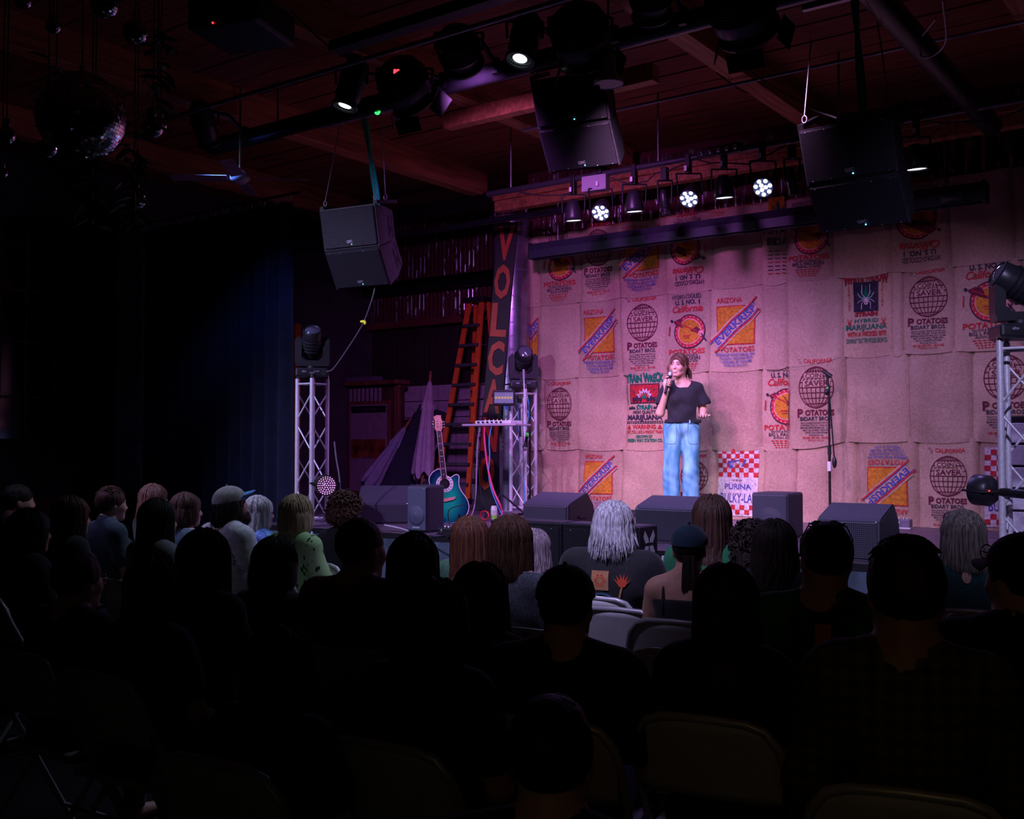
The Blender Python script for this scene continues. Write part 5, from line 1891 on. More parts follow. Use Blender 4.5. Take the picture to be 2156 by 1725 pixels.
a, c = AY(1582, 1080, 8.2), AY(1660, 1080, 8.2)
upright(((a.x + c.x) / 2, 8.2, STAGE), 0.0, (c - a).length, 0.34, AY(1620, 1038, 8.2).z - STAGE, 'blue-lit plastic speaker standing between performer and microphone stand', (0.085, 0.085, 0.125))
a, c = AY(858, 1060, 6.95), AY(900, 1060, 6.95)
upright(((a.x + c.x) / 2, 6.95, STAGE), R(2), (c - a).length, 0.24, AY(880, 1022, 6.95).z - STAGE, 'small patterned speaker in front of the guitar', (0.10, 0.115, 0.17))

# ---------------------------------------------------------------- subwoofers standing before the stage
YB = 6.05
a, c = AY(1032, 1093, YB), AY(1349, 1112, YB)
ztop = (a.z + c.z) / 2
wd = (c.x - a.x) / 2
SUBM = mat('sub_black', (0.010, 0.009, 0.012), 0.5, 0, 0.2, 40, 0.2)
for k in range(2):
    t = thing('subwoofer', ('left' if k == 0 else 'right') + ' black subwoofer cabinet before the stage' + ('' if k == 0 else ' with a white crossed logo'), 'subwoofer', (a.x + wd * (k + 0.5), YB, 0), 0, 'subwoofers before the stage')
    cab = MB().box((-wd / 2 + 0.004, 0.0, 0.0), (wd / 2 - 0.004, 0.24, ztop), bev=0.008).build('cabinet', SUBM, t)
    MB().box((-wd / 2 + 0.02, -0.010, 0.04), (wd / 2 - 0.02, 0.002, ztop - 0.03), bev=0.004).build('grille', mat('sub_grille', (0.016, 0.016, 0.020), 0.5, 0.3, 0.3, 240, 0.4), cab)
    MB().lathe([(0.24, 0.0), (0.23, 0.012), (0.10, 0.004), (0, 0.02)], 32, 0, True, Matrix.Translation((0, -0.012, ztop * 0.5)) @ Matrix.Rotation(PI / 2, 4, 'X')).build('cone', mat('sub_grille'), cab)
    for i in range(5):
        MB().sphere((-wd / 2 + 0.08 + i * (wd - 0.16) / 4, -0.011, ztop - 0.045), 0.006, 6, 4).build('screw', CHROME, cab)
    MB().box((-wd / 2 + 0.02, 0.02, ztop - 0.002), (wd / 2 - 0.02, 0.22, ztop + 0.004)).build('lid', mat('sub_lid', (0.028, 0.024, 0.034), 0.5, 0, 0.2, 40), cab)
    if k == 1:
        p = Print()
        for (sx, sz) in ((-1, 1), (1, 1), (-1, -1), (1, -1)):
            q = lambda u, v: (sx * u * 0.080, sz * v * 0.085)
            pts = [q(0.02, 0.10), q(0.42, 0.10) if False else q(0.50, 0.42), q(0.95, 0.50), q(0.55, 1.05), q(0.10, 0.55)]
            pts = [q(0.06, 0.14), q(0.62, 0.10), q(0.98, 0.62), q(0.72, 1.10), q(0.12, 0.45)]
            if sx * sz < 0:
                pts = pts[::-1]
            p.poly(pts, 0)
        link('logo', p.mesh('logo', [WHITE], lambda x, z, l: (wd / 2 - 0.003, 0.12 + x, ztop - 0.12 + z)), cab)
        MB().tube([(wd / 2 - 0.004, 0.20, ztop - 0.26), (wd / 2 + 0.03, 0.20, ztop - 0.26)], 0.03, 12).build('connector', BLACK, cab)

# ---------------------------------------------------------------- small things on the stage
b0 = AZ(1040, 1096, STAGE)
t = thing('drink_can', 'white drink can with a green band on the stage edge', 'can', b0, 0.6)
CANM = mat('can_white', (0.72, 0.76, 0.70), 0.3, 0.3, 0.06, 30)
hh = 0.148
MB().lathe([(0.026, 0.0), (0.030, 0.006), (0.033, 0.016), (0.033, hh - 0.02), (0.027, hh - 0.004), (0.027, hh)], 24, 0, True, None, True).build('body', CANM, t)
MB().lathe([(0.0333, 0.016), (0.0335, 0.03), (0.0335, 0.046), (0.0333, 0.05)], 24, 0, True, None, False).build('green_band', mat('can_green', (0.22, 0.60, 0.06), 0.35), t)
p = Print()
p.line((-0.018, 0.090), (0.018, 0.090), 0.004, 0, 4)
p.line((-0.010, 0.083), (0.006, 0.083), 0.003, 0, 2)
p.poly([(-0.022, 0.052), (-0.012, 0.068), (-0.004, 0.058), (0.006, 0.072), (0.022, 0.052)], 0)
link('label_print', p.mesh('label_print', [mat('can_green')], lambda x, z, l: (0.0338 * math.sin(x / 0.0338), -0.0338 * math.cos(x / 0.0338), z)), t)
MB().lathe([(0.0, hh - 0.002), (0.026, hh - 0.002)], 20, 0, False, None, False).build('lid', CHROME, t)
q = AZ(1020, 1086, STAGE + 0.05)
MB().tube([q + Vector((0.045 * math.cos(a), 0.01 * math.cos(a), 0.045 * math.sin(a))) for a in [2 * PI * k / 18 for k in range(19)]], 0.008, 6, cap=False).build('tape_loop', mat('red_tape', (0.65, 0.03, 0.05), 0.5), label='red loop of tape beside the drink can', cat='tape')
for (px, py, w_, d_, h_, m_, nm, lab) in ((1924, 1108, 0.14, 0.10, 0.085, mat('di_grey', (0.16, 0.14, 0.19), 0.4), 'direct_box', 'small grey direct box against the sacks'), (2062, 1112, 0.10, 0.10, 0.07, BLACKP, 'pedal', 'small black pedal box near the right truss'), (1358, 1086, 0.20, 0.12, 0.07, BLACKP, 'power_supply', 'black power unit behind the middle floor monitor'), (945, 1126, 0.16, 0.12, 0.06, BLACKP, 'junction_box', 'black junction box beside the small patterned speaker')):
    b0 = AZ(px, py, STAGE)
    t = thing(nm, lab, 'box', (b0.x, min(b0.y, 9.9), STAGE), 0.0)
    MB().box((-w_ / 2, -d_ / 2, 0.0), (w_ / 2, d_ / 2, h_), bev=0.008).build('case', m_, t)
    MB().box((-w_ / 2 - 0.005, -d_ / 2 - 0.005, -0.0), (w_ / 2 + 0.005, d_ / 2 + 0.005, 0.010)).build('foot_plate', WHITE if nm == 'direct_box' else BLACK, t)
    MB().lathe([(0.016, 0), (0.016, 0.006), (0.008, 0.008), (0, 0.008)], 12, 0, True, Matrix.Translation((-w_ * 0.2, -d_ / 2, h_ * 0.55)) @ Matrix.Rotation(PI / 2, 4, 'X')).build('socket', CHROME, t)
    for i in range(3):
        MB().lathe([(0.008, 0), (0.007, 0.012), (0, 0.013)], 8, 0, True, Matrix.Translation((-w_ * 0.25 + i * w_ * 0.25, 0, h_))).build('knob', CHROME, t)
gz = STAGE + 0.008
Z_ = lambda x, y: AZ(x, y, gz)
cable([Z_(1940, 1107), Z_(1985, 1110), Z_(2030, 1107), Z_(2060, 1112)], 0.006, RUBBER, 'black cable on the floor between the two small boxes')
cable([Z_(1988, 1117), AY(1988, 1085, 9.3), AY(2010, 1078, 9.3), AY(2040, 1079, 9.3), AY(2060, 1092, 9.3), Z_(2062, 1116)], 0.006, RUBBER, 'black cable looping up over the small boxes')
cable([AY(1545, 1130, 7.6), AY(1548, 1110, 7.7), AY(1580, 1106, 7.8), AY(1600, 1115, 7.9)], 0.008, RUBBER, 'black cable arching to the blue-lit speaker, upper strand')
cable([AY(1552, 1148, 7.3), AY(1556, 1128, 7.4), AY(1572, 1126, 7.5), AY(1580, 1135, 7.5), AZ(1560, 1165, gz)], 0.008, RUBBER, 'black cable arching near the dark-haired woman, lower strand')
cable([AY(1330, 1090, 8.3), AY(1352, 1066, 8.4), AY(1385, 1070, 8.4), AZ(1392, 1090, gz)], 0.007, RUBBER, 'black cable looping over the power unit')
cable([Z_(810, 1106), Z_(840, 1112), Z_(860, 1118)], 0.008, mat('cable_white', (0.6, 0.58, 0.65), 0.5), 'white cable stub behind the left floor monitor')
cable([Z_(870, 1126), Z_(905, 1132), Z_(950, 1127), Z_(985, 1130)], 0.008, RUBBER, 'black cable along the stage edge before the small speaker')
cable([Z_(960, 1120), Z_(985, 1115), Z_(1000, 1119), Z_(1010, 1112)], 0.009, PINKC, 'pink cable tail lying under the guitar')
cable([AY(903, 1055, 7.9) + Vector((0.45, 0, -0.02)), AY(945, 1075, 7.85), AY(948, 1110, 7.8), AZ(952, 1124, gz)], 0.005, RUBBER, 'thin black lead hanging from the green guitar')
cable([AZ(1150, 1085, gz), AZ(1180, 1083, gz), AZ(1230, 1084, gz), AZ(1262, 1086, gz)], 0.007, RUBBER, 'black cable along the foot of the sacks on the left')

# ================================================================== BACKSTAGE CORNER
# spiral duct
DUCT = mat('duct_silver', (0.36, 0.33, 0.44), 0.24, 0.85, 0.25, 5, 0.25)
DXY = AY(1078, 800, 9.98)
ztop = AY(1080, 462, 9.98).z
t = thing('spiral_duct', 'tall shiny silver duct pipe standing left of the sacks', 'duct', (DXY.x, 9.98, STAGE))
hz = ztop - STAGE
nn = 22
pp = MB()
for k in range(nn):
    pp.lathe([(0.220, hz * k / nn), (0.220, hz * (k + 1) / nn)], 40, 0, True, None, False)
pp.build('pipe', DUCT, t)
for k in range(1, nn):
    z = hz * k / nn
    MB().lathe([(0.220, z - 0.006), (0.2235, z - 0.003), (0.2235, z + 0.003), (0.220, z + 0.006)], 40, 0, False, None, False).build('seam_band', DUCT, t)
MB().lathe([(0.230, hz - 0.02), (0.230, hz + 0.01), (0.215, hz + 0.02)], 40).build('collar', DUCT, t)
rr = random.Random(3)
for k in range(16):
    a = PI * 1.5 + rr.uniform(-0.9, 0.3)
    z = rr.uniform(0.5, hz - 0.2)
    L = rr.uniform(0.03, 0.10)
    MB().box((-0.002, -0.003, 0), (0.002, 0.0, L), 0, Matrix.Translation((0.224 * math.cos(a), 0.224 * math.sin(a), z)) @ Matrix.Rotation(rr.uniform(-1.4, 1.4), 4, 'Y')).build('tape_scrap', CHROME, t)

# vertical letter board
LET = mat('sign_orange', (0.36, 0.050, 0.015), 0.5, 0, 0.15, 8)
c1 = AY(1060, 470, 9.66)
c2 = AY(1021, 1040, 9.68)
t = thing('letter_sign', 'tall black board with orange letters spelling volcano beside the duct', 'sign', (c2.x, 9.68, c2.z), 0.0)
lean = Vector((c1.x - c2.x, 0, c1.z - c2.z))
tilt = math.atan2(lean.x, lean.z)
t.rotation_euler = (0, tilt, R(14))
LH = lean.length
MB().box((-0.12, 0.0, STAGE - c2.z), (0.12, 0.025, LH + 0.03), bev=0.004).build('board', mat('sign_black', (0.012, 0.010, 0.012), 0.6), t)
for k, ch in enumerate('VOLCANO'):
    p = Print()
    p.text(ch, 0, 0, 0.36, 0, 0.20, bold=0.035)
    z = LH - 0.40 - k * (LH - 0.40) / 6.15
    me = p.mesh('letter', [LET], lambda x, zz, l: (x, -0.012, z + zz))
    bm = bmesh.new()
    bm.from_mesh(me)
    r = bmesh.ops.extrude_face_region(bm, geom=list(bm.faces))
    for g in r['geom']:
        if isinstance(g, bmesh.types.BMVert):
            g.co.y += 0.012
    bm.to_mesh(me)
    bm.free()
    link('letter', me, t)

# orange fibreglass step ladder
LADM = mat('ladder_orange', (0.72, 0.10, 0.025), 0.45, 0, 0.12, 10)
b0 = AZ(950, 1068, STAGE)
LYY = 10.75
a0, a1 = AY(912, 1075, LYY), AY(984, 1090, LYY)
u0, u1 = AY(964, 632, LYY), AY(990, 628, LYY)
t = thing('step_ladder', 'tall orange step ladder with grey treads beside the letter board', 'ladder', ((a0.x + a1.x) / 2, LYY, STAGE), 0.0)
HL = u0.z - STAGE
org = Vector(((a0.x + a1.x) / 2, LYY, STAGE))
bl, brr, tl, tr = (Vector((v.x - org.x, 0, z)) for v, z in ((a0, 0.0), (a1, 0.0), (u0, HL), (u1, HL)))
tl.y = tr.y = 0.25


def rail(p, q, w_, d_, nm, m):
    ax = (q - p).normalized()
    sx = Vector((1, 0, 0)) * w_ / 2
    sy = Vector((0, 1, 0)) * d_ / 2
    vs = []
    for c_ in (p, q):
        vs += [c_ - sx - sy, c_ + sx - sy, c_ + sx + sy, c_ - sx + sy]
    MB().add(vs, [(3, 2, 1, 0), (4, 5, 6, 7), (0, 1, 5, 4), (1, 2, 6, 5), (2, 3, 7, 6), (3, 0, 4, 7)]).build(nm, m, t)


rail(bl, tl, 0.075, 0.03, 'rail', LADM)
rail(brr, tr, 0.075, 0.03, 'rail', LADM)
rb, rbr = bl + Vector((0.16, 0.55, 0)), brr + Vector((0.18, 0.55, 0))
rail(rb, tl + Vector((0.05, 0.08, 0)), 0.055, 0.03, 'rear_rail', LADM)
rail(rbr, tr + Vector((0.05, 0.08, 0)), 0.055, 0.03, 'rear_rail', LADM)
TRM = mat('tread_grey', (0.10, 0.085, 0.11), 0.45, 0.5)
for k in range(1, 10):
    u = k / 10.2
    p, q = bl.lerp(tl, u), brr.lerp(tr, u)
    MB().box((p.x - 0.01, p.y - 0.06, p.z - 0.03), (q.x + 0.01, q.y + 0.05, q.z + 0.01), bev=0.004).build('tread', TRM, t)
    if k % 2 == 0:
        p2, q2 = rb.lerp(tl, u), rbr.lerp(tr, u)
        MB().tube([p2, q2], 0.012, 6).build('rear_bar', TRM, t)
MB().box((tl.x - 0.07, 0.16, HL - 0.01), (tr.x + 0.09, 0.44, HL + 0.05), bev=0.01).build('cap', BLACKP, t)
for s_ in (bl, brr):
    MB().box((s_.x - 0.045, s_.y - 0.03, 0), (s_.x + 0.045, s_.y + 0.04, 0.07), bev=0.006).build('foot', BLACKP, t)

# closed market umbrellas
CANV = mat('umbrella_canvas', (0.50, 0.42, 0.48), 0.85, 0, 0.12, 8, 0.2)
CANB = mat('umbrella_canvas_blue', (0.30, 0.32, 0.42), 0.85, 0, 0.12, 8, 0.2)


def umbrella(base, top, lab, m, fat=1.0):
    base, top = Vector(base), Vector(top)
    ax = top - base
    L = ax.length
    t = thing('closed_umbrella', lab, 'umbrella', base, 0, 'closed umbrellas in the corner', rot=ax.to_track_quat('Z', 'Y').to_euler())
    nu, prof = 40, [(0.10, 0.34), (0.125, 0.40), (0.12, 0.60), (0.105, 0.80), (0.085, 1.05), (0.07, 1.25), (0.085, 1.27), (0.06, 1.40), (0.03, 1.62), (0.012, 1.70)]
    k_ = L / 1.75
    vs, fs = [], []
    for (r_, z) in prof:
        for i in range(nu):
            a = 2 * PI * i / nu
            rr_ = r_ * fat * (1 + 0.16 * math.sin(8 * a + z) + 0.06 * math.sin(3 * a + 5 * z))
            vs.append((rr_ * math.cos(a), rr_ * math.sin(a), z * k_ + (0.05 * math.sin(4 * a) if z < 0.38 else 0)))
    for j in range(len(prof) - 1):
        for i in range(nu):
            fs.append((j * nu + i, j * nu + (i + 1) % nu, (j + 1) * nu + (i + 1) % nu, (j + 1) * nu + i))
    MB().add(vs, fs, 0, True).build('canopy', m, t)
    MB().tube([(0, 0, 0), (0, 0, L + 0.03)], 0.022, 8).build('pole', WOOD, t)
    MB().sphere((0, 0, L + 0.05), (0.02, 0.02, 0.035), 10, 6).build('finial', WOOD, t)
    return t


uy = 11.15
umbrella(AZ(885, 1062, STAGE) * 1.0, AY(906, 792, 11.0), 'upright closed white umbrella behind the green guitar', CANV, 1.05)
umbrella(AY(752, 1062, 10.6), AY(858, 893, 11.2), 'closed bluish umbrella leaning in the backstage corner', CANB, 1.0)

# white tiled board
tb = thing('tiled_board', 'white gridded board standing behind the ladder and umbrella', 'board', (AY(850, 830, 11.6).x, 11.6, STAGE))
z1 = AY(930, 810, 11.6).z - STAGE
w1 = AY(1040, 830, 11.6).x - AY(850, 830, 11.6).x
MB().box((0, 0, 0), (w1, 0.02, z1)).build('backing', mat('grout_dark', (0.04, 0.03, 0.04), 0.8), tb)
tm = MB().box((0.006, -0.012, 0.006), (w1 / 5 - 0.006, 0.0, z1 / 7 - 0.006), bev=0.003).mesh('tile', mat('tile_white', (0.42, 0.36, 0.42), 0.45))
for i in range(5):
    for j in range(7):
        link('tile', tm, tb, (i * w1 / 5, 0, j * z1 / 7))

# wooden booth with posters
bx0, bx1 = AY(712, 900, 11.2).x, AY(842, 900, 11.2).x
bz = AY(780, 803, 11.2).z - STAGE
kw = thing('wooden_booth', 'dark wooden booth front with a framed poster behind the left truss', 'booth', (bx0, 11.2, STAGE))
BO = mat('booth_wood', (0.17, 0.055, 0.035), 0.6, 0, 0.35, 3, 0.2, (8, 8, 1))
W_ = bx1 - bx0
MB().box((0, 0.02, 0), (W_, 0.10, bz - 0.06)).build('back_panel', mat('booth_panel', (0.07, 0.025, 0.022), 0.7, 0, 0.3, 4, 0.1), kw)
MB().box((-0.1, -0.10, bz - 0.06), (W_ + 0.04, 0.16, bz), bev=0.006).build('cornice', BO, kw)
for x in (0.0, W_ - 0.09):
    MB().box((x, -0.03, 0), (x + 0.09, 0.03, bz - 0.06), bev=0.006).build('post', BO, kw)
for i in range(9):
    MB().box((0.16 + i * 0.085, -0.015, bz - 0.42), (0.185 + i * 0.085, 0.02, bz - 0.10)).build('slat', mat('slat_grey', (0.28, 0.24, 0.30), 0.5), kw)
fx0, fx1 = AY(735, 900, 11.15).x - bx0, AY(812, 900, 11.15).x - bx0
fz0, fz1 = AY(770, 1035, 11.15).z - STAGE, AY(770, 852, 11.15).z - STAGE
po = MB().box((fx0 - 0.05, -0.02, fz0 - 0.05), (fx1 + 0.05, 0.02, fz1 + 0.05), bev=0.006).build('poster_frame', BO, kw)
MB().box((fx0, -0.026, fz0), (fx1, -0.018, fz1)).build('poster', mat('poster_paper', (0.26, 0.19, 0.25), 0.7), po)
FIRE = mat('poster_fire', (0.010, 0.006, 0.008), 0.5, 0, 0.2, 4.5, col2=(0.30, 0.075, 0.03))
MB().box((fx0 + 0.02, -0.029, fz0 + (fz1 - fz0) * 0.38), (fx1 - 0.02, -0.0255, fz0 + (fz1 - fz0) * 0.60)).build('photo', FIRE, po)
MB().box((fx0 + 0.02, -0.029, fz1 - 0.12), (fx1 - 0.02, -0.0255, fz1 - 0.02)).build('heading', BLACK, po)
p = Print()
for q in range(8):
    p.line((-0.18 + q * 0.045, 0.015), (-0.145 + q * 0.045, 0.015), 0.012, 0, 1)
    p.line((-0.18 + q * 0.045, -0.010), (-0.150 + q * 0.045, -0.010), 0.010, 0, 1)
    if q in (2, 3, 4, 5):
        p.line((-0.18 + q * 0.045, -0.55 * (fz1 - fz0)), (-0.145 + q * 0.045, -0.55 * (fz1 - fz0)), 0.030, 0, 1)
link('poster_text', p.mesh('poster_text', [mat('poster_ink', (0.10, 0.07, 0.11), 0.7)], lambda x, z, l: ((fx0 + fx1) / 2 + x, -0.030, fz1 - 0.075 + z)), po)
MB().box((-0.05, -0.05, bz), (0.55, 0.12, bz + 0.07), bev=0.01).build('box_on_top', mat('grey_box', (0.13, 0.11, 0.16), 0.5), None, (bx0 + 0.25, 11.2, STAGE), label='flat grey box lying on the wooden booth', cat='box')

# dark panel and poles leaning in the corner
a = AY(818, 1085, 10.3)
c = AY(868, 945, 10.9)
t = thing('scenery_flat', 'dark navy scenery flat leaning beside the closed umbrella', 'scenery', (a.x, 10.35, STAGE), 0.25)
t.rotation_euler = (R(-22), R(17), 0.25)
MB().box((-0.24, -0.02, 0.02), (0.24, 0.02, 1.42), bev=0.006).build('sheet', mat('panel_navy', (0.020, 0.016, 0.032), 0.5), t)
MB().tube([(0.255, 0, 0.0), (0.255, 0, 1.44)], 0.014, 8).build('edge_tube', mat('pole_lilac', (0.22, 0.17, 0.28), 0.4, 0.4), t)
MB().sphere((0.12, -0.025, 1.30), 0.014, 8, 6).build('latch', CHROME, t)
for k, (xa, ya, xb, yb, lab) in enumerate(((862, 1085, 882, 1000, 'thin lilac pole leaning left of the small speaker'), (848, 1088, 872, 1010, 'second thin lilac pole leaning beside the navy panel'))):
    MB().tube([AY(xa, ya, 10.0), AY(xb, yb, 10.6)], 0.016, 8).build('leaning_pole', mat('pole_lilac'), label=lab, cat='pole')
a = AY(620, 1050, 9.6)
MB().box((a.x - 0.10, 9.6, STAGE), (a.x + 0.0, 9.7, 3.2), bev=0.006).build('wooden_post', mat('amber_post', (0.35, 0.12, 0.02), 0.6, 0, 0.3, 3, 0.2), label='amber wooden post behind the left truss', cat='post')
# backpack-like dark shapes: hanging coats on the tiled board
COAT = mat('dark_coat', (0.010, 0.009, 0.013), 0.9)
for k, (px, py, lab) in enumerate(((853, 905, 'left dark coat hanging on the white gridded board'), (882, 890, 'right dark coat hanging on the white gridded board'))):
    c = AY(px, py, 11.45)
    f = Field((-0.25, -0.14, -0.7), (0.25, 0.14, 0.3), 0.02)
    f.cone((0, 0, 0.05), (0, 0, -0.5), 0.10, 0.17, 0.05, sq=(1, 0.5, 1))
    f.cone((-0.05, 0, 0.05), (0.05, 0, 0.08), 0.07, 0.07, 0.04, sq=(1, 0.7, 1))
    for sg in (-1, 1):
        f.cone((sg * 0.10, 0, 0.0), (sg * 0.17, 0, -0.45), 0.055, 0.05, 0.04, sq=(1, 0.8, 1))
    f.warp(lambda x, y, z: 0.008 * np.sin(40 * x + 6 * z))
    link('hanging_coat', f.mesh('hanging_coat', COAT), None, c, label=lab, cat='coat', group='coats hanging on the gridded board')
# round black case behind the guitar
c = AY(905, 1045, 9.2)
MB().lathe([(0, -0.06), (0.16, -0.06), (0.19, -0.03), (0.19, 0.03), (0.16, 0.06), (0, 0.06)], 28, 0, True, Matrix.Rotation(PI / 2, 4, 'X')).build('drum_case', BLACKP, None, (c.x, 9.25, STAGE + 0.19), label='round black case standing behind the small patterned speaker', cat='case')

# thin wire from the left truss to the left speakers, with yellow tape
w0, w1, w2, w3 = AY(703, 775, 7.0), AY(738, 725, 6.9), AY(765, 680, 6.8), AY(784, 628, 6.7)
cable([AY(688, 783, 6.98), w0, w1, w2, w3, AY(792, 592, 6.72)], 0.006, mat('speaker_lead', (0.16, 0.15, 0.18), 0.5), 'thin lead rising from the left truss to the left speakers')
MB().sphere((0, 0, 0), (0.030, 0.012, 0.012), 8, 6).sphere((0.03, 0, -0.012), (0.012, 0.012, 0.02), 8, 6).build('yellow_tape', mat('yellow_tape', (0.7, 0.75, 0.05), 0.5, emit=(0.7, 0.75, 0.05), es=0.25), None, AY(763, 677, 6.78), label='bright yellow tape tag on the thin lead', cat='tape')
cable([AY(704, 930, 7.0), AY(708, 965, 7.0), AY(715, 1010, 7.0), AY(716, 1060, 7.0), AZ(718, 1102, STAGE + 0.01)], 0.008, mat('speaker_lead'), 'dark lead hanging down beside the left truss')
# amplifier rack at the far right
c = AY(2162, 1000, 9.3)
t = thing('amp_rack', 'silver-edged amplifier rack behind the right truss', 'rack', (c.x, 9.3, STAGE), 0)
MB().box((-0.20, 0, 0), (0.45, 0.5, 1.0), bev=0.01).build('case', BLACKP, t)
for k in range(5):
    MB().box((-0.17, -0.012, 0.06 + k * 0.18), (0.42, 0.0, 0.22 + k * 0.18), bev=0.004).build('unit', ALU, t)

# ================================================================== PEOPLE
def skin_mat(name, col):
    m = mat(name, col, 0.5, 0, 0.08, 30, 0.05, spec=0.35)
    nt, b = nodes(m)
    b.inputs['Subsurface Weight'].default_value = 0.12
    b.inputs['Subsurface Radius'].default_value = (0.012, 0.005, 0.003)
    return m


SKIN = [skin_mat('skin_fair', (0.62, 0.36, 0.27)), skin_mat('skin_tan', (0.48, 0.26, 0.18)), skin_mat('skin_rosy', (0.60, 0.31, 0.24))]


def hair_mat(name, c1, c2, rough=0.58):
    """strands: streaks that run down the hair"""
    if name in _M:
        return _M[name]
    m = mat(name, c1, rough, 0, 0.3, 1.0, 0.5, (95, 95, 5), col2=c2, spec=0.25)
    return m


HAIR = dict(
    dark=hair_mat('hair_dark', (0.012, 0.008, 0.007), (0.030, 0.018, 0.014)),
    brown=hair_mat('hair_brown', (0.028, 0.012, 0.009), (0.080, 0.036, 0.024)),
    chest=hair_mat('hair_chestnut', (0.060, 0.026, 0.014), (0.15, 0.070, 0.040)),
    auburn=hair_mat('hair_auburn', (0.065, 0.020, 0.010), (0.15, 0.052, 0.026)),
    blond=hair_mat('hair_blond', (0.40, 0.26, 0.16), (0.68, 0.49, 0.34)),
    ash=hair_mat('hair_ash', (0.10, 0.09, 0.075), (0.26, 0.23, 0.19)),
    grey=hair_mat('hair_grey', (0.30, 0.29, 0.31), (0.72, 0.70, 0.73)),
    curl=hair_mat('hair_curl', (0.055, 0.022, 0.016), (0.14, 0.06, 0.045)),
    lilac=hair_mat('hair_lilac', (0.17, 0.12, 0.14), (0.36, 0.28, 0.32)),
    salt=hair_mat('hair_salt', (0.06, 0.05, 0.05), (0.16, 0.14, 0.14)))


class Head:
    """frame of a head: origin between the ears, y forward, z up"""

    def __init__(s, c, yaw=0.0, pitch=0.0, roll=0.0, k=1.0):
        s.c = np.array(c, float)
        s.k = k
        s.R = np.array(Euler((pitch, roll, yaw)).to_matrix())

    def p(s, x, y, z):
        return s.c + s.R @ (np.array((x, y, z)) * s.k)

    def ell(s, f, c, r, k=0.012, op='u'):
        f.ell(s.p(*c), tuple(q * s.k for q in r), k * s.k, op, s.R)

    def cone(s, f, a, b, ra, rb, k=0.01, op='u'):
        f.cone(s.p(*a), s.p(*b), ra * s.k, rb * s.k, k * s.k, op)

    def M(s):
        m = Matrix([list(r) for r in s.R * s.k]).to_4x4()
        m.translation = Vector(s.c)
        return m


def add_head(f, H, fem=True, fine=False):
    j = 0.92 if fem else 1.04
    H.ell(f, (0, -0.010, 0.036), (0.075, 0.095, 0.090), 0.0)
    H.ell(f, (0, 0.022, -0.018), (0.068 * j, 0.071, 0.078), 0.03)
    H.cone(f, (0, 0.060, -0.088), (0, 0.052, -0.076), 0.023 * j, 0.032 * j, 0.025)
    for sg in (-1, 1):
        H.ell(f, (sg * 0.036, 0.058, -0.022), (0.026, 0.026, 0.028), 0.02)
        H.cone(f, (sg * 0.052 * j, 0.005, -0.062), (sg * 0.020, 0.058, -0.092), 0.016, 0.018, 0.025)
        H.ell(f, (sg * 0.030, 0.096, 0.010), (0.017, 0.014, 0.010), 0.012, 's')
        H.ell(f, (sg * 0.076, -0.006, -0.004), (0.009, 0.020, 0.031), 0.006)
    H.cone(f, (-0.030, 0.080, 0.030), (0.030, 0.080, 0.030), 0.011, 0.011, 0.012)
    H.cone(f, (0, 0.088, 0.014), (0, 0.103, -0.024), 0.0075, 0.0105, 0.010)
    H.ell(f, (0, 0.096, -0.030), (0.016, 0.012, 0.008), 0.008)
    H.cone(f, (-0.016, 0.085, -0.060), (0.016, 0.085, -0.060), 0.0075, 0.0075, 0.008)
    if fine:
        for sg in (-1, 1):
            H.ell(f, (sg * 0.030, 0.083, 0.010), (0.013, 0.011, 0.010), 0.004)
        H.cone(f, (-0.019, 0.086, -0.052), (0.019, 0.086, -0.052), 0.0055, 0.0055, 0.004)
        H.cone(f, (-0.014, 0.087, -0.068), (0.014, 0.087, -0.068), 0.0065, 0.0065, 0.004)


def finger(f, pts, r0, r1, k=0.003):
    n = len(pts) - 1
    for i in range(n):
        a = r0 + (r1 - r0) * i / n
        b = r0 + (r1 - r0) * (i + 1) / n
        f.cone(pts[i], pts[i + 1], a, b, k)


def lap_hand(f, w, d, side, r=0.0105):
    """relaxed hand: wrist w, direction d (numpy), thumb towards the middle"""
    d = d / np.linalg.norm(d)
    up = np.array((0, 0, 1.0))
    s = np.cross(d, up)
    s /= np.linalg.norm(s)
    n = np.cross(s, d)
    f.cone(w, w + d * 0.075, 0.027, 0.034, 0.02, sq=(1, 1, 0.75))
    for i, (o, L) in enumerate(((-0.030, 0.065), (-0.010, 0.076), (0.010, 0.072), (0.030, 0.056))):
        b = w + d * 0.085 + s * o
        finger(f, [b, b + d * L * 0.5 - n * 0.004, b + d * L * 0.85 - n * 0.024], r, r * 0.85)
    b = w + d * 0.03 + s * side * -0.030
    finger(f, [b, b + d * 0.035 + s * side * -0.022, b + d * 0.06 + s * side * -0.024 - n * 0.012], r * 1.15, r)


FOLD = lambda a, s1, s2, ph: (lambda x, y, z: a * np.sin(s1 * x + 9 * z + ph) * np.cos(s2 * z + 7 * y + ph * 1.7) + 0.5 * a * np.sin(31 * x - 17 * z + 11 * y + ph))


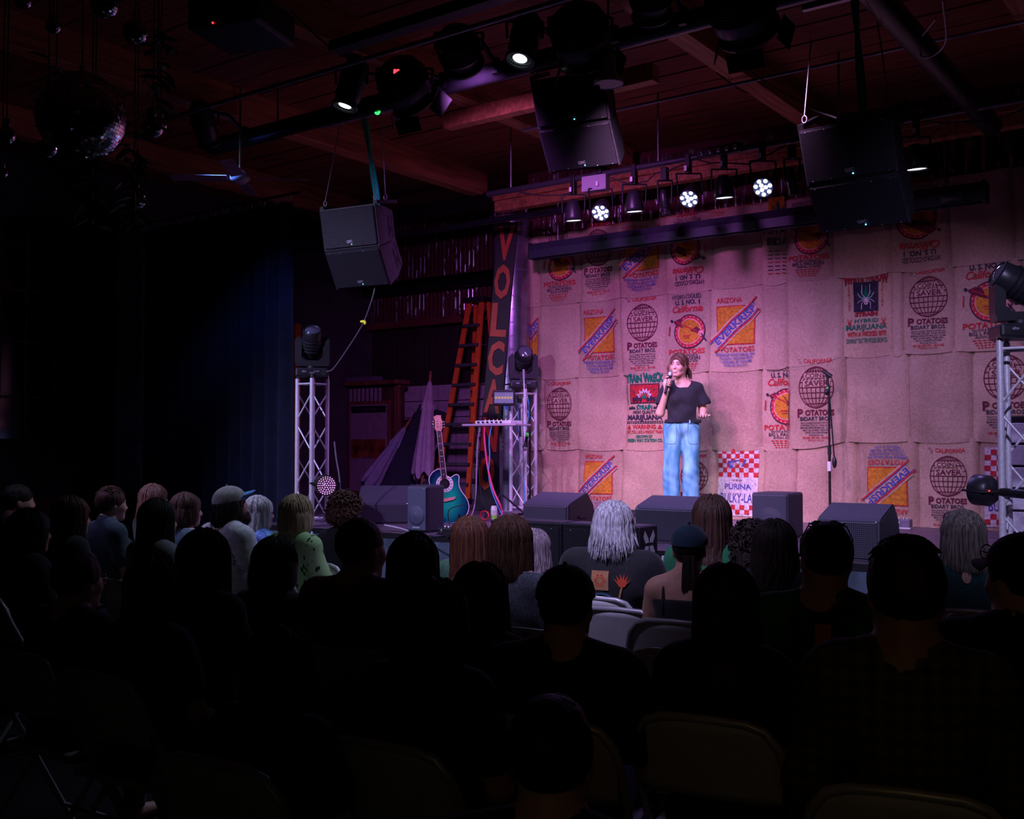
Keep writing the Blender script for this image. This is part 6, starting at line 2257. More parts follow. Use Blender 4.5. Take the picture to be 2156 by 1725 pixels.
def seated_body(hyaw=0.0, hpitch=0.05, lean=0.0, broad=1.0, fem=True, sleeve=0.55, neck='crew', seed=0, slouch=0.0, bare=False, arms='lap', h=0.0125):
    """returns (body field, shirt field, trouser field, Head) of a person on a 0.45 m seat, facing +y"""
    b = broad
    sw = (0.158 if fem else 0.182) * (0.5 + 0.5 * b)
    ly = math.sin(lean)
    neckb = np.array((0, -0.01 + 0.50 * ly, 1.045 - slouch))
    H = Head((0, 0.030 + 0.62 * ly, 1.165 - slouch), hyaw, hpitch, 0, 0.98 if fem else 1.04)
    lo, hi = (-0.42, -0.24, -0.02), (0.42, 0.72, 1.36)
    B = Field(lo, hi, h)
    add_head(B, H, fem)
    nr = 0.048 if fem else 0.060
    B.cone(H.p(0, -0.018, -0.045), neckb, nr, nr + 0.006, 0.025)

    def torso(f, g):
        f.ell((0, -0.01, 0.535), (0.178 * b + g, 0.135 + g, 0.115 + g), 0.05)
        f.ell((0, 0.02 + 0.12 * ly, 0.68), ((0.140 if fem else 0.150) * b + g, 0.115 * b + g, 0.16 + g), 0.06)
        f.ell((0, 0.35 * ly, 0.875 - slouch * 0.7), ((0.148 if fem else 0.168) * b + g, 0.112 * b + g, 0.165 + g), 0.06)
        f.cone((-sw + 0.02, -0.012 + 0.45 * ly, 0.985 - slouch), (sw - 0.02, -0.012 + 0.45 * ly, 0.985 - slouch), 0.060 + g, 0.060 + g, 0.05)
        for sg in (-1, 1):
            f.cone((sg * sw * 0.72, -0.012 + 0.46 * ly, 1.005 - slouch), (0, -0.012 + 0.48 * ly, 1.062 - slouch), 0.045 + g * 0.7, 0.046 + g * 0.4, 0.035)
        if fem:
            for sg in (-1, 1):
                f.ell((sg * 0.068, 0.088 + 0.30 * ly, 0.875 - slouch), (0.058 + g, 0.055 + g, 0.058 + g), 0.03)

    J = {}
    for sg in (-1, 1):
        S = np.array((sg * sw, -0.012 + 0.45 * ly, 0.975 - slouch))
        if arms == 'lap':
            E = np.array((sg * (sw + 0.055 * b + 0.01), 0.04 + 0.25 * ly, 0.715 - slouch * 0.6))
            Wp = np.array((sg * 0.115, 0.27, 0.645))
            d = np.array((-sg * 0.35, 0.9, -0.25))
        else:
            E = np.array((sg * (sw + 0.045 * b), 0.10 + 0.25 * ly, 0.73 - slouch))
            Wp = np.array((-sg * 0.06, 0.19, 0.76))
            d = np.array((-sg * 0.9, 0.1, 0.10))
        J[sg] = (S, E, Wp, d)

    def upper(f, g, t1):
        for sg in (-1, 1):
            S, E, Wp, d = J[sg]
            if t1 <= 1:
                f.cone(S, S + (E - S) * t1, 0.053 * b + g, (0.053 - 0.010 * t1) * b + g * 1.3, 0.03)
            else:
                f.cone(S, E, 0.053 * b + g, 0.043 * b + g, 0.03)
                f.cone(E, E + (Wp - E) * (t1 - 1), 0.041 + g, 0.041 - 0.012 * (t1 - 1) + g, 0.02)

    torso(B, 0)
    for sg in (-1, 1):
        S, E, Wp, d = J[sg]
        B.cone(S, E, 0.053 * b, 0.042 * b, 0.03)
        B.cone(E, Wp, 0.041, 0.028, 0.02)
        lap_hand(B, Wp, d, sg, 0.0125)

    def legs(f, g):
        for sg in (-1, 1):
            f.cone((sg * 0.088 * b, 0.0, 0.525), (sg * 0.115, 0.42, 0.525), 0.086 * b + g, 0.060 + g, 0.04)
            f.cone((sg * 0.115, 0.425, 0.515), (sg * 0.118, 0.43, 0.09), 0.057 + g, 0.040 + g, 0.02)
    legs(B, 0)
    for sg in (-1, 1):
        B.cone((sg * 0.118, 0.41, 0.045), (sg * 0.128, 0.57, 0.030), 0.040, 0.032, 0.02)
    C = Field(lo, hi, h)
    g = 0.014
    torso(C, g)
    if not bare:
        upper(C, g + 0.004, sleeve)
    C.warp(FOLD(0.0045, 14, 21, seed))
    cutz = 1.052 - slouch if neck == 'crew' else 1.02 - slouch
    C.plane((0, -0.01 + 0.48 * ly, cutz + (0.045 if neck == 'crew' else 0.028)), (0, 0.30, 1))
    C.cone(H.p(0, -0.018, -0.06), neckb + np.array((0, 0.0, -0.03)), nr + 0.004, nr + 0.008, 0.006, 's')
    if bare:
        C.plane((0, 0, 0.93 - slouch), (0, 0.2, 1))
    C.plane((0, 0, 0.47), (0, 0, -1))
    T = Field((-0.32, -0.22, 0.03), (0.32, 0.60, 0.66), 0.016)
    T.ell((0, -0.01, 0.530), (0.178 * b + 0.008, 0.135 + 0.006, 0.110), 0.04)
    legs(T, 0.010)
    T.plane((0, 0, 0.07), (0, 0, -1))
    return B, C, T, H, J


# ---------------------------------------------------------------- hair
def hair_shell(H, lo_z, thick=0.012, face=True, flare=0.0, h=0.011, bumps=0.004, freq=60, seed=0, back=0.0, side_front=0.035, vol=1.0, fringe=0.055):
    """close cap of hair over the skull, falling behind and beside the face to lo_z (head units)"""
    r = (0.078 + thick) * vol
    f = Field(H.c - np.array((0.24, 0.24, 0.20 - lo_z * 1.1)), H.c + np.array((0.24, 0.24, 0.24)), h)
    H.ell(f, (0, -0.012, 0.040), (r, 0.099 + thick * vol, 0.093 + thick * vol), 0.0)
    if lo_z < 0.0:
        n = 5
        pts = []
        for i in range(n):
            u = i / (n - 1)
            z = 0.03 + (lo_z - 0.03) * u
            y = -0.020 - 0.022 * u - back * u * u
            w = 1.0 + flare * u
            pts.append((z, y, w))
        for i in range(n - 1):
            (z0, y0, w0), (z1, y1, w1) = pts[i], pts[i + 1]
            for m in range(3):
                u = m / 3
                z, y, w_ = z0 + (z1 - z0) * u, y0 + (y1 - y0) * u, w0 + (w1 - w0) * u
                H.ell(f, (0, y, z), (r * w_, (0.082 + thick) * (0.97 + 0.1 * flare), 0.045), 0.03)
    # carve the face and neck away
    H.ell(f, (0, 0.105, -0.055 if lo_z < -0.05 else -0.06), (0.064, 0.080, 0.105), 0.010, 's')
    if lo_z > -0.04:
        f.warp(lambda x, y, z: 0 * x)
    ph = seed * 1.7
    R_ = H.R
    c = H.c

    def fn(x, y, z):
        lx = R_[0][0] * (x - c[0]) + R_[1][0] * (y - c[1])
        lyy = R_[0][1] * (x - c[0]) + R_[1][1] * (y - c[1])
        a = np.arctan2(lx, lyy)
        return bumps * np.sin(freq * 0.35 * a + 14 * z + ph) + 0.6 * bumps * np.sin(freq * 0.8 * a - 9 * z + 2 * ph)
    f.warp(fn)
    return f


def locks(H, n, length, seed, r0=0.010, wave=0.0, wfreq=30.0, flare=0.0, front=1.15, tuck=0.0, vol=0.016, top=True, jag=0.02, curl_r=0.0, fringe=False):
    """tapered locks lying on the skull and hanging down; returns MB in body space"""
    rnd = random.Random(seed)
    m = MB()
    M = H.M()
    for i in range(n):
        a = rnd.uniform(front, 2 * PI - front)
        if rnd.random() < 0.16:
            a = rnd.choice((-1, 1)) * rnd.uniform(front * 0.92, front * 1.2)
        e0 = R(rnd.uniform(25, 86)) if top else R(rnd.uniform(-30, 0))
        v = vol + rnd.uniform(-0.004, 0.007)
        L = length + rnd.uniform(-jag, jag)
        ca, sa = math.cos(a), math.sin(a)
        pts = []
        rx, ry, rz = 0.078 + v, 0.097 + v, 0.092 + v
        ns = 5
        for k in range(ns):
            e = e0 + (R(-8) - e0) * k / (ns - 1)
            pts.append(Vector((rx * math.cos(e) * sa, -0.012 + ry * math.cos(e) * ca, 0.038 + rz * math.sin(e))))
        base = pts[-1]
        nd = max(2, int(L / 0.045))
        ph = rnd.uniform(0, 6.28)
        for k in range(1, nd + 1):
            u = k / nd
            w = 1.0 + flare * u - tuck * u * u
            d = wave * math.sin(wfreq * L * u + ph)
            pts.append(Vector((base.x * w + d * ca + curl_r * math.cos(ph + 14 * u), -0.012 + (base.y + 0.012) * (w if base.y < 0 else 1.0) - 0.018 * u - d * sa + curl_r * math.sin(ph + 14 * u), base.z - L * u)))
        rs = []
        for k in range(len(pts)):
            u = k / (len(pts) - 1)
            rs.append(r0 * (0.55 + 0.45 * math.sin(PI * min(1, 0.25 + u * 0.75))) * (1.0 if u < 0.7 else 1 - (u - 0.7) / 0.34))
        m.tube([M @ p for p in pts], rs, 5, 0, False, True)
    return m


def join_mesh(name, meshes, mats):
    """append several meshes (body space) into one mesh"""
    vs, fs, sm = [], [], []
    for me in meshes:
        o = len(vs)
        vs.extend([tuple(v.co) for v in me.vertices])
        for p in me.polygons:
            fs.append(tuple(i + o for i in p.vertices))
            sm.append(True)
        bpy.data.meshes.remove(me)
    me = bpy.data.meshes.new(name)
    me.from_pydata(vs, [], fs)
    me.materials.append(mats)
    me.polygons.foreach_set('use_smooth', sm)
    me.update()
    return me


def hair_curly(H, lo, n, rr, seed, m, spread=1.0):
    """a mass of round curls"""
    rnd = random.Random(seed)
    mb = MB()
    M = H.M()
    for i in range(n):
        a = rnd.uniform(0.75, 2 * PI - 0.75)
        u = rnd.random()
        if u < 0.55:
            e = R(rnd.uniform(-10, 88))
            v = rnd.uniform(0.004, 0.020)
            p = Vector(((0.080 + v) * spread * math.cos(e) * math.sin(a), -0.012 + (0.100 + v) * math.cos(e) * math.cos(a), 0.038 + (0.095 + v) * math.sin(e)))
        else:
            z = rnd.uniform(lo, 0.02)
            v = rnd.uniform(-0.004, 0.018)
            p = Vector(((0.085 + v) * spread * math.sin(a), -0.025 + (0.085 + v) * math.cos(a) * (1 if math.cos(a) < 0 else 0.5), z))
        r_ = rr * rnd.uniform(0.7, 1.25)
        ph = rnd.uniform(0, 6.28)
        ax = Vector((rnd.uniform(-1, 1), rnd.uniform(-1, 1), rnd.uniform(-0.6, 0.6))).normalized()
        ux = ax.orthogonal().normalized()
        uy = ax.cross(ux)
        pts = [M @ (p + (ux * math.cos(ph + t) + uy * math.sin(ph + t)) * r_ + ax * 0.006 * t) for t in [0.8 * q for q in range(9)]]
        mb.tube(pts, [0.0035 + 0.0045 * math.sin(PI * q / 8) for q in range(9)], 4, 0, False, True)
    return mb


# ---------------------------------------------------------------- caps, glasses
def cap_on(H, parent, m_dome, m_brim, back=False, brim_up=0.0, flat=False):
    M = H.M()
    cp = MB()
    prof = []
    nseg, nu = 7, 28
    vs, fs = [], []
    for j in range(nseg + 1):
        e = R(-4 + 94 * j / nseg)
        for i in range(nu):
            a = 2 * PI * i / nu
            sq = 0.96 if flat else 1.0
            vs.append((0.093 * math.cos(e) * math.sin(a), -0.012 + 0.112 * math.cos(e) * math.cos(a) * (1.0), 0.050 + 0.094 * sq * math.sin(e)))
    for j in range(nseg):
        for i in range(nu):
            fs.append((j * nu + i, j * nu + (i + 1) % nu, (j + 1) * nu + (i + 1) % nu, (j + 1) * nu + i))
    cp.add([M @ Vector(v) for v in vs], fs, 0, True)
    o = cp.build('cap', m_dome, parent)
    b = MB()
    sg = -1 if back else 1
    vs, fs = [], []
    na, nr_ = 12, 4
    for top in (0, 1):
        for j in range(nr_ + 1):
            for i in range(na + 1):
                a = R(-62 + 124 * i / na)
                u = j / nr_
                L = 0.072 * u * math.cos(a * 1.1)
                x = 0.093 * math.sin(a)
                y = 0.108 * math.cos(a) + L
                z = 0.046 + 0.004 * top - 0.018 * (x / 0.093) ** 2 * u + brim_up * u * 0.075 - 0.006 * u
                vs.append(M @ Vector((x, -0.012 + sg * y, z)))
    W = na + 1
    off = (nr_ + 1) * W
    for j in range(nr_):
        for i in range(na):
            a0 = j * W + i
            fs.append((a0, a0 + 1, a0 + W + 1, a0 + W))
            fs.append((off + a0, off + a0 + W, off + a0 + W + 1, off + a0 + 1))
    for i in range(na):
        a0 = nr_ * W + i
        fs.append((a0, a0 + 1, off + a0 + 1, off + a0))
    b.add(vs, fs, 0, True).build('brim', m_brim, o)
    MB().sphere(M @ Vector((0, -0.012, 0.146)), 0.008, 8, 6).build('button', m_dome, o)
    return o


def specs_on(H, parent, z=0.008, m=None, lens=None, tilt=0.0, wide=0.030, name='glasses', onhead=False):
    """glasses on the nose, or sunglasses pushed up on the crown"""
    M = H.M()
    if onhead:
        M = M @ Matrix.Translation((0, -0.012, 0.035)) @ Matrix.Rotation(R(104), 4, 'X') @ Matrix.Translation((0, 0.012, -0.035)) @ Matrix.Translation((0, -0.021, 0.010))
    m = m or BLACKP
    fr = MB()
    for sg in (-1, 1):
        c = Vector((sg * 0.033, 0.103, z))
        pts = [M @ (c + Vector((wide * 0.85 * math.cos(a), -0.010 * abs(math.cos(a)) * (1 if sg * math.cos(a) > 0 else 0), 0.020 * math.sin(a)))) for a in [2 * PI * k / 16 for k in range(17)]]
        fr.tube(pts, 0.0022, 5, 0, False)
        fr.tube([M @ Vector((sg * 0.060, 0.095, z + 0.006)), M @ Vector((sg * 0.083, 0.05, z + 0.008)), M @ Vector((sg * 0.082, -0.01, z + 0.004))], 0.0022, 5)
    fr.tube([M @ Vector((-0.008, 0.104, z + 0.004)), M @ Vector((0.008, 0.104, z + 0.004))], 0.0022, 5)
    o = fr.build(name, m, parent)
    if lens:
        for sg in (-1, 1):
            l = MB()
            l.lathe([(0, 0.0), (0.018, -0.001), (0.026, -0.003)], 16, 0, True, M @ Matrix.Translation((sg * 0.033, 0.104, z)) @ Matrix.Rotation(-PI / 2, 4, 'X') @ Matrix.Diagonal((1.0, 0.78, 1, 1)), False)
            l.build('lens', lens, o)
    return o

# ---------------------------------------------------------------- the performer
def build_performer():
    base = AZ(1437, 1098, STAGE)
    rz = YAW - math.atan((1437 - 1078) / FPX) + PI
    h = 0.006
    f = Field((-0.34, -0.20, -0.02), (0.32, 0.40, 1.76), h)
    H = Head((0.028, 0.030, 1.553), R(-24), R(4), R(-3), 0.99)
    add_head(f, H, True, True)
    nb = np.array((-0.008, -0.005, 1.385))
    f.cone(H.p(0, -0.020, -0.05), nb, 0.046, 0.050, 0.02)
    sh = {1: np.array((0.150, -0.005, 1.335)), -1: np.array((-0.160, -0.005, 1.335))}
    # torso
    f.ell((0, 0, 0.955), (0.158, 0.112, 0.105), 0.05)
    f.ell((0, 0.0, 1.09), (0.122, 0.092, 0.12), 0.06)
    f.ell((0, 0.005, 1.245), (0.140, 0.100, 0.13), 0.06)
    f.cone(sh[-1] * np.array((0.85, 1, 1)), sh[1] * np.array((0.85, 1, 1)), 0.050, 0.050, 0.04)
    for sg in (-1, 1):
        f.cone(sh[sg] * np.array((0.6, 1, 1)) + np.array((0, 0, 0.02)), nb + np.array((0, 0, 0.01)), 0.040, 0.044, 0.03)
    # her right arm folded up to the microphone
    e1, w1 = np.array((0.215, 0.055, 1.085)), np.array((0.146, 0.150, 1.315))
    f.cone(sh[1], e1, 0.048, 0.040, 0.03)
    f.cone(e1, w1, 0.041, 0.026, 0.02)
    # her left arm down, forearm held out with the palm up
    e2, w2 = np.array((-0.212, -0.015, 1.100)), np.array((-0.205, 0.195, 1.052))
    f.cone(sh[-1], e2, 0.048, 0.040, 0.03)
    f.cone(e2, w2, 0.041, 0.026, 0.02)
    # right hand: closed round the microphone
    mh, mb = np.array((0.112, 0.172, 1.466)), np.array((0.164, 0.178, 1.275))
    ax = (mb - mh) / np.linalg.norm(mb - mh)
    pc = mh + ax * 0.085
    toward = np.array((0.35, -0.55, 0.0))
    toward = toward - ax * (toward @ ax)
    toward /= np.linalg.norm(toward)
    side = np.cross(ax, toward)
    f.cone(w1, pc + toward * 0.034 + ax * 0.02, 0.026, 0.030, 0.015)
    f.ell(pc + toward * 0.030 + ax * 0.005, (0.030, 0.026, 0.044), 0.015)
    for i, r in enumerate((0.0095, 0.0100, 0.0095, 0.0085)):
        o = pc + ax * (-0.030 + i * 0.0195)
        pts = []
        for q in (10, 70, 125, 180, 225):
            a = R(q)
            pts.append(o + (toward * math.cos(a) + side * math.sin(a)) * (0.031 if q < 20 else 0.0285))
        finger(f, pts, r, r * 0.85)
    o = pc + ax * -0.036
    finger(f, [o + toward * 0.030, o + (toward * math.cos(R(-60)) + side * math.sin(R(-60))) * 0.030 - ax * 0.012, o + (toward * math.cos(R(-120)) + side * math.sin(R(-120))) * 0.029 - ax * 0.018], 0.0110, 0.0090)
    # left hand: palm up, fingers loosely spread
    d = np.array((0.02, 0.95, -0.16))
    d /= np.linalg.norm(d)
    s_ = np.array((-1.0, 0.02, 0.05))
    n_ = np.cross(d, s_) * -1
    n_ /= np.linalg.norm(n_)
    if n_[2] < 0:
        n_ = -n_
    f.cone(w2, w2 + d * 0.03, 0.026, 0.027, 0.015)
    for q in (-0.022, 0.0, 0.022):
        f.cone(w2 + d * 0.025 + s_ * q * 0.7, w2 + d * 0.085 + s_ * q, 0.018, 0.0155, 0.012)
    for i, (q, L, sp) in enumerate(((0.032, 0.070, 0.10), (0.011, 0.080, 0.03), (-0.011, 0.074, -0.05), (-0.031, 0.058, -0.14))):
        b = w2 + d * 0.088 + s_ * q
        dd = d + s_ * sp
        finger(f, [b, b + dd * L * 0.45 + n_ * 0.004, b + dd * L * 0.75 + n_ * 0.018, b + dd * L * 0.92 + n_ * 0.036], 0.0098, 0.0080)
    b = w2 + d * 0.030 + s_ * 0.030
    finger(f, [b, b + d * 0.030 + s_ * 0.028 + n_ * 0.006, b + d * 0.058 + s_ * 0.038 + n_ * 0.014], 0.0125, 0.0095)
    # legs
    hip = {1: np.array((0.088, 0.0, 0.925)), -1: np.array((-0.080, 0.0, 0.925))}
    kn = {1: np.array((0.108, 0.028, 0.50)), -1: np.array((-0.088, 0.030, 0.50))}
    an = {1: np.array((0.110, -0.010, 0.09)), -1: np.array((-0.078, -0.010, 0.09))}
    for sg in (-1, 1):
        f.cone(hip[sg], kn[sg], 0.085, 0.055, 0.03)
        f.cone(kn[sg], an[sg], 0.055, 0.038, 0.02)
        f.cone(an[sg] + np.array((0, -0.02, -0.055)), an[sg] + np.array((sg * 0.02, 0.13, -0.062)), 0.034, 0.026, 0.02)

    sk = SKIN[0]
    lipm = mat('lips', (0.56, 0.22, 0.19), 0.4)
    mi_p = H.p(0, 0.09, -0.060)

    def mf(c):
        l = (c - H.c) @ H.R / H.k
        lips = (np.abs(l[:, 0]) < 0.028) & (l[:, 1] > 0.078) & (l[:, 2] < -0.047) & (l[:, 2] > -0.076)
        return np.where(lips, 1, 0)
    body = link('person', f.mesh('person', [sk, lipm], mf), None, base, (0, 0, rz))
    body['label'] = 'performer in black tee and blue jeans talking into a microphone'
    body['category'] = 'person'
    M = H.M()
    # eyes, brows, smile
    for sg in (-1, 1):
        e = MB().sphere(M @ Vector((sg * 0.030, 0.0838, 0.0095)), 0.0090, 12, 8).build('eye', mat('eye_white', (0.42, 0.37, 0.37), 0.3), body)
        MB().sphere(M @ Vector((sg * 0.031, 0.0908, 0.0092)), (0.0048, 0.0030, 0.0048), 10, 6).build('iris', mat('iris_dark', (0.02, 0.015, 0.015), 0.2), e)
        MB().tube([M @ Vector((sg * 0.016, 0.0925, 0.0135)), M @ Vector((sg * 0.030, 0.0950, 0.0165)), M @ Vector((sg * 0.046, 0.086, 0.013))], 0.0022, 5).build('eyelash', mat('iris_dark'), e)
        MB().tube([M @ Vector((sg * 0.013, 0.0960, 0.030)), M @ Vector((sg * 0.030, 0.0965, 0.036)), M @ Vector((sg * 0.050, 0.084, 0.030))], [0.0032, 0.0036, 0.0015], 6).build('eyebrow', HAIR['chest'], body)
    tp = []
    for k in range(9):
        u = -1 + 2 * k / 8
        tp.append(M @ Vector((0.029 * u, 0.0935 - 0.018 * u * u, -0.0630 + 0.010 * u * u)))
    MB().tube(tp, [0.001, 0.0040, 0.0055, 0.0062, 0.0064, 0.0062, 0.0055, 0.0040, 0.001], 8).build('teeth', mat('teeth', (0.80, 0.76, 0.72), 0.3), body)
    # hair tied back with a loose fringe
    hs = hair_shell(H, 0.0, 0.010, h=0.007, bumps=0.0025, freq=90, seed=2)
    H.ell(hs, (0, 0.118, 0.000), (0.062, 0.062, 0.074), 0.010, 's')
    H.ell(hs, (0, 0.05, -0.085), (0.12, 0.10, 0.085), 0.02, 's')
    m1 = hs.mesh('hair', HAIR['chest'])
    lk = MB()
    rnd = random.Random(11)
    for i in range(70):
        a = rnd.choice((-1, 1)) * rnd.uniform(0.25, 1.05)
        e0 = R(rnd.uniform(58, 82))
        pts = []
        lg = rnd.uniform(0.004, 0.02) + 0.055 * max(0, abs(a) - 0.3)
        sgn = 1 if a > 0 else -1
        for k in range(5):
            e = e0 + (R(34) - e0) * k / 4
            aa = a * (0.35 + 0.65 * k / 4)
            pts.append(Vector((0.092 * math.cos(e) * math.sin(aa), -0.008 + 0.113 * math.cos(e) * math.cos(aa), 0.038 + 0.104 * math.sin(e))))
        e_ = pts[-1]
        pts.append(e_ + Vector((sgn * 0.010, 0.004, -lg * 0.5)))
        pts.append(e_ + Vector((sgn * 0.022 * abs(a), 0.000, -lg)))
        lk.tube([M @ p for p in pts], [0.003, 0.005, 0.006, 0.006, 0.005, 0.004, 0.001], 5, 0, False)
    for i in range(46):
        a = rnd.uniform(-0.5, 0.5)
        p0 = Vector((0.02 * math.sin(a * 3), -0.105, 0.00 + rnd.uniform(-0.015, 0.02)))
        L = rnd.uniform(0.07, 0.13)
        pts = [p0, p0 + Vector((-0.012 + 0.03 * a, -0.030, -0.01)), p0 + Vector((-0.03 + 0.06 * a, -0.038, -L * 0.55)), p0 + Vector((-0.04 + 0.09 * a, -0.022 + rnd.uniform(-0.01, 0.01), -L))]
        lk.tube([M @ p for p in pts], [0.006, 0.007, 0.006, 0.001], 5, 0, False)
    for sg in (-1, 1):
        for i in range(7):
            p0 = Vector((sg * 0.078, 0.040, 0.045))
            pts = [p0, p0 + Vector((sg * 0.012, 0.006, -0.03)), p0 + Vector((sg * (0.010 + 0.003 * i), rnd.uniform(-0.01, 0.008), -0.07)), p0 + Vector((sg * 0.008, rnd.uniform(-0.015, 0.01), -0.105 - 0.01 * i))]
            lk.tube([M @ p for p in pts], [0.004, 0.005, 0.004, 0.001], 5, 0, False)
    m2 = lk.mesh('locks', HAIR['chest'])
    link('hair', join_mesh('hair', [m1, m2], HAIR['chest']), body)
    # cropped boxy tee
    c = Field((-0.34, -0.22, 0.94), (0.36, 0.28, 1.46), 0.008)
    c.ell((0, 0, 1.255), (0.168, 0.122, 0.150), 0.05)
    c.cone((0, 0.0, 1.20), (0, 0.005, 0.99), 0.150, 0.150, 0.05, sq=(1.20, 0.90, 1))
    c.cone(sh[-1] * np.array((0.85, 1, 1)), sh[1] * np.array((0.85, 1, 1)), 0.064, 0.064, 0.04)
    for sg in (-1, 1):
        c.cone(sh[sg] * np.array((0.6, 1, 1)) + np.array((0, 0, 0.022)), nb + np.array((0, 0, 0.006)), 0.050, 0.048, 0.03)
    se = sh[1] + (e1 - sh[1]) * 0.62
    c.cone(sh[1], se + np.array((0.012, 0, 0)), 0.058, 0.070, 0.03)
    se2 = sh[-1] + (e2 - sh[-1]) * 0.66
    c.cone(sh[-1], se2 + np.array((-0.018, 0, 0)), 0.058, 0.073, 0.03)
    for sg in (-1, 1):
        c.ell((sg * 0.062, 0.095, 1.225), (0.055, 0.045, 0.055), 0.04)
    c.warp(lambda x, y, z: 0.005 * np.sin(26 * x + 16 * z + 3 * y) * np.clip((1.30 - z) / 0.25, 0, 1) + 0.0035 * np.sin(60 * x + 30 * y - 45 * z) + 0.004 * np.sin(34 * z + 20 * x))
    c.plane((0, 0, 0.985), (0.0, 0.0, -1))
    c.cone(nb + np.array((0, 0.03, 0.10)), nb + np.array((0, 0.035, -0.005)), 0.085, 0.078, 0.008, 's')
    for sg, (S, E, t_) in {1: (sh[1], e1, 0.70), -1: (sh[-1], e2, 0.74)}.items():
        q = S + (E - S) * t_
        n_ = (E - S) / np.linalg.norm(E - S)
        g = c.block(q - 0.13, q + 0.13, 0.0)
        sl, x, y, z = g
        dpl = (x - q[0]) * n_[0] + (y - q[1]) * n_[1] + (z - q[2]) * n_[2]
        near = (sg * x > 0.175 - 0.03)
        c.f[sl] = np.where(near, np.maximum(c.f[sl], dpl.astype(np.float32)), c.f[sl])
    tee = link('t_shirt', c.mesh('t_shirt', mat('black_tee', (0.010, 0.0095, 0.015), 0.9, 0, 0.25, 60, 0.15, sheen=0.05)), body)
    # wide blue jeans
    j = Field((-0.28, -0.22, 0.0), (0.30, 0.26, 1.05), 0.008)
    j.ell((0, 0, 0.945), (0.166, 0.122, 0.105), 0.04)
    j.cone((0, 0, 1.02), (0, 0, 0.96), 0.128, 0.140, 0.03, sq=(1.12, 0.86, 1))
    for sg in (-1, 1):
        j.cone(hip[sg], kn[sg], 0.098, 0.080, 0.025)
        j.cone(kn[sg], an[sg] + np.array((0, 0.01, -0.03)), 0.080, 0.088, 0.02)
    j.warp(lambda x, y, z: 0.0028 * np.sin(27 * z + 30 * x * np.sign(x) + 19 * y) * np.clip((0.55 - z) / 0.3, 0.0, 1) + 0.0022 * np.sin(70 * z - 40 * x) * np.clip(1 - np.abs(z - 0.42) / 0.18, 0, 1) + 0.004 * np.sin(30 * x + 12 * z))
    j.plane((0, 0, 0.055), (0, 0, -1))
    j.plane((0, 0, 1.015), (0, 0, 1))
    JE = mat('blue_denim', (0.065, 0.29, 0.46), 0.85, 0, 0.22, 3.2, 0.1, (3, 3, 1.2), col2=(0.22, 0.54, 0.68))
    je = link('jeans', j.mesh('jeans', JE), body)
    SEAM = mat('denim_seam', (0.10, 0.20, 0.36), 0.85)
    # seams: fly, patch pockets, side seams, waistband
    P_, Q_ = j.verts()

    def hug(x, z, front=True):
        sel = (np.abs(P_[:, 0] - x) < 0.02) & (np.abs(P_[:, 2] - z) < 0.02)
        if not sel.any():
            return Vector((x, 0.12, z))
        q = P_[sel]
        y = q[:, 1].max() if front else q[:, 1].min()
        return Vector((x, y + 0.002, z))
    lines = [[(0.0, 1.0), (0.002, 0.93), (0.004, 0.86)], [(0.022, 0.985), (0.022, 0.93), (0.010, 0.875)]]
    for sg in (-1, 1):
        lines.append([(sg * 0.060, 0.985), (sg * 0.055, 0.90), (sg * 0.058, 0.80), (sg * 0.075, 0.775), (sg * 0.12, 0.775), (sg * 0.155, 0.785)])
        lines.append([(sg * 0.10, 0.985), (sg * 0.13, 0.955), (sg * 0.150, 0.93)])
    lines.append([(-0.12, 0.985), (-0.06, 0.983), (0.0, 0.982), (0.06, 0.983), (0.12, 0.985)])
    for ln in lines:
        MB().tube([hug(*q) for q in ln], 0.0018, 4).build('seam', SEAM, je)
    for x in (-0.075, 0.075):
        MB().box((x - 0.008, hug(x, 0.995).y - 0.002, 0.98), (x + 0.008, hug(x, 0.995).y + 0.004, 1.012)).build('belt_loop', JE, je)
    # shoes
    for sg in (-1, 1):
        s = Field((-0.09, -0.12, -0.02), (0.09, 0.22, 0.12), 0.009)
        s.cone((0, -0.045, 0.045), (0, 0.12, 0.030), 0.046, 0.036, 0.02)
        s.cone((0, 0.02, 0.05), (0, -0.04, 0.085), 0.040, 0.040, 0.02)
        s.plane((0, 0, 0.002), (0, 0, -1))
        link('shoe', s.mesh('shoe', mat('shoe_canvas', (0.30, 0.26, 0.24), 0.8)), body, (an[sg][0], an[sg][1], 0.0), (0, 0, R(-8 * sg)))
    # the microphone she holds
    W = Matrix.Translation(base) @ Matrix.Rotation(rz, 4, 'Z')
    mic = microphone('microphone', 'handheld black microphone the performer speaks into', W @ Vector(mh), (W.to_3x3() @ Vector(ax)))
    return body


build_performer()

# ================================================================== THE AUDIENCE
PERF = AZ(1437, 1098, STAGE)
CHAIRM = mat('chair_plastic', (0.52, 0.50, 0.50), 0.5, 0, 0.06, 20)
CHAIRT = mat('chair_tube', (0.55, 0.54, 0.56), 0.38, 0.3, 0.08)


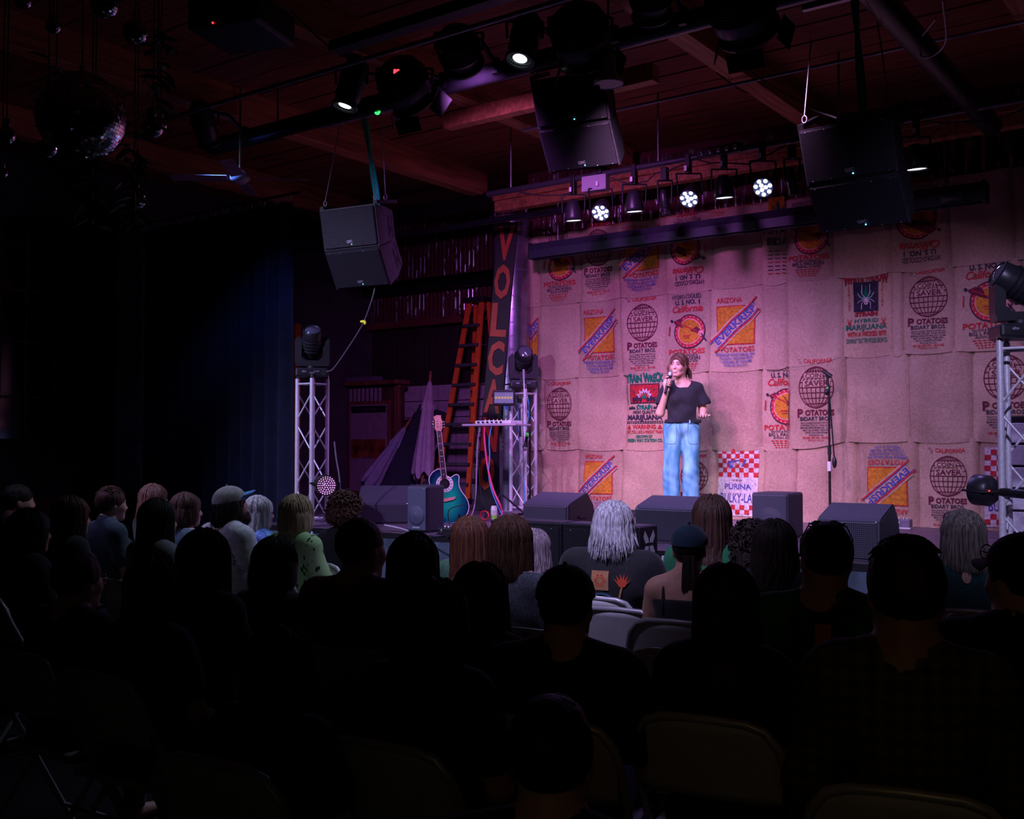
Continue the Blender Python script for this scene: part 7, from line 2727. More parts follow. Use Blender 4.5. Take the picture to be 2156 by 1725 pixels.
def make_chair():
    t = thing('folding_chair', 'white folding chair', 'chair', (0, 0, 0))
    w = 0.215
    # back frame: one bent tube with rounded shoulders
    top = [(-w, 0.20, 0.02), (-w, -0.02, 0.42), (-w, -0.165, 0.68), (-w + 0.015, -0.185, 0.74), (-w + 0.05, -0.198, 0.785), (-w + 0.10, -0.203, 0.80), (0, -0.206, 0.803), (w - 0.10, -0.203, 0.80), (w - 0.05, -0.198, 0.785), (w - 0.015, -0.185, 0.74), (w, -0.165, 0.68), (w, -0.02, 0.42), (w, 0.20, 0.02)]
    MB().tube(top, 0.0125, 8).build('back_frame', CHAIRT, t)
    for sg in (-1, 1):
        MB().tube([(sg * (w - 0.03), -0.26, 0.02), (sg * (w - 0.03), 0.0, 0.36), (sg * (w - 0.03), 0.10, 0.44)], 0.011, 8).build('leg', CHAIRT, t)
        MB().sphere((sg * w, 0.20, 0.02), 0.018, 8, 6).build('foot', RUBBER, t)
        MB().sphere((sg * (w - 0.03), -0.26, 0.02), 0.018, 8, 6).build('foot', RUBBER, t)
    MB().tube([(-w + 0.03, -0.22, 0.075), (w - 0.03, -0.22, 0.075)], 0.009, 6).build('stretcher', CHAIRT, t)
    MB().tube([(-w, 0.14, 0.13), (w, 0.14, 0.13)], 0.009, 6).build('stretcher', CHAIRT, t)
    # curved back panel
    nx, nz = 12, 8
    vs, fs = [], []
    for side in (0, 1):
        for j in range(nz + 1):
            for i in range(nx + 1):
                u = -1 + 2 * i / nx
                v = j / nz
                ww = w - 0.012
                zt = 0.792 - 0.05 * max(0, (abs(u) - 0.62) / 0.38) ** 2
                z = 0.575 + (zt - 0.575) * v
                y = -0.205 + 0.035 * u * u - (z - 0.80) * -0.30 - (0.012 if side else 0)
                y = -0.150 - (z - 0.575) * 0.235 + 0.022 * u * u - 0.012 * side
                vs.append((u * ww, y, z))
    W = nx + 1
    off = (nz + 1) * W
    for j in range(nz):
        for i in range(nx):
            a = j * W + i
            fs += [(a, a + 1, a + W + 1, a + W), (off + a, off + a + W, off + a + W + 1, off + a + 1)]
    for i in range(nx):
        fs += [(i, off + i, off + i + 1, i + 1), (nz * W + i, nz * W + i + 1, off + nz * W + i + 1, off + nz * W + i)]
    for j in range(nz):
        fs += [(j * W, (j + 1) * W, off + (j + 1) * W, off + j * W), (j * W + nx, off + j * W + nx, off + (j + 1) * W + nx, (j + 1) * W + nx)]
    MB().add(vs, fs, 0, True).build('backrest', CHAIRM, t)
    MB().box((-w + 0.015, -0.13, 0.425), (w - 0.015, 0.24, 0.450), bev=0.010).build('seat', CHAIRM, t)
    return t


chair0 = make_chair()
_first = [True]


def put_chair(x, y, rz, label, sc=1.0):
    if _first[0]:
        _first[0] = False
        c = chair0
        c.location = (x, y, 0)
        c.rotation_euler = (0, 0, rz)
        c['label'] = label
    else:
        c = copy_tree(chair0, None, label, None, (x, y, 0), (0, 0, rz))
    c['group'] = 'white folding chairs in rows'
    return c


def cloth(name, col, **kw):
    return mat('cloth_' + name, col, 0.9, 0, kw.get('var', 0.2), kw.get('scale', 30), 0.15, sheen=0.1, col2=kw.get('col2'))


def hugger(shirt_mesh, back=True):
    n = len(shirt_mesh.vertices)
    a = np.empty(n * 3, np.float32)
    shirt_mesh.vertices.foreach_get('co', a)
    P = a.reshape(-1, 3)

    def place(x, z, l=0):
        sel = (np.abs(P[:, 0] - x) < 0.025) & (np.abs(P[:, 2] - z) < 0.025)
        if not sel.any():
            return (x, -0.14, z)
        return (x, float(P[sel][:, 1].min()) - 0.003 - 0.001 * l, z)
    return place


def style_hair(H, style, m, seed, fem):
    if style == 'short':
        f = hair_shell(H, 0.0, 0.007, h=0.010, bumps=0.003, freq=140, seed=seed)
        H.ell(f, (0, 0.05, -0.09), (0.13, 0.12, 0.075), 0.01, 's')
        return f.mesh('hair', m)
    if style == 'undercap':
        f = hair_shell(H, -0.11, 0.008, flare=0.08, bumps=0.003, seed=seed)
        top = H.p(0, 0, 0.055)
        f.plane(top, H.R @ np.array((0, 0, 1.0)))
        return join_mesh('hair', [f.mesh('h', m), locks(H, 160, 0.115, seed, 0.007, 0.003, 30, flare=0.20, vol=0.008, top=False, jag=0.03).mesh('l', m)], m)
    if style == 'crop':
        f = hair_shell(H, 0.0, 0.004, h=0.010, bumps=0.0015, freq=160, seed=seed)
        H.ell(f, (0, 0.05, -0.09), (0.13, 0.12, 0.085), 0.01, 's')
        return f.mesh('hair', m)
    if style == 'tousle':
        f = hair_shell(H, 0.0, 0.007, h=0.010, bumps=0.003, freq=90, seed=seed)
        H.ell(f, (0, 0.05, -0.09), (0.13, 0.12, 0.080), 0.01, 's')
        mb = MB()
        rnd = random.Random(seed)
        M = H.M()
        for i in range(160):
            a, e = rnd.uniform(0, 2 * PI), R(rnd.uniform(42, 88))
            n_ = Vector((math.cos(e) * math.sin(a), math.cos(e) * math.cos(a), math.sin(e)))
            p = Vector((0.082 * n_.x, -0.012 + 0.103 * n_.y, 0.04 + 0.097 * n_.z))
            t_ = Vector((rnd.uniform(-1, 1), rnd.uniform(-0.3, 1), rnd.uniform(-0.4, 0.4)))
            t_ = (t_ - n_ * t_.dot(n_)).normalized()
            mb.tube([M @ p, M @ (p + t_ * 0.014 + n_ * 0.005), M @ (p + t_ * 0.032 + n_ * 0.006)], [0.006, 0.005, 0.001], 4, 0, False)
        return join_mesh('hair', [f.mesh('h', m), mb.mesh('l', m)], m)
    if style == 'bob':
        f = hair_shell(H, -0.085, 0.020, flare=0.06, bumps=0.0025, freq=110, seed=seed)
        return join_mesh('hair', [f.mesh('h', m), locks(H, 280, 0.088, seed, 0.0065, 0.0, flare=0.06, tuck=0.14, vol=0.022, jag=0.008).mesh('l', m)], m)
    if style == 'shag':
        f = hair_shell(H, -0.075, 0.016, flare=0.08, bumps=0.004, seed=seed)
        return join_mesh('hair', [f.mesh('h', m), locks(H, 340, 0.125, seed, 0.0060, 0.006, 45, flare=0.30, vol=0.020, jag=0.04).mesh('l', m)], m)
    if style == 'mid':
        f = hair_shell(H, -0.15, 0.018, flare=0.12, bumps=0.003, seed=seed, back=0.02)
        return join_mesh('hair', [f.mesh('h', m), locks(H, 300, 0.165, seed, 0.0070, 0.003, 30, flare=0.15, vol=0.021, jag=0.02).mesh('l', m)], m)
    if style == 'long':
        f = hair_shell(H, -0.24, 0.016, flare=0.10, bumps=0.003, seed=seed, back=0.04)
        return join_mesh('hair', [f.mesh('h', m), locks(H, 300, 0.27, seed, 0.0072, 0.003, 25, flare=0.12, vol=0.019, jag=0.035).mesh('l', m)], m)
    if style == 'wavy':
        f = hair_shell(H, -0.20, 0.018, flare=0.20, bumps=0.005, seed=seed, back=0.035)
        return join_mesh('hair', [f.mesh('h', m), locks(H, 280, 0.26, seed, 0.0072, 0.012, 45, flare=0.28, vol=0.022, jag=0.05).mesh('l', m)], m)
    if style == 'curly':
        f = hair_shell(H, -0.02, 0.018, bumps=0.006, seed=seed)
        H.ell(f, (0, 0.07, -0.10), (0.12, 0.11, 0.075), 0.01, 's')
        return join_mesh('hair', [f.mesh('h', m), hair_curly(H, -0.05, 420, 0.016, seed, m, 1.05).mesh('l', m)], m)
    if style == 'curlylong':
        f = hair_shell(H, -0.12, 0.020, flare=0.15, bumps=0.006, seed=seed)
        return join_mesh('hair', [f.mesh('h', m), hair_curly(H, -0.17, 460, 0.016, seed, m, 1.12).mesh('l', m)], m)


_seed = [0]
WORLD_PEOPLE = []


def person(px, py, D, label, chair_label, fem=True, hair='long', hcol='dark', shirt=None, trousers=None, skin=0, broad=1.0, sleeve=0.6, neck='crew', hyaw=0.0, hpitch=0.06, lean=0.0, slouch=0.0, bare=False, arms='lap', byaw=None, chair=True, name='person'):
    _seed[0] += 1
    sd = _seed[0]
    top = AD(px, py, D)
    th = math.atan2(-(PERF.x - top.x), PERF.y - top.y)
    by = byaw if byaw is not None else 0.45 * th
    hy = th - by + hyaw
    B, C, T, H, J = seated_body(hy, hpitch, lean, broad, fem, sleeve, neck, sd, slouch, bare, arms)
    htop = H.c[2] + 0.132 * H.k
    k = top.z / htop
    off = Matrix.Rotation(by, 3, 'Z') @ Vector((H.c[0] * k, (H.c[1] - 0.015) * k, 0))
    loc = (top.x - off.x, top.y - off.y, 0)
    body = link('person', B.mesh('person', SKIN[skin]), None, loc, (0, 0, by))
    body.scale = (k, k, k)
    body['label'] = label
    body['category'] = 'person'
    body['group'] = 'seated audience'
    sh = link('shirt', C.mesh('shirt', shirt or cloth('black', (0.012, 0.012, 0.014))), body)
    link('trousers', T.mesh('trousers', trousers or cloth('dark_denim', (0.020, 0.024, 0.040))), body)
    if hair:
        link('hair', style_hair(H, hair, HAIR[hcol], sd, fem), body)
    if chair:
        put_chair(loc[0] - math.sin(by) * -0.02, loc[1] - 0.02, by * 0.8, chair_label)
    return body, sh, H, k


TEE_W = cloth('white_lilac', (0.55, 0.53, 0.60))
NAVY = cloth('navy', (0.010, 0.014, 0.040))
BLK_ = cloth('black', (0.012, 0.012, 0.014))
GRN_ = cloth('green', (0.010, 0.095, 0.040))
GREYT = cloth('grey_marl', (0.16, 0.19, 0.22), var=0.35, scale=90)
REDT = cloth('red', (0.23, 0.012, 0.012))
TEALD = cloth('deep_green', (0.008, 0.050, 0.050))

# --- front rows, left
b_, s_, H, k = person(485, 1026, 7.0, 'bearded man in a blue-brimmed cap and pale tee', 'folding chair under the bearded man in the cap', fem=False, hair='undercap', hcol='dark', shirt=TEE_W, broad=1.08, hyaw=-0.25, hpitch=0.16)
cap_on(H, b_, cloth('khaki', (0.36, 0.33, 0.33)), cloth('cap_blue', (0.06, 0.22, 0.50)), brim_up=0.55)
bf = Field(H.c - 0.16, H.c + 0.16, 0.010)
H.ell(bf, (0, 0.048, -0.072), (0.060, 0.060, 0.052), 0.0)
H.cone(bf, (0, 0.070, -0.10), (0, 0.055, -0.145), 0.036, 0.018, 0.02)
for sg in (-1, 1):
    H.cone(bf, (sg * 0.062, 0.018, -0.015), (sg * 0.050, 0.035, -0.065), 0.014, 0.022, 0.02)
H.ell(bf, (0, 0.112, -0.052), (0.026, 0.020, 0.010), 0.006, 's')
bf.warp(FOLD(0.003, 90, 120, 1))
link('beard', bf.mesh('beard', HAIR['dark']), b_)

SEQ = mat('cloth_blue_sequin', (0.015, 0.06, 0.30), 0.35, 0.3, 0.5, 110, 0.4, col2=(0.16, 0.32, 0.75))
b_, s_, H, k = person(545, 1049, 7.35, 'grey-haired woman in a sparkling blue top', 'folding chair under the woman in sparkling blue', hair='mid', hcol='grey', shirt=SEQ, hyaw=-0.15, sleeve=0.8)
specs_on(H, b_)

# leaf-printed green dress
LEAFM = mat('cloth_leaf_green', (0.26, 0.42, 0.20), 0.85, 0, 0.08, 20)
nt, b = nodes(LEAFM)
tc = nt.nodes.new('ShaderNodeTexCoord')
mp = nt.nodes.new('ShaderNodeMapping')
mp.inputs['Rotation'].default_value = (0, 0.6, 0)
mp.inputs['Scale'].default_value = (40, 14, 15)
vo = nt.nodes.new('ShaderNodeTexVoronoi')
vo.inputs['Scale'].default_value = 1.0
nt.links.new(tc.outputs['Object'], mp.inputs['Vector'])
nt.links.new(mp.outputs['Vector'], vo.inputs['Vector'])
cr = nt.nodes.new('ShaderNodeValToRGB')
cr.color_ramp.elements[0].color = (0.02, 0.05, 0.02, 1)
cr.color_ramp.elements[0].position = 0.27
cr.color_ramp.elements[1].color = (0.40, 0.62, 0.28, 1)
cr.color_ramp.elements[1].position = 0.31
nt.links.new(vo.outputs['Distance'], cr.inputs['Fac'])
nt.links.new(cr.outputs['Color'], b.inputs['Base Color'])
b_, s_, H, k = person(626, 1047, 6.5, 'woman with a blond bob in a leaf-print green dress', 'folding chair under the woman in the green dress', hair='bob', hcol='blond', shirt=LEAFM, hyaw=-0.1, sleeve=0.75, broad=1.05, hpitch=0.1)
STRI = striped('cloth_pinstripe', (0.006, 0.006, 0.008), (0.035, 0.035, 0.05), 22, 'X', 0.9, 0.4)
b_, s_, H, k = person(727, 1044, 6.9, 'woman with curly brown hair in a dark pinstripe top', 'folding chair under the curly brown-haired woman', hair='curly', hcol='curl', shirt=STRI, hyaw=-0.2, bare=False, sleeve=0.25)
specs_on(H, b_)
b_, s_, H, k = person(757, 1092, 4.1, 'older man with short grey hair in a red shirt', 'folding chair under the man in the red shirt', fem=False, hair='crop', hcol='salt', shirt=REDT, broad=1.1, hyaw=-0.35, skin=2)
b_, s_, H, k = person(868, 1134, 4.0, 'dark-haired woman with a thin hairband before the stage skirt', 'folding chair under the woman with the hairband', hair='long', hcol='dark', shirt=BLK_)
MH = H.M()
MB().tube([MH @ Vector((0.104 * math.cos(a), 0.015, 0.040 + 0.117 * math.sin(a))) for a in [R(8 + 164 * q / 14) for q in range(15)]], 0.006, 6).build('hairband', BLACKP, b_)
# --- front rows, middle
person(988, 1094, 5.3, 'woman with straight auburn hair in a green top', 'folding chair under the auburn-haired woman', hair='long', hcol='auburn', shirt=cloth('sage', (0.06, 0.16, 0.09)))
b_, s_, H, k = person(1073, 1094, 4.75, 'woman with a long brown bob in a grey tee', 'folding chair under the woman in the grey tee', hair='mid', hcol='chest', shirt=GREYT, broad=1.1, neck='scoop', sleeve=0.9)
person(1124, 1120, 5.75, 'woman with wavy lilac-grey hair beside the brown bob', 'folding chair under the woman with lilac-grey hair', hair='wavy', hcol='lilac', shirt=BLK_)
b_, s_, H, k = person(1289, 1062, 5.4, 'person with shaggy silver hair in a printed black tee', 'folding chair under the silver-haired person', hair='shag', hcol='grey', shirt=BLK_, broad=1.28, fem=False, sleeve=0.85, hyaw=0.1)
pl = hugger(s_.data)
p = Print()
FL = [mat('tee_flame', (0.55, 0.06, 0.02), 0.8), mat('tee_tan', (0.42, 0.20, 0.09), 0.8), mat('tee_blue', (0.06, 0.16, 0.30), 0.8)]
p.rect(-0.055, 0.865, 0.040, 0.965, 1, 3, 3)
p.l = 1
for i in range(6):
    a = 2 * PI * i / 6
    p.ring((-0.007 + 0.022 * math.cos(a), 0.915 + 0.025 * math.sin(a)), 0.010, 0.004, 0, 8)
for (cx, cz) in ((-0.115, 0.90), (0.110, 0.905)):
    p.line((cx - 0.012, cz - 0.075), (cx, cz - 0.02), 0.010, 1, 3)
    for i in range(6):
        a = R(30 + 24 * i)
        p.poly([(cx - 0.012, cz - 0.02), (cx + 0.014, cz - 0.02), (cx + 0.05 * math.cos(a), cz + 0.05 * math.sin(a))], 0)
for i in range(4):
    p.ring((0.0, 0.755), 0.030 + 0.022 * i, 0.007, (2, 0, 1, 2)[i], 20, 1.1, 0.2, PI - 0.2)
link('back_print', p.mesh('back_print', FL, pl), s_)
b_, s_, H, k = person(1497, 1049, 5.5, 'woman with long dark brown hair in a green tee', 'folding chair under the woman in the green tee', hair='long', hcol='brown', shirt=cloth('kelly', (0.008, 0.13, 0.05)), broad=1.12, sleeve=0.7)
b_, s_, H, k = person(1449, 1107, 4.7, 'bare-backed woman in a dark teal cap with a braid', 'folding chair under the bare-backed woman', hair='short', hcol='dark', shirt=cloth('tank_black', (0.012, 0.012, 0.014)), bare=True, skin=1)
cap_on(H, b_, cloth('teal_cap', (0.008, 0.030, 0.048)), cloth('teal_cap', (0.008, 0.030, 0.048)), flat=True, brim_up=-0.1)
MH = H.M()
rnd = random.Random(4)
br_ = MB()
for i in range(9):
    o = rnd.uniform(-0.022, 0.022)
    br_.tube([MH @ Vector((o, -0.100, 0.0)), MH @ Vector((o * 1.2, -0.110, -0.07)), MH @ Vector((o + 0.012 * math.sin(i), -0.125, -0.16)), MH @ Vector((o * 0.8, -0.135, -0.24 - 0.02 * (i % 3)))], [0.012, 0.014, 0.012, 0.003], 6, 0, False)
br_.build('braid', HAIR['dark'], b_)
for sg in (-1, 1):
    MB().tube([(sg * 0.105, 0.06, 0.93), (sg * 0.105, 0.055, 1.02), (sg * 0.103, -0.02, 1.052), (sg * 0.100, -0.085, 0.99), (sg * 0.095, -0.118, 0.90)], 0.006, 6).build('strap', BLK_, b_)
b_, s_, H, k = person(1580, 1108, 5.35, 'dark curly-haired person with a gold hairband', 'folding chair under the person with the gold hairband', hair='curlylong', hcol='dark', shirt=BLK_)
MH = H.M()
MB().tube([MH @ Vector((0.108 * math.cos(a), 0.03, 0.042 + 0.120 * math.sin(a))) for a in [R(8 + 164 * q / 14) for q in range(15)]], 0.007, 6).build('hairband', mat('gold_band', (0.30, 0.16, 0.04), 0.35, 0.7), b_)
person(1628, 1103, 4.75, 'woman with long wavy dark hair before the upright speaker', 'folding chair under the woman with long wavy hair', hair='wavy', hcol='dark', shirt=BLK_, broad=1.05)
# --- right side
JER = cloth('jersey_dark', (0.006, 0.040, 0.016))
b_, s_, H, k = person(1737, 1100, 3.5, 'man in a green Oregon jersey with sunglasses on his head', 'folding chair under the man in the Oregon jersey', fem=False, hair='crop', hcol='dark', shirt=JER, broad=1.12, sleeve=0.8, skin=1, hpitch=0.0, hyaw=0.05)
specs_on(H, b_, lens=mat('blue_mirror', (0.02, 0.16, 0.30), 0.12, 0.6), name='sunglasses', onhead=True)
me = s_.data
me.materials.append(cloth('jersey_bright', (0.014, 0.20, 0.030)))
cc = np.empty(len(me.polygons) * 3, np.float32)
me.polygons.foreach_get('center', cc)
cc = cc.reshape(-1, 3)
me.polygons.foreach_set('material_index', ((np.abs(cc[:, 0]) > 0.105) & (cc[:, 2] > 0.90)).astype(np.int32))
pl = hugger(me)
p = Print()
ORG = mat('jersey_orange', (0.55, 0.19, 0.02), 0.7)
p.text('OREGON', 0.0, 0.775, 0.058, 0, 0.30, bold=0.01)
link('jersey_lettering', p.mesh('jersey_lettering', [ORG], pl), s_)
for z0, z1, x1 in ((0.915, 0.985, 0.030), (0.66, 0.745, 0.045)):
    p = Print()
    p.rect(-0.019, z0, x1, z1, 0, 3, 3)
    link('jersey_patch', p.mesh('jersey_patch', [ORG], pl), s_)

PLA = mat('cloth_plaid', (0.05, 0.05, 0.035), 0.9, 0, 0.1)
nt, b = nodes(PLA)
tc = nt.nodes.new('ShaderNodeTexCoord')
fa = []
for ax in ('X', 'Z'):
    wv = nt.nodes.new('ShaderNodeTexWave')
    wv.bands_direction = ax
    wv.inputs['Scale'].default_value = 8.0
    wv.inputs['Distortion'].default_value = 0.3
    nt.links.new(tc.outputs['Object'], wv.inputs['Vector'])
    fa.append(wv.outputs['Fac'])
mm = nt.nodes.new('ShaderNodeMath')
nt.links.new(fa[0], mm.inputs[0])
nt.links.new(fa[1], mm.inputs[1])
cr = nt.nodes.new('ShaderNodeValToRGB')
cr.color_ramp.elements[0].color = (0.045, 0.040, 0.030, 1)
cr.color_ramp.elements[0].position = 0.25
cr.color_ramp.elements[1].color = (0.13, 0.125, 0.085, 1)
cr.color_ramp.elements[1].position = 0.8
mh_ = nt.nodes.new('ShaderNodeMath')
mh_.operation = 'MULTIPLY'
mh_.inputs[1].default_value = 0.5
nt.links.new(mm.outputs[0], mh_.inputs[0])
nt.links.new(mh_.outputs[0], cr.inputs['Fac'])
nt.links.new(cr.outputs['Color'], b.inputs['Base Color'])
person(1906, 1138, 2.5, 'man with tousled short hair in an olive plaid shirt', 'folding chair under the man in plaid', fem=False, hair='tousle', hcol='brown', shirt=PLA, broad=0.90, sleeve=1.3, skin=1, hyaw=-0.15, byaw=0.30)
b_, s_, H, k = person(2027, 1083, 5.0, 'woman with straight ash-blond hair in a dark green top', 'folding chair under the ash-blond woman', hair='mid', hcol='ash', shirt=TEALD, broad=1.15, sleeve=0.7, hyaw=-0.2)
pl = hugger(s_.data)
p = Print()
p.disc((0.0, 0.995), 0.030, 0, 16, 0.7)
link('keyhole', p.mesh('keyhole', [SKIN[0]], pl), s_)
b_, s_, H, k = person(2150, 1130, 3.0, 'man in a dark cap and red glasses at the right edge', 'folding chair under the man at the right edge', fem=False, hair='short', hcol='dark', shirt=BLK_, broad=1.2, hyaw=0.35)
cap_on(H, b_, cloth('cap_black', (0.012, 0.010, 0.012)), cloth('cap_black', (0.012, 0.010, 0.012)))
specs_on(H, b_, z=0.075, m=mat('red_frame', (0.35, 0.02, 0.03), 0.3), name='sunglasses')
# --- middle rows
b_, s_, H, k = person(1190, 1196, 3.1, 'man in a dark cap sitting in the centre, seen from behind', 'folding chair under the man in the centre cap', fem=False, hair='short', hcol='dark', shirt=cloth('navy2', (0.010, 0.013, 0.026)), broad=1.12, sleeve=0.9, skin=1, byaw=0.35, hyaw=-0.05)
cap_on(H, b_, cloth('cap_wine', (0.030, 0.012, 0.016)), cloth('cap_wine', (0.030, 0.012, 0.016)))
person(1525, 1200, 3.1, 'woman with very long straight dark hair in the middle row', 'folding chair under the very long-haired woman', hair='long', hcol='brown', shirt=BLK_, broad=1.0)
person(1008, 1196, 3.55, 'woman with wavy brown hair in a navy top', 'folding chair under the wavy brown-haired woman', hair='wavy', hcol='brown', shirt=NAVY)
person(905, 1230, 2.85, 'person with a big mass of dark hair in the middle', 'folding chair under the person with a mass of hair', hair='wavy', hcol='dark', shirt=BLK_, broad=1.0)
person(578, 1140, 4.45, 'dark-haired person with a short bob left of the red shirt', 'folding chair under the dark short bob', hair='bob', hcol='dark', shirt=BLK_)
b_, s_, H, k = person(432, 1123, 4.0, 'woman with long reddish hair and glasses in profile', 'folding chair under the woman with reddish hair', hair='long', hcol='auburn', shirt=BLK_, hyaw=-0.2)
specs_on(H, b_, m=mat('red_frame'))
person(322, 1181, 3.65, 'person with long brown hair in the dark lower left', 'folding chair under the person in the dark lower left', hair='long', hcol='brown', shirt=BLK_)
# --- far left
person(333, 1056, 6.0, 'woman with straight black hair in a pale grey top', 'folding chair under the black-haired woman in grey', hair='long', hcol='dark', shirt=cloth('pale_grey', (0.20, 0.20, 0.23)), hyaw=-0.1)
b_, s_, H, k = person(392, 1042, 7.3, 'laughing woman with short wavy hair and an earring', 'folding chair under the laughing woman', hair='shag', hcol='curl', shirt=cloth('sky', (0.10, 0.16, 0.22)), neck='scoop', hyaw=-0.15, sleeve=0.3)
for sg in (-1, 1):
    q = H.p(sg * 0.080, -0.004, -0.045)
    MB().sphere(q, (0.006, 0.006, 0.014), 8, 6).build('earring', CHROME, b_)
person(324, 1024, 8.2, 'woman with light brown hair looking up at the stage', 'folding chair under the light brown-haired woman', hair='mid', hcol='curl', shirt=BLK_)
person(232, 1027, 7.2, 'person with a brown ponytail-less crop at the far left', 'folding chair under the brown-cropped person', hair='tousle', hcol='curl', shirt=cloth('slate', (0.05, 0.07, 0.11)))
person(150, 1051, 6.4, 'woman with wavy strawberry hair in profile at the left', 'folding chair under the strawberry-haired woman', hair='wavy', hcol='auburn', shirt=BLK_, hyaw=-0.1)
person(36, 1021, 7.6, 'person with a short dark crop at the left edge, in profile', 'folding chair under the person at the left edge', fem=False, hair='short', hcol='dark', shirt=BLK_)
person(62, 1078, 5.5, 'dark-haired person in profile below the left-edge person', 'folding chair under the second person at the left edge', hair='mid', hcol='dark', shirt=BLK_, hyaw=-0.1)
b_, s_, H, k = person(160, 1163, 4.0, 'man with glasses in profile in the dark lower left', 'folding chair under the man with glasses', fem=False, hair='short', hcol='dark', shirt=BLK_, broad=1.1, hyaw=-0.1)
specs_on(H, b_, m=CHROME)
# --- nearest, almost black
person(1160, 1470, 1.85, 'nearest dark silhouette at the bottom centre', 'folding chair under the nearest silhouette', fem=False, hair='short', hcol='dark', shirt=BLK_, broad=1.05, byaw=0.45)
person(585, 1330, 2.7, 'dark silhouette at the lower left behind the short bob', 'folding chair under the lower left silhouette', hair='mid', hcol='dark', shirt=BLK_)

# --- empty chairs between the rows
for (px, py, z, rz, lab) in ((1290, 1284, 0.80, 0.12, 'empty folding chair just behind the silver-haired person'), (1098, 1328, 0.80, 0.12, 'empty folding chair left of the man in the centre cap'), (1415, 1374, 0.80, 0.15, 'empty folding chair left of the very long-haired woman'), (2075, 1296, 0.80, 0.1, 'empty folding chair at the right edge below the ash-blond woman')):
    q = AZ(px, py, z)
    put_chair(q.x, q.y + 0.20, rz, lab)

# ================================================================== DISCO BALLS AND GREENERY
MIRROR = mat('mirror_tile', (0.75, 0.75, 0.8), 0.06, 1.0, 0.1, 5)


def disco_mesh(r, nv, seed):
    rnd = random.Random(seed)
    mb = MB()
    vs, fs = [], []
    for j in range(nv):
        t0, t1 = PI * (j + 0.06) / nv, PI * (j + 0.94) / nv
        tm = (t0 + t1) / 2
        nu = max(4, int(2 * nv * math.sin(tm)))
        for i in range(nu):
            a0, a1 = 2 * PI * (i + 0.06) / nu, 2 * PI * (i + 0.94) / nu
            am = (a0 + a1) / 2
            n_ = Vector((math.sin(tm) * math.cos(am), math.sin(tm) * math.sin(am), math.cos(tm)))
            d = Vector((rnd.gauss(0, 0.02), rnd.gauss(0, 0.02), rnd.gauss(0, 0.02)))
            o = len(vs)
            for (t, a) in ((t0, a0), (t0, a1), (t1, a1), (t1, a0)):
                p = Vector((math.sin(t) * math.cos(a), math.sin(t) * math.sin(a), math.cos(t)))
                q = p * r
                q = q + n_ * (d.dot(p - n_)) * r
                vs.append(q)
            fs.append((o, o + 3, o + 2, o + 1))
    return MB().add(vs, fs, 0, False)


def disco(px, py, D, rp, lab, seed):
    c = AD(px, py, D)
    r = rp * D / FPX
    t = thing('disco_ball', lab, 'disco ball', c, seed * 0.7, 'mirror balls hanging over the audience')
    nv = 40 if rp > 60 else (18 if rp > 18 else 14)
    MB().sphere((0, 0, 0), r * 0.985, 24, 16).build('core', mat('ball_core', (0.02, 0.02, 0.02), 0.7), t)
    o = disco_mesh(r, nv, seed).build('mirror_tiles', MIRROR, t)
    o['kind'] = 'stuff'
    MB().lathe([(0.012, r), (0.012, r + 0.03), (0.004, r + 0.035)], 10).build('cap', CHROME, t)
    MB().tube([(0, 0, r + 0.03), (0, 0, CEIL - c.z)], 0.003, 5).build('hanging_wire', BLACK, t)
    return t


for i, (px, py, D, rp, lab) in enumerate((
        (172, 245, 4.6, 92, 'very large mirror ball at the upper left'),
        (220, 8, 4.4, 30, 'mirror ball cut by the top edge above the large one'),
        (285, 68, 4.8, 26, 'mirror ball up and right of the large one'),
        (48, 2, 4.2, 18, 'small mirror ball in the top left corner'),
        (100, 312, 4.3, 20, 'small mirror ball below left of the large one'),
        (322, 268, 5.0, 22, 'left one of the twin mirror balls right of the large one'),
        (338, 262, 5.4, 14, 'right one of the twin mirror balls right of the large one'),
        (288, 420, 5.2, 20, 'lowest mirror ball right, above the left wall pilaster'),
        (14, 285, 4.0, 18, 'mirror ball at the left edge beside the large one'),
        (4, 365, 4.1, 12, 'tiny mirror ball at the left edge, lower'),
        (200, 322, 4.9, 13, 'tiny mirror ball tucked below the large one'),
        (112, 55, 4.7, 16, 'small dim mirror ball left of the top ones'))):
    disco(px, py, D, rp, lab, i + 1)

LEAFG = mat('fern_leaf', (0.035, 0.060, 0.015), 0.5, 0, 0.3, 20)
lf = MB().add([(0, 0, 0), (0.018, 0.035, 0.006), (0.014, 0.08, 0.0), (0, 0.11, -0.012), (-0.014, 0.08, 0.0), (-0.018, 0.035, 0.006)], [(0, 1, 2), (0, 2, 3), (0, 3, 4), (0, 4, 5)], 0, True).mesh('leaf', LEAFG)
for gi, (px, py, D, nl, lab) in enumerate(((280, 385, 5.0, 46, 'hanging ivy spray right of the large mirror ball'), (115, 250, 4.9, 50, 'hanging ivy spray left behind the large mirror ball'), (190, 380, 4.7, 40, 'hanging ivy spray under the large mirror ball'), (330, 180, 5.0, 36, 'hanging ivy spray above the twin mirror balls'))):
    c = AD(px, py, D)
    t = thing('hanging_ivy', lab, 'plant', c, 0, 'ivy sprays among the mirror balls')
    rnd = random.Random(40 + gi)
    MB().tube([(0, 0, CEIL - c.z), (0.01, 0, 0.2), (0, 0.01, 0), (0.02, 0, -0.2)], 0.004, 5).build('stem', LEAFG, t)
    for q in range(nl):
        z = rnd.uniform(-0.22, 0.28)
        link('leaf', lf, t, (rnd.uniform(-0.03, 0.03), rnd.uniform(-0.03, 0.03), z), (rnd.uniform(-0.9, 0.3), rnd.uniform(-0.5, 0.5), rnd.uniform(0, 6.28)))
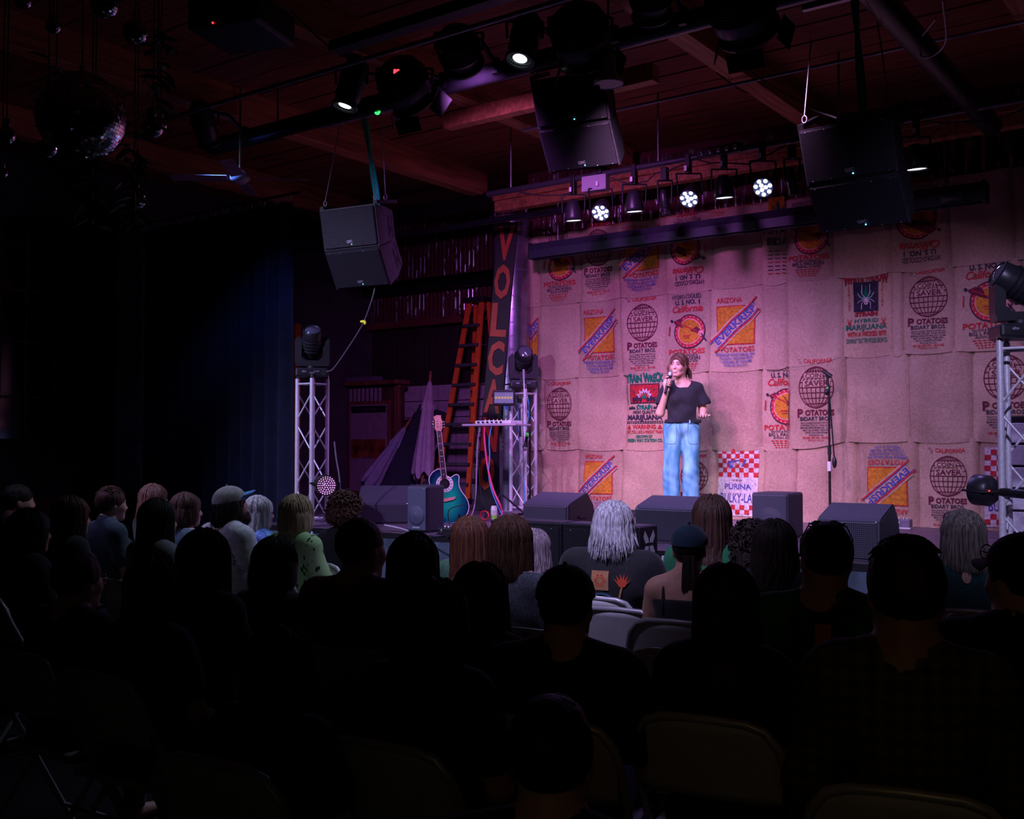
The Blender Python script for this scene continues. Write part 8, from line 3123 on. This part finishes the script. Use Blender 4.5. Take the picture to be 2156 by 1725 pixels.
# black cabinet-like duct fitting in the upper left of the ceiling
c = AD(520, 45, 6.2)
t = thing('projector', 'black ceiling projector with a red standby light', 'projector', c, 0.3)
MB().box((-0.26, -0.22, -0.10), (0.20, 0.22, 0.09), bev=0.02).build('body', BLACKP, t)
MB().tube([(0, 0, 0.09), (0, 0, CEIL - c.z)], 0.025, 8).build('mount', BLACK, t)
MB().lathe([(0.05, 0), (0.045, 0.05), (0, 0.045)], 16, 0, True, Matrix.Translation((0.1, 0.22, 0)) @ Matrix.Rotation(-PI / 2, 4, 'X')).build('lens', LENS_OFF, t)
MB().sphere((-0.08, -0.225, -0.085), 0.006, 6, 4).build('standby_light', LED_RED, t)

# glowing panels added for reflections and a warm track lamp behind the audience (out of the picture, seen in the mirror balls)
glowp = thing('glow_panels', 'coloured glowing panels added on the rear wall for the mirror balls to reflect', 'shelf', (1.9, -2.95, 1.5))
MB().box((-1.5, 0, -0.03), (1.5, 0.28, 0.0), bev=0.004).build('board', WOOD, glowp)
for i, c_ in enumerate(((1.0, 0.50, 0.18), (0.15, 1.0, 0.45), (1.0, 0.72, 0.55), (0.1, 0.75, 1.0), (0.75, 1.0, 0.15), (1.0, 0.30, 0.08))):
    MB().box((-1.42 + i * 0.48, 0.04, 0.03), (-1.10 + i * 0.48, 0.06, 0.55)).build('glow_panel', mat('panel_glow_%d' % i, c_, 0.3, 0, 0, emit=c_, es=0.35), glowp)
c = Vector((0.9, -2.5, 3.6))
tg = Vector((-1.0, 3.1, 0.9))
q = (tg - c).normalized()
t = thing('track_lamp', 'small warm track lamp over the added glowing panels', 'lamp', c)
Mr = q.to_track_quat('Z', 'Y').to_matrix().to_4x4()
MB().lathe([(0.0, -0.10), (0.04, -0.09), (0.05, 0.0), (0.055, 0.06), (0.045, 0.06), (0.04, 0.05)], 16, 0, True, Mr, False).build('shade', BLACK, t)
MB().tube([(0, 0, 0.0), (0, 0, CEIL - c.z)], 0.012, 6).build('stem', BLACK, t)
spot('lamp', c + q * 0.07, tg, (1.0, 0.58, 0.26), 9.0, 28, 1.0, 0.04)
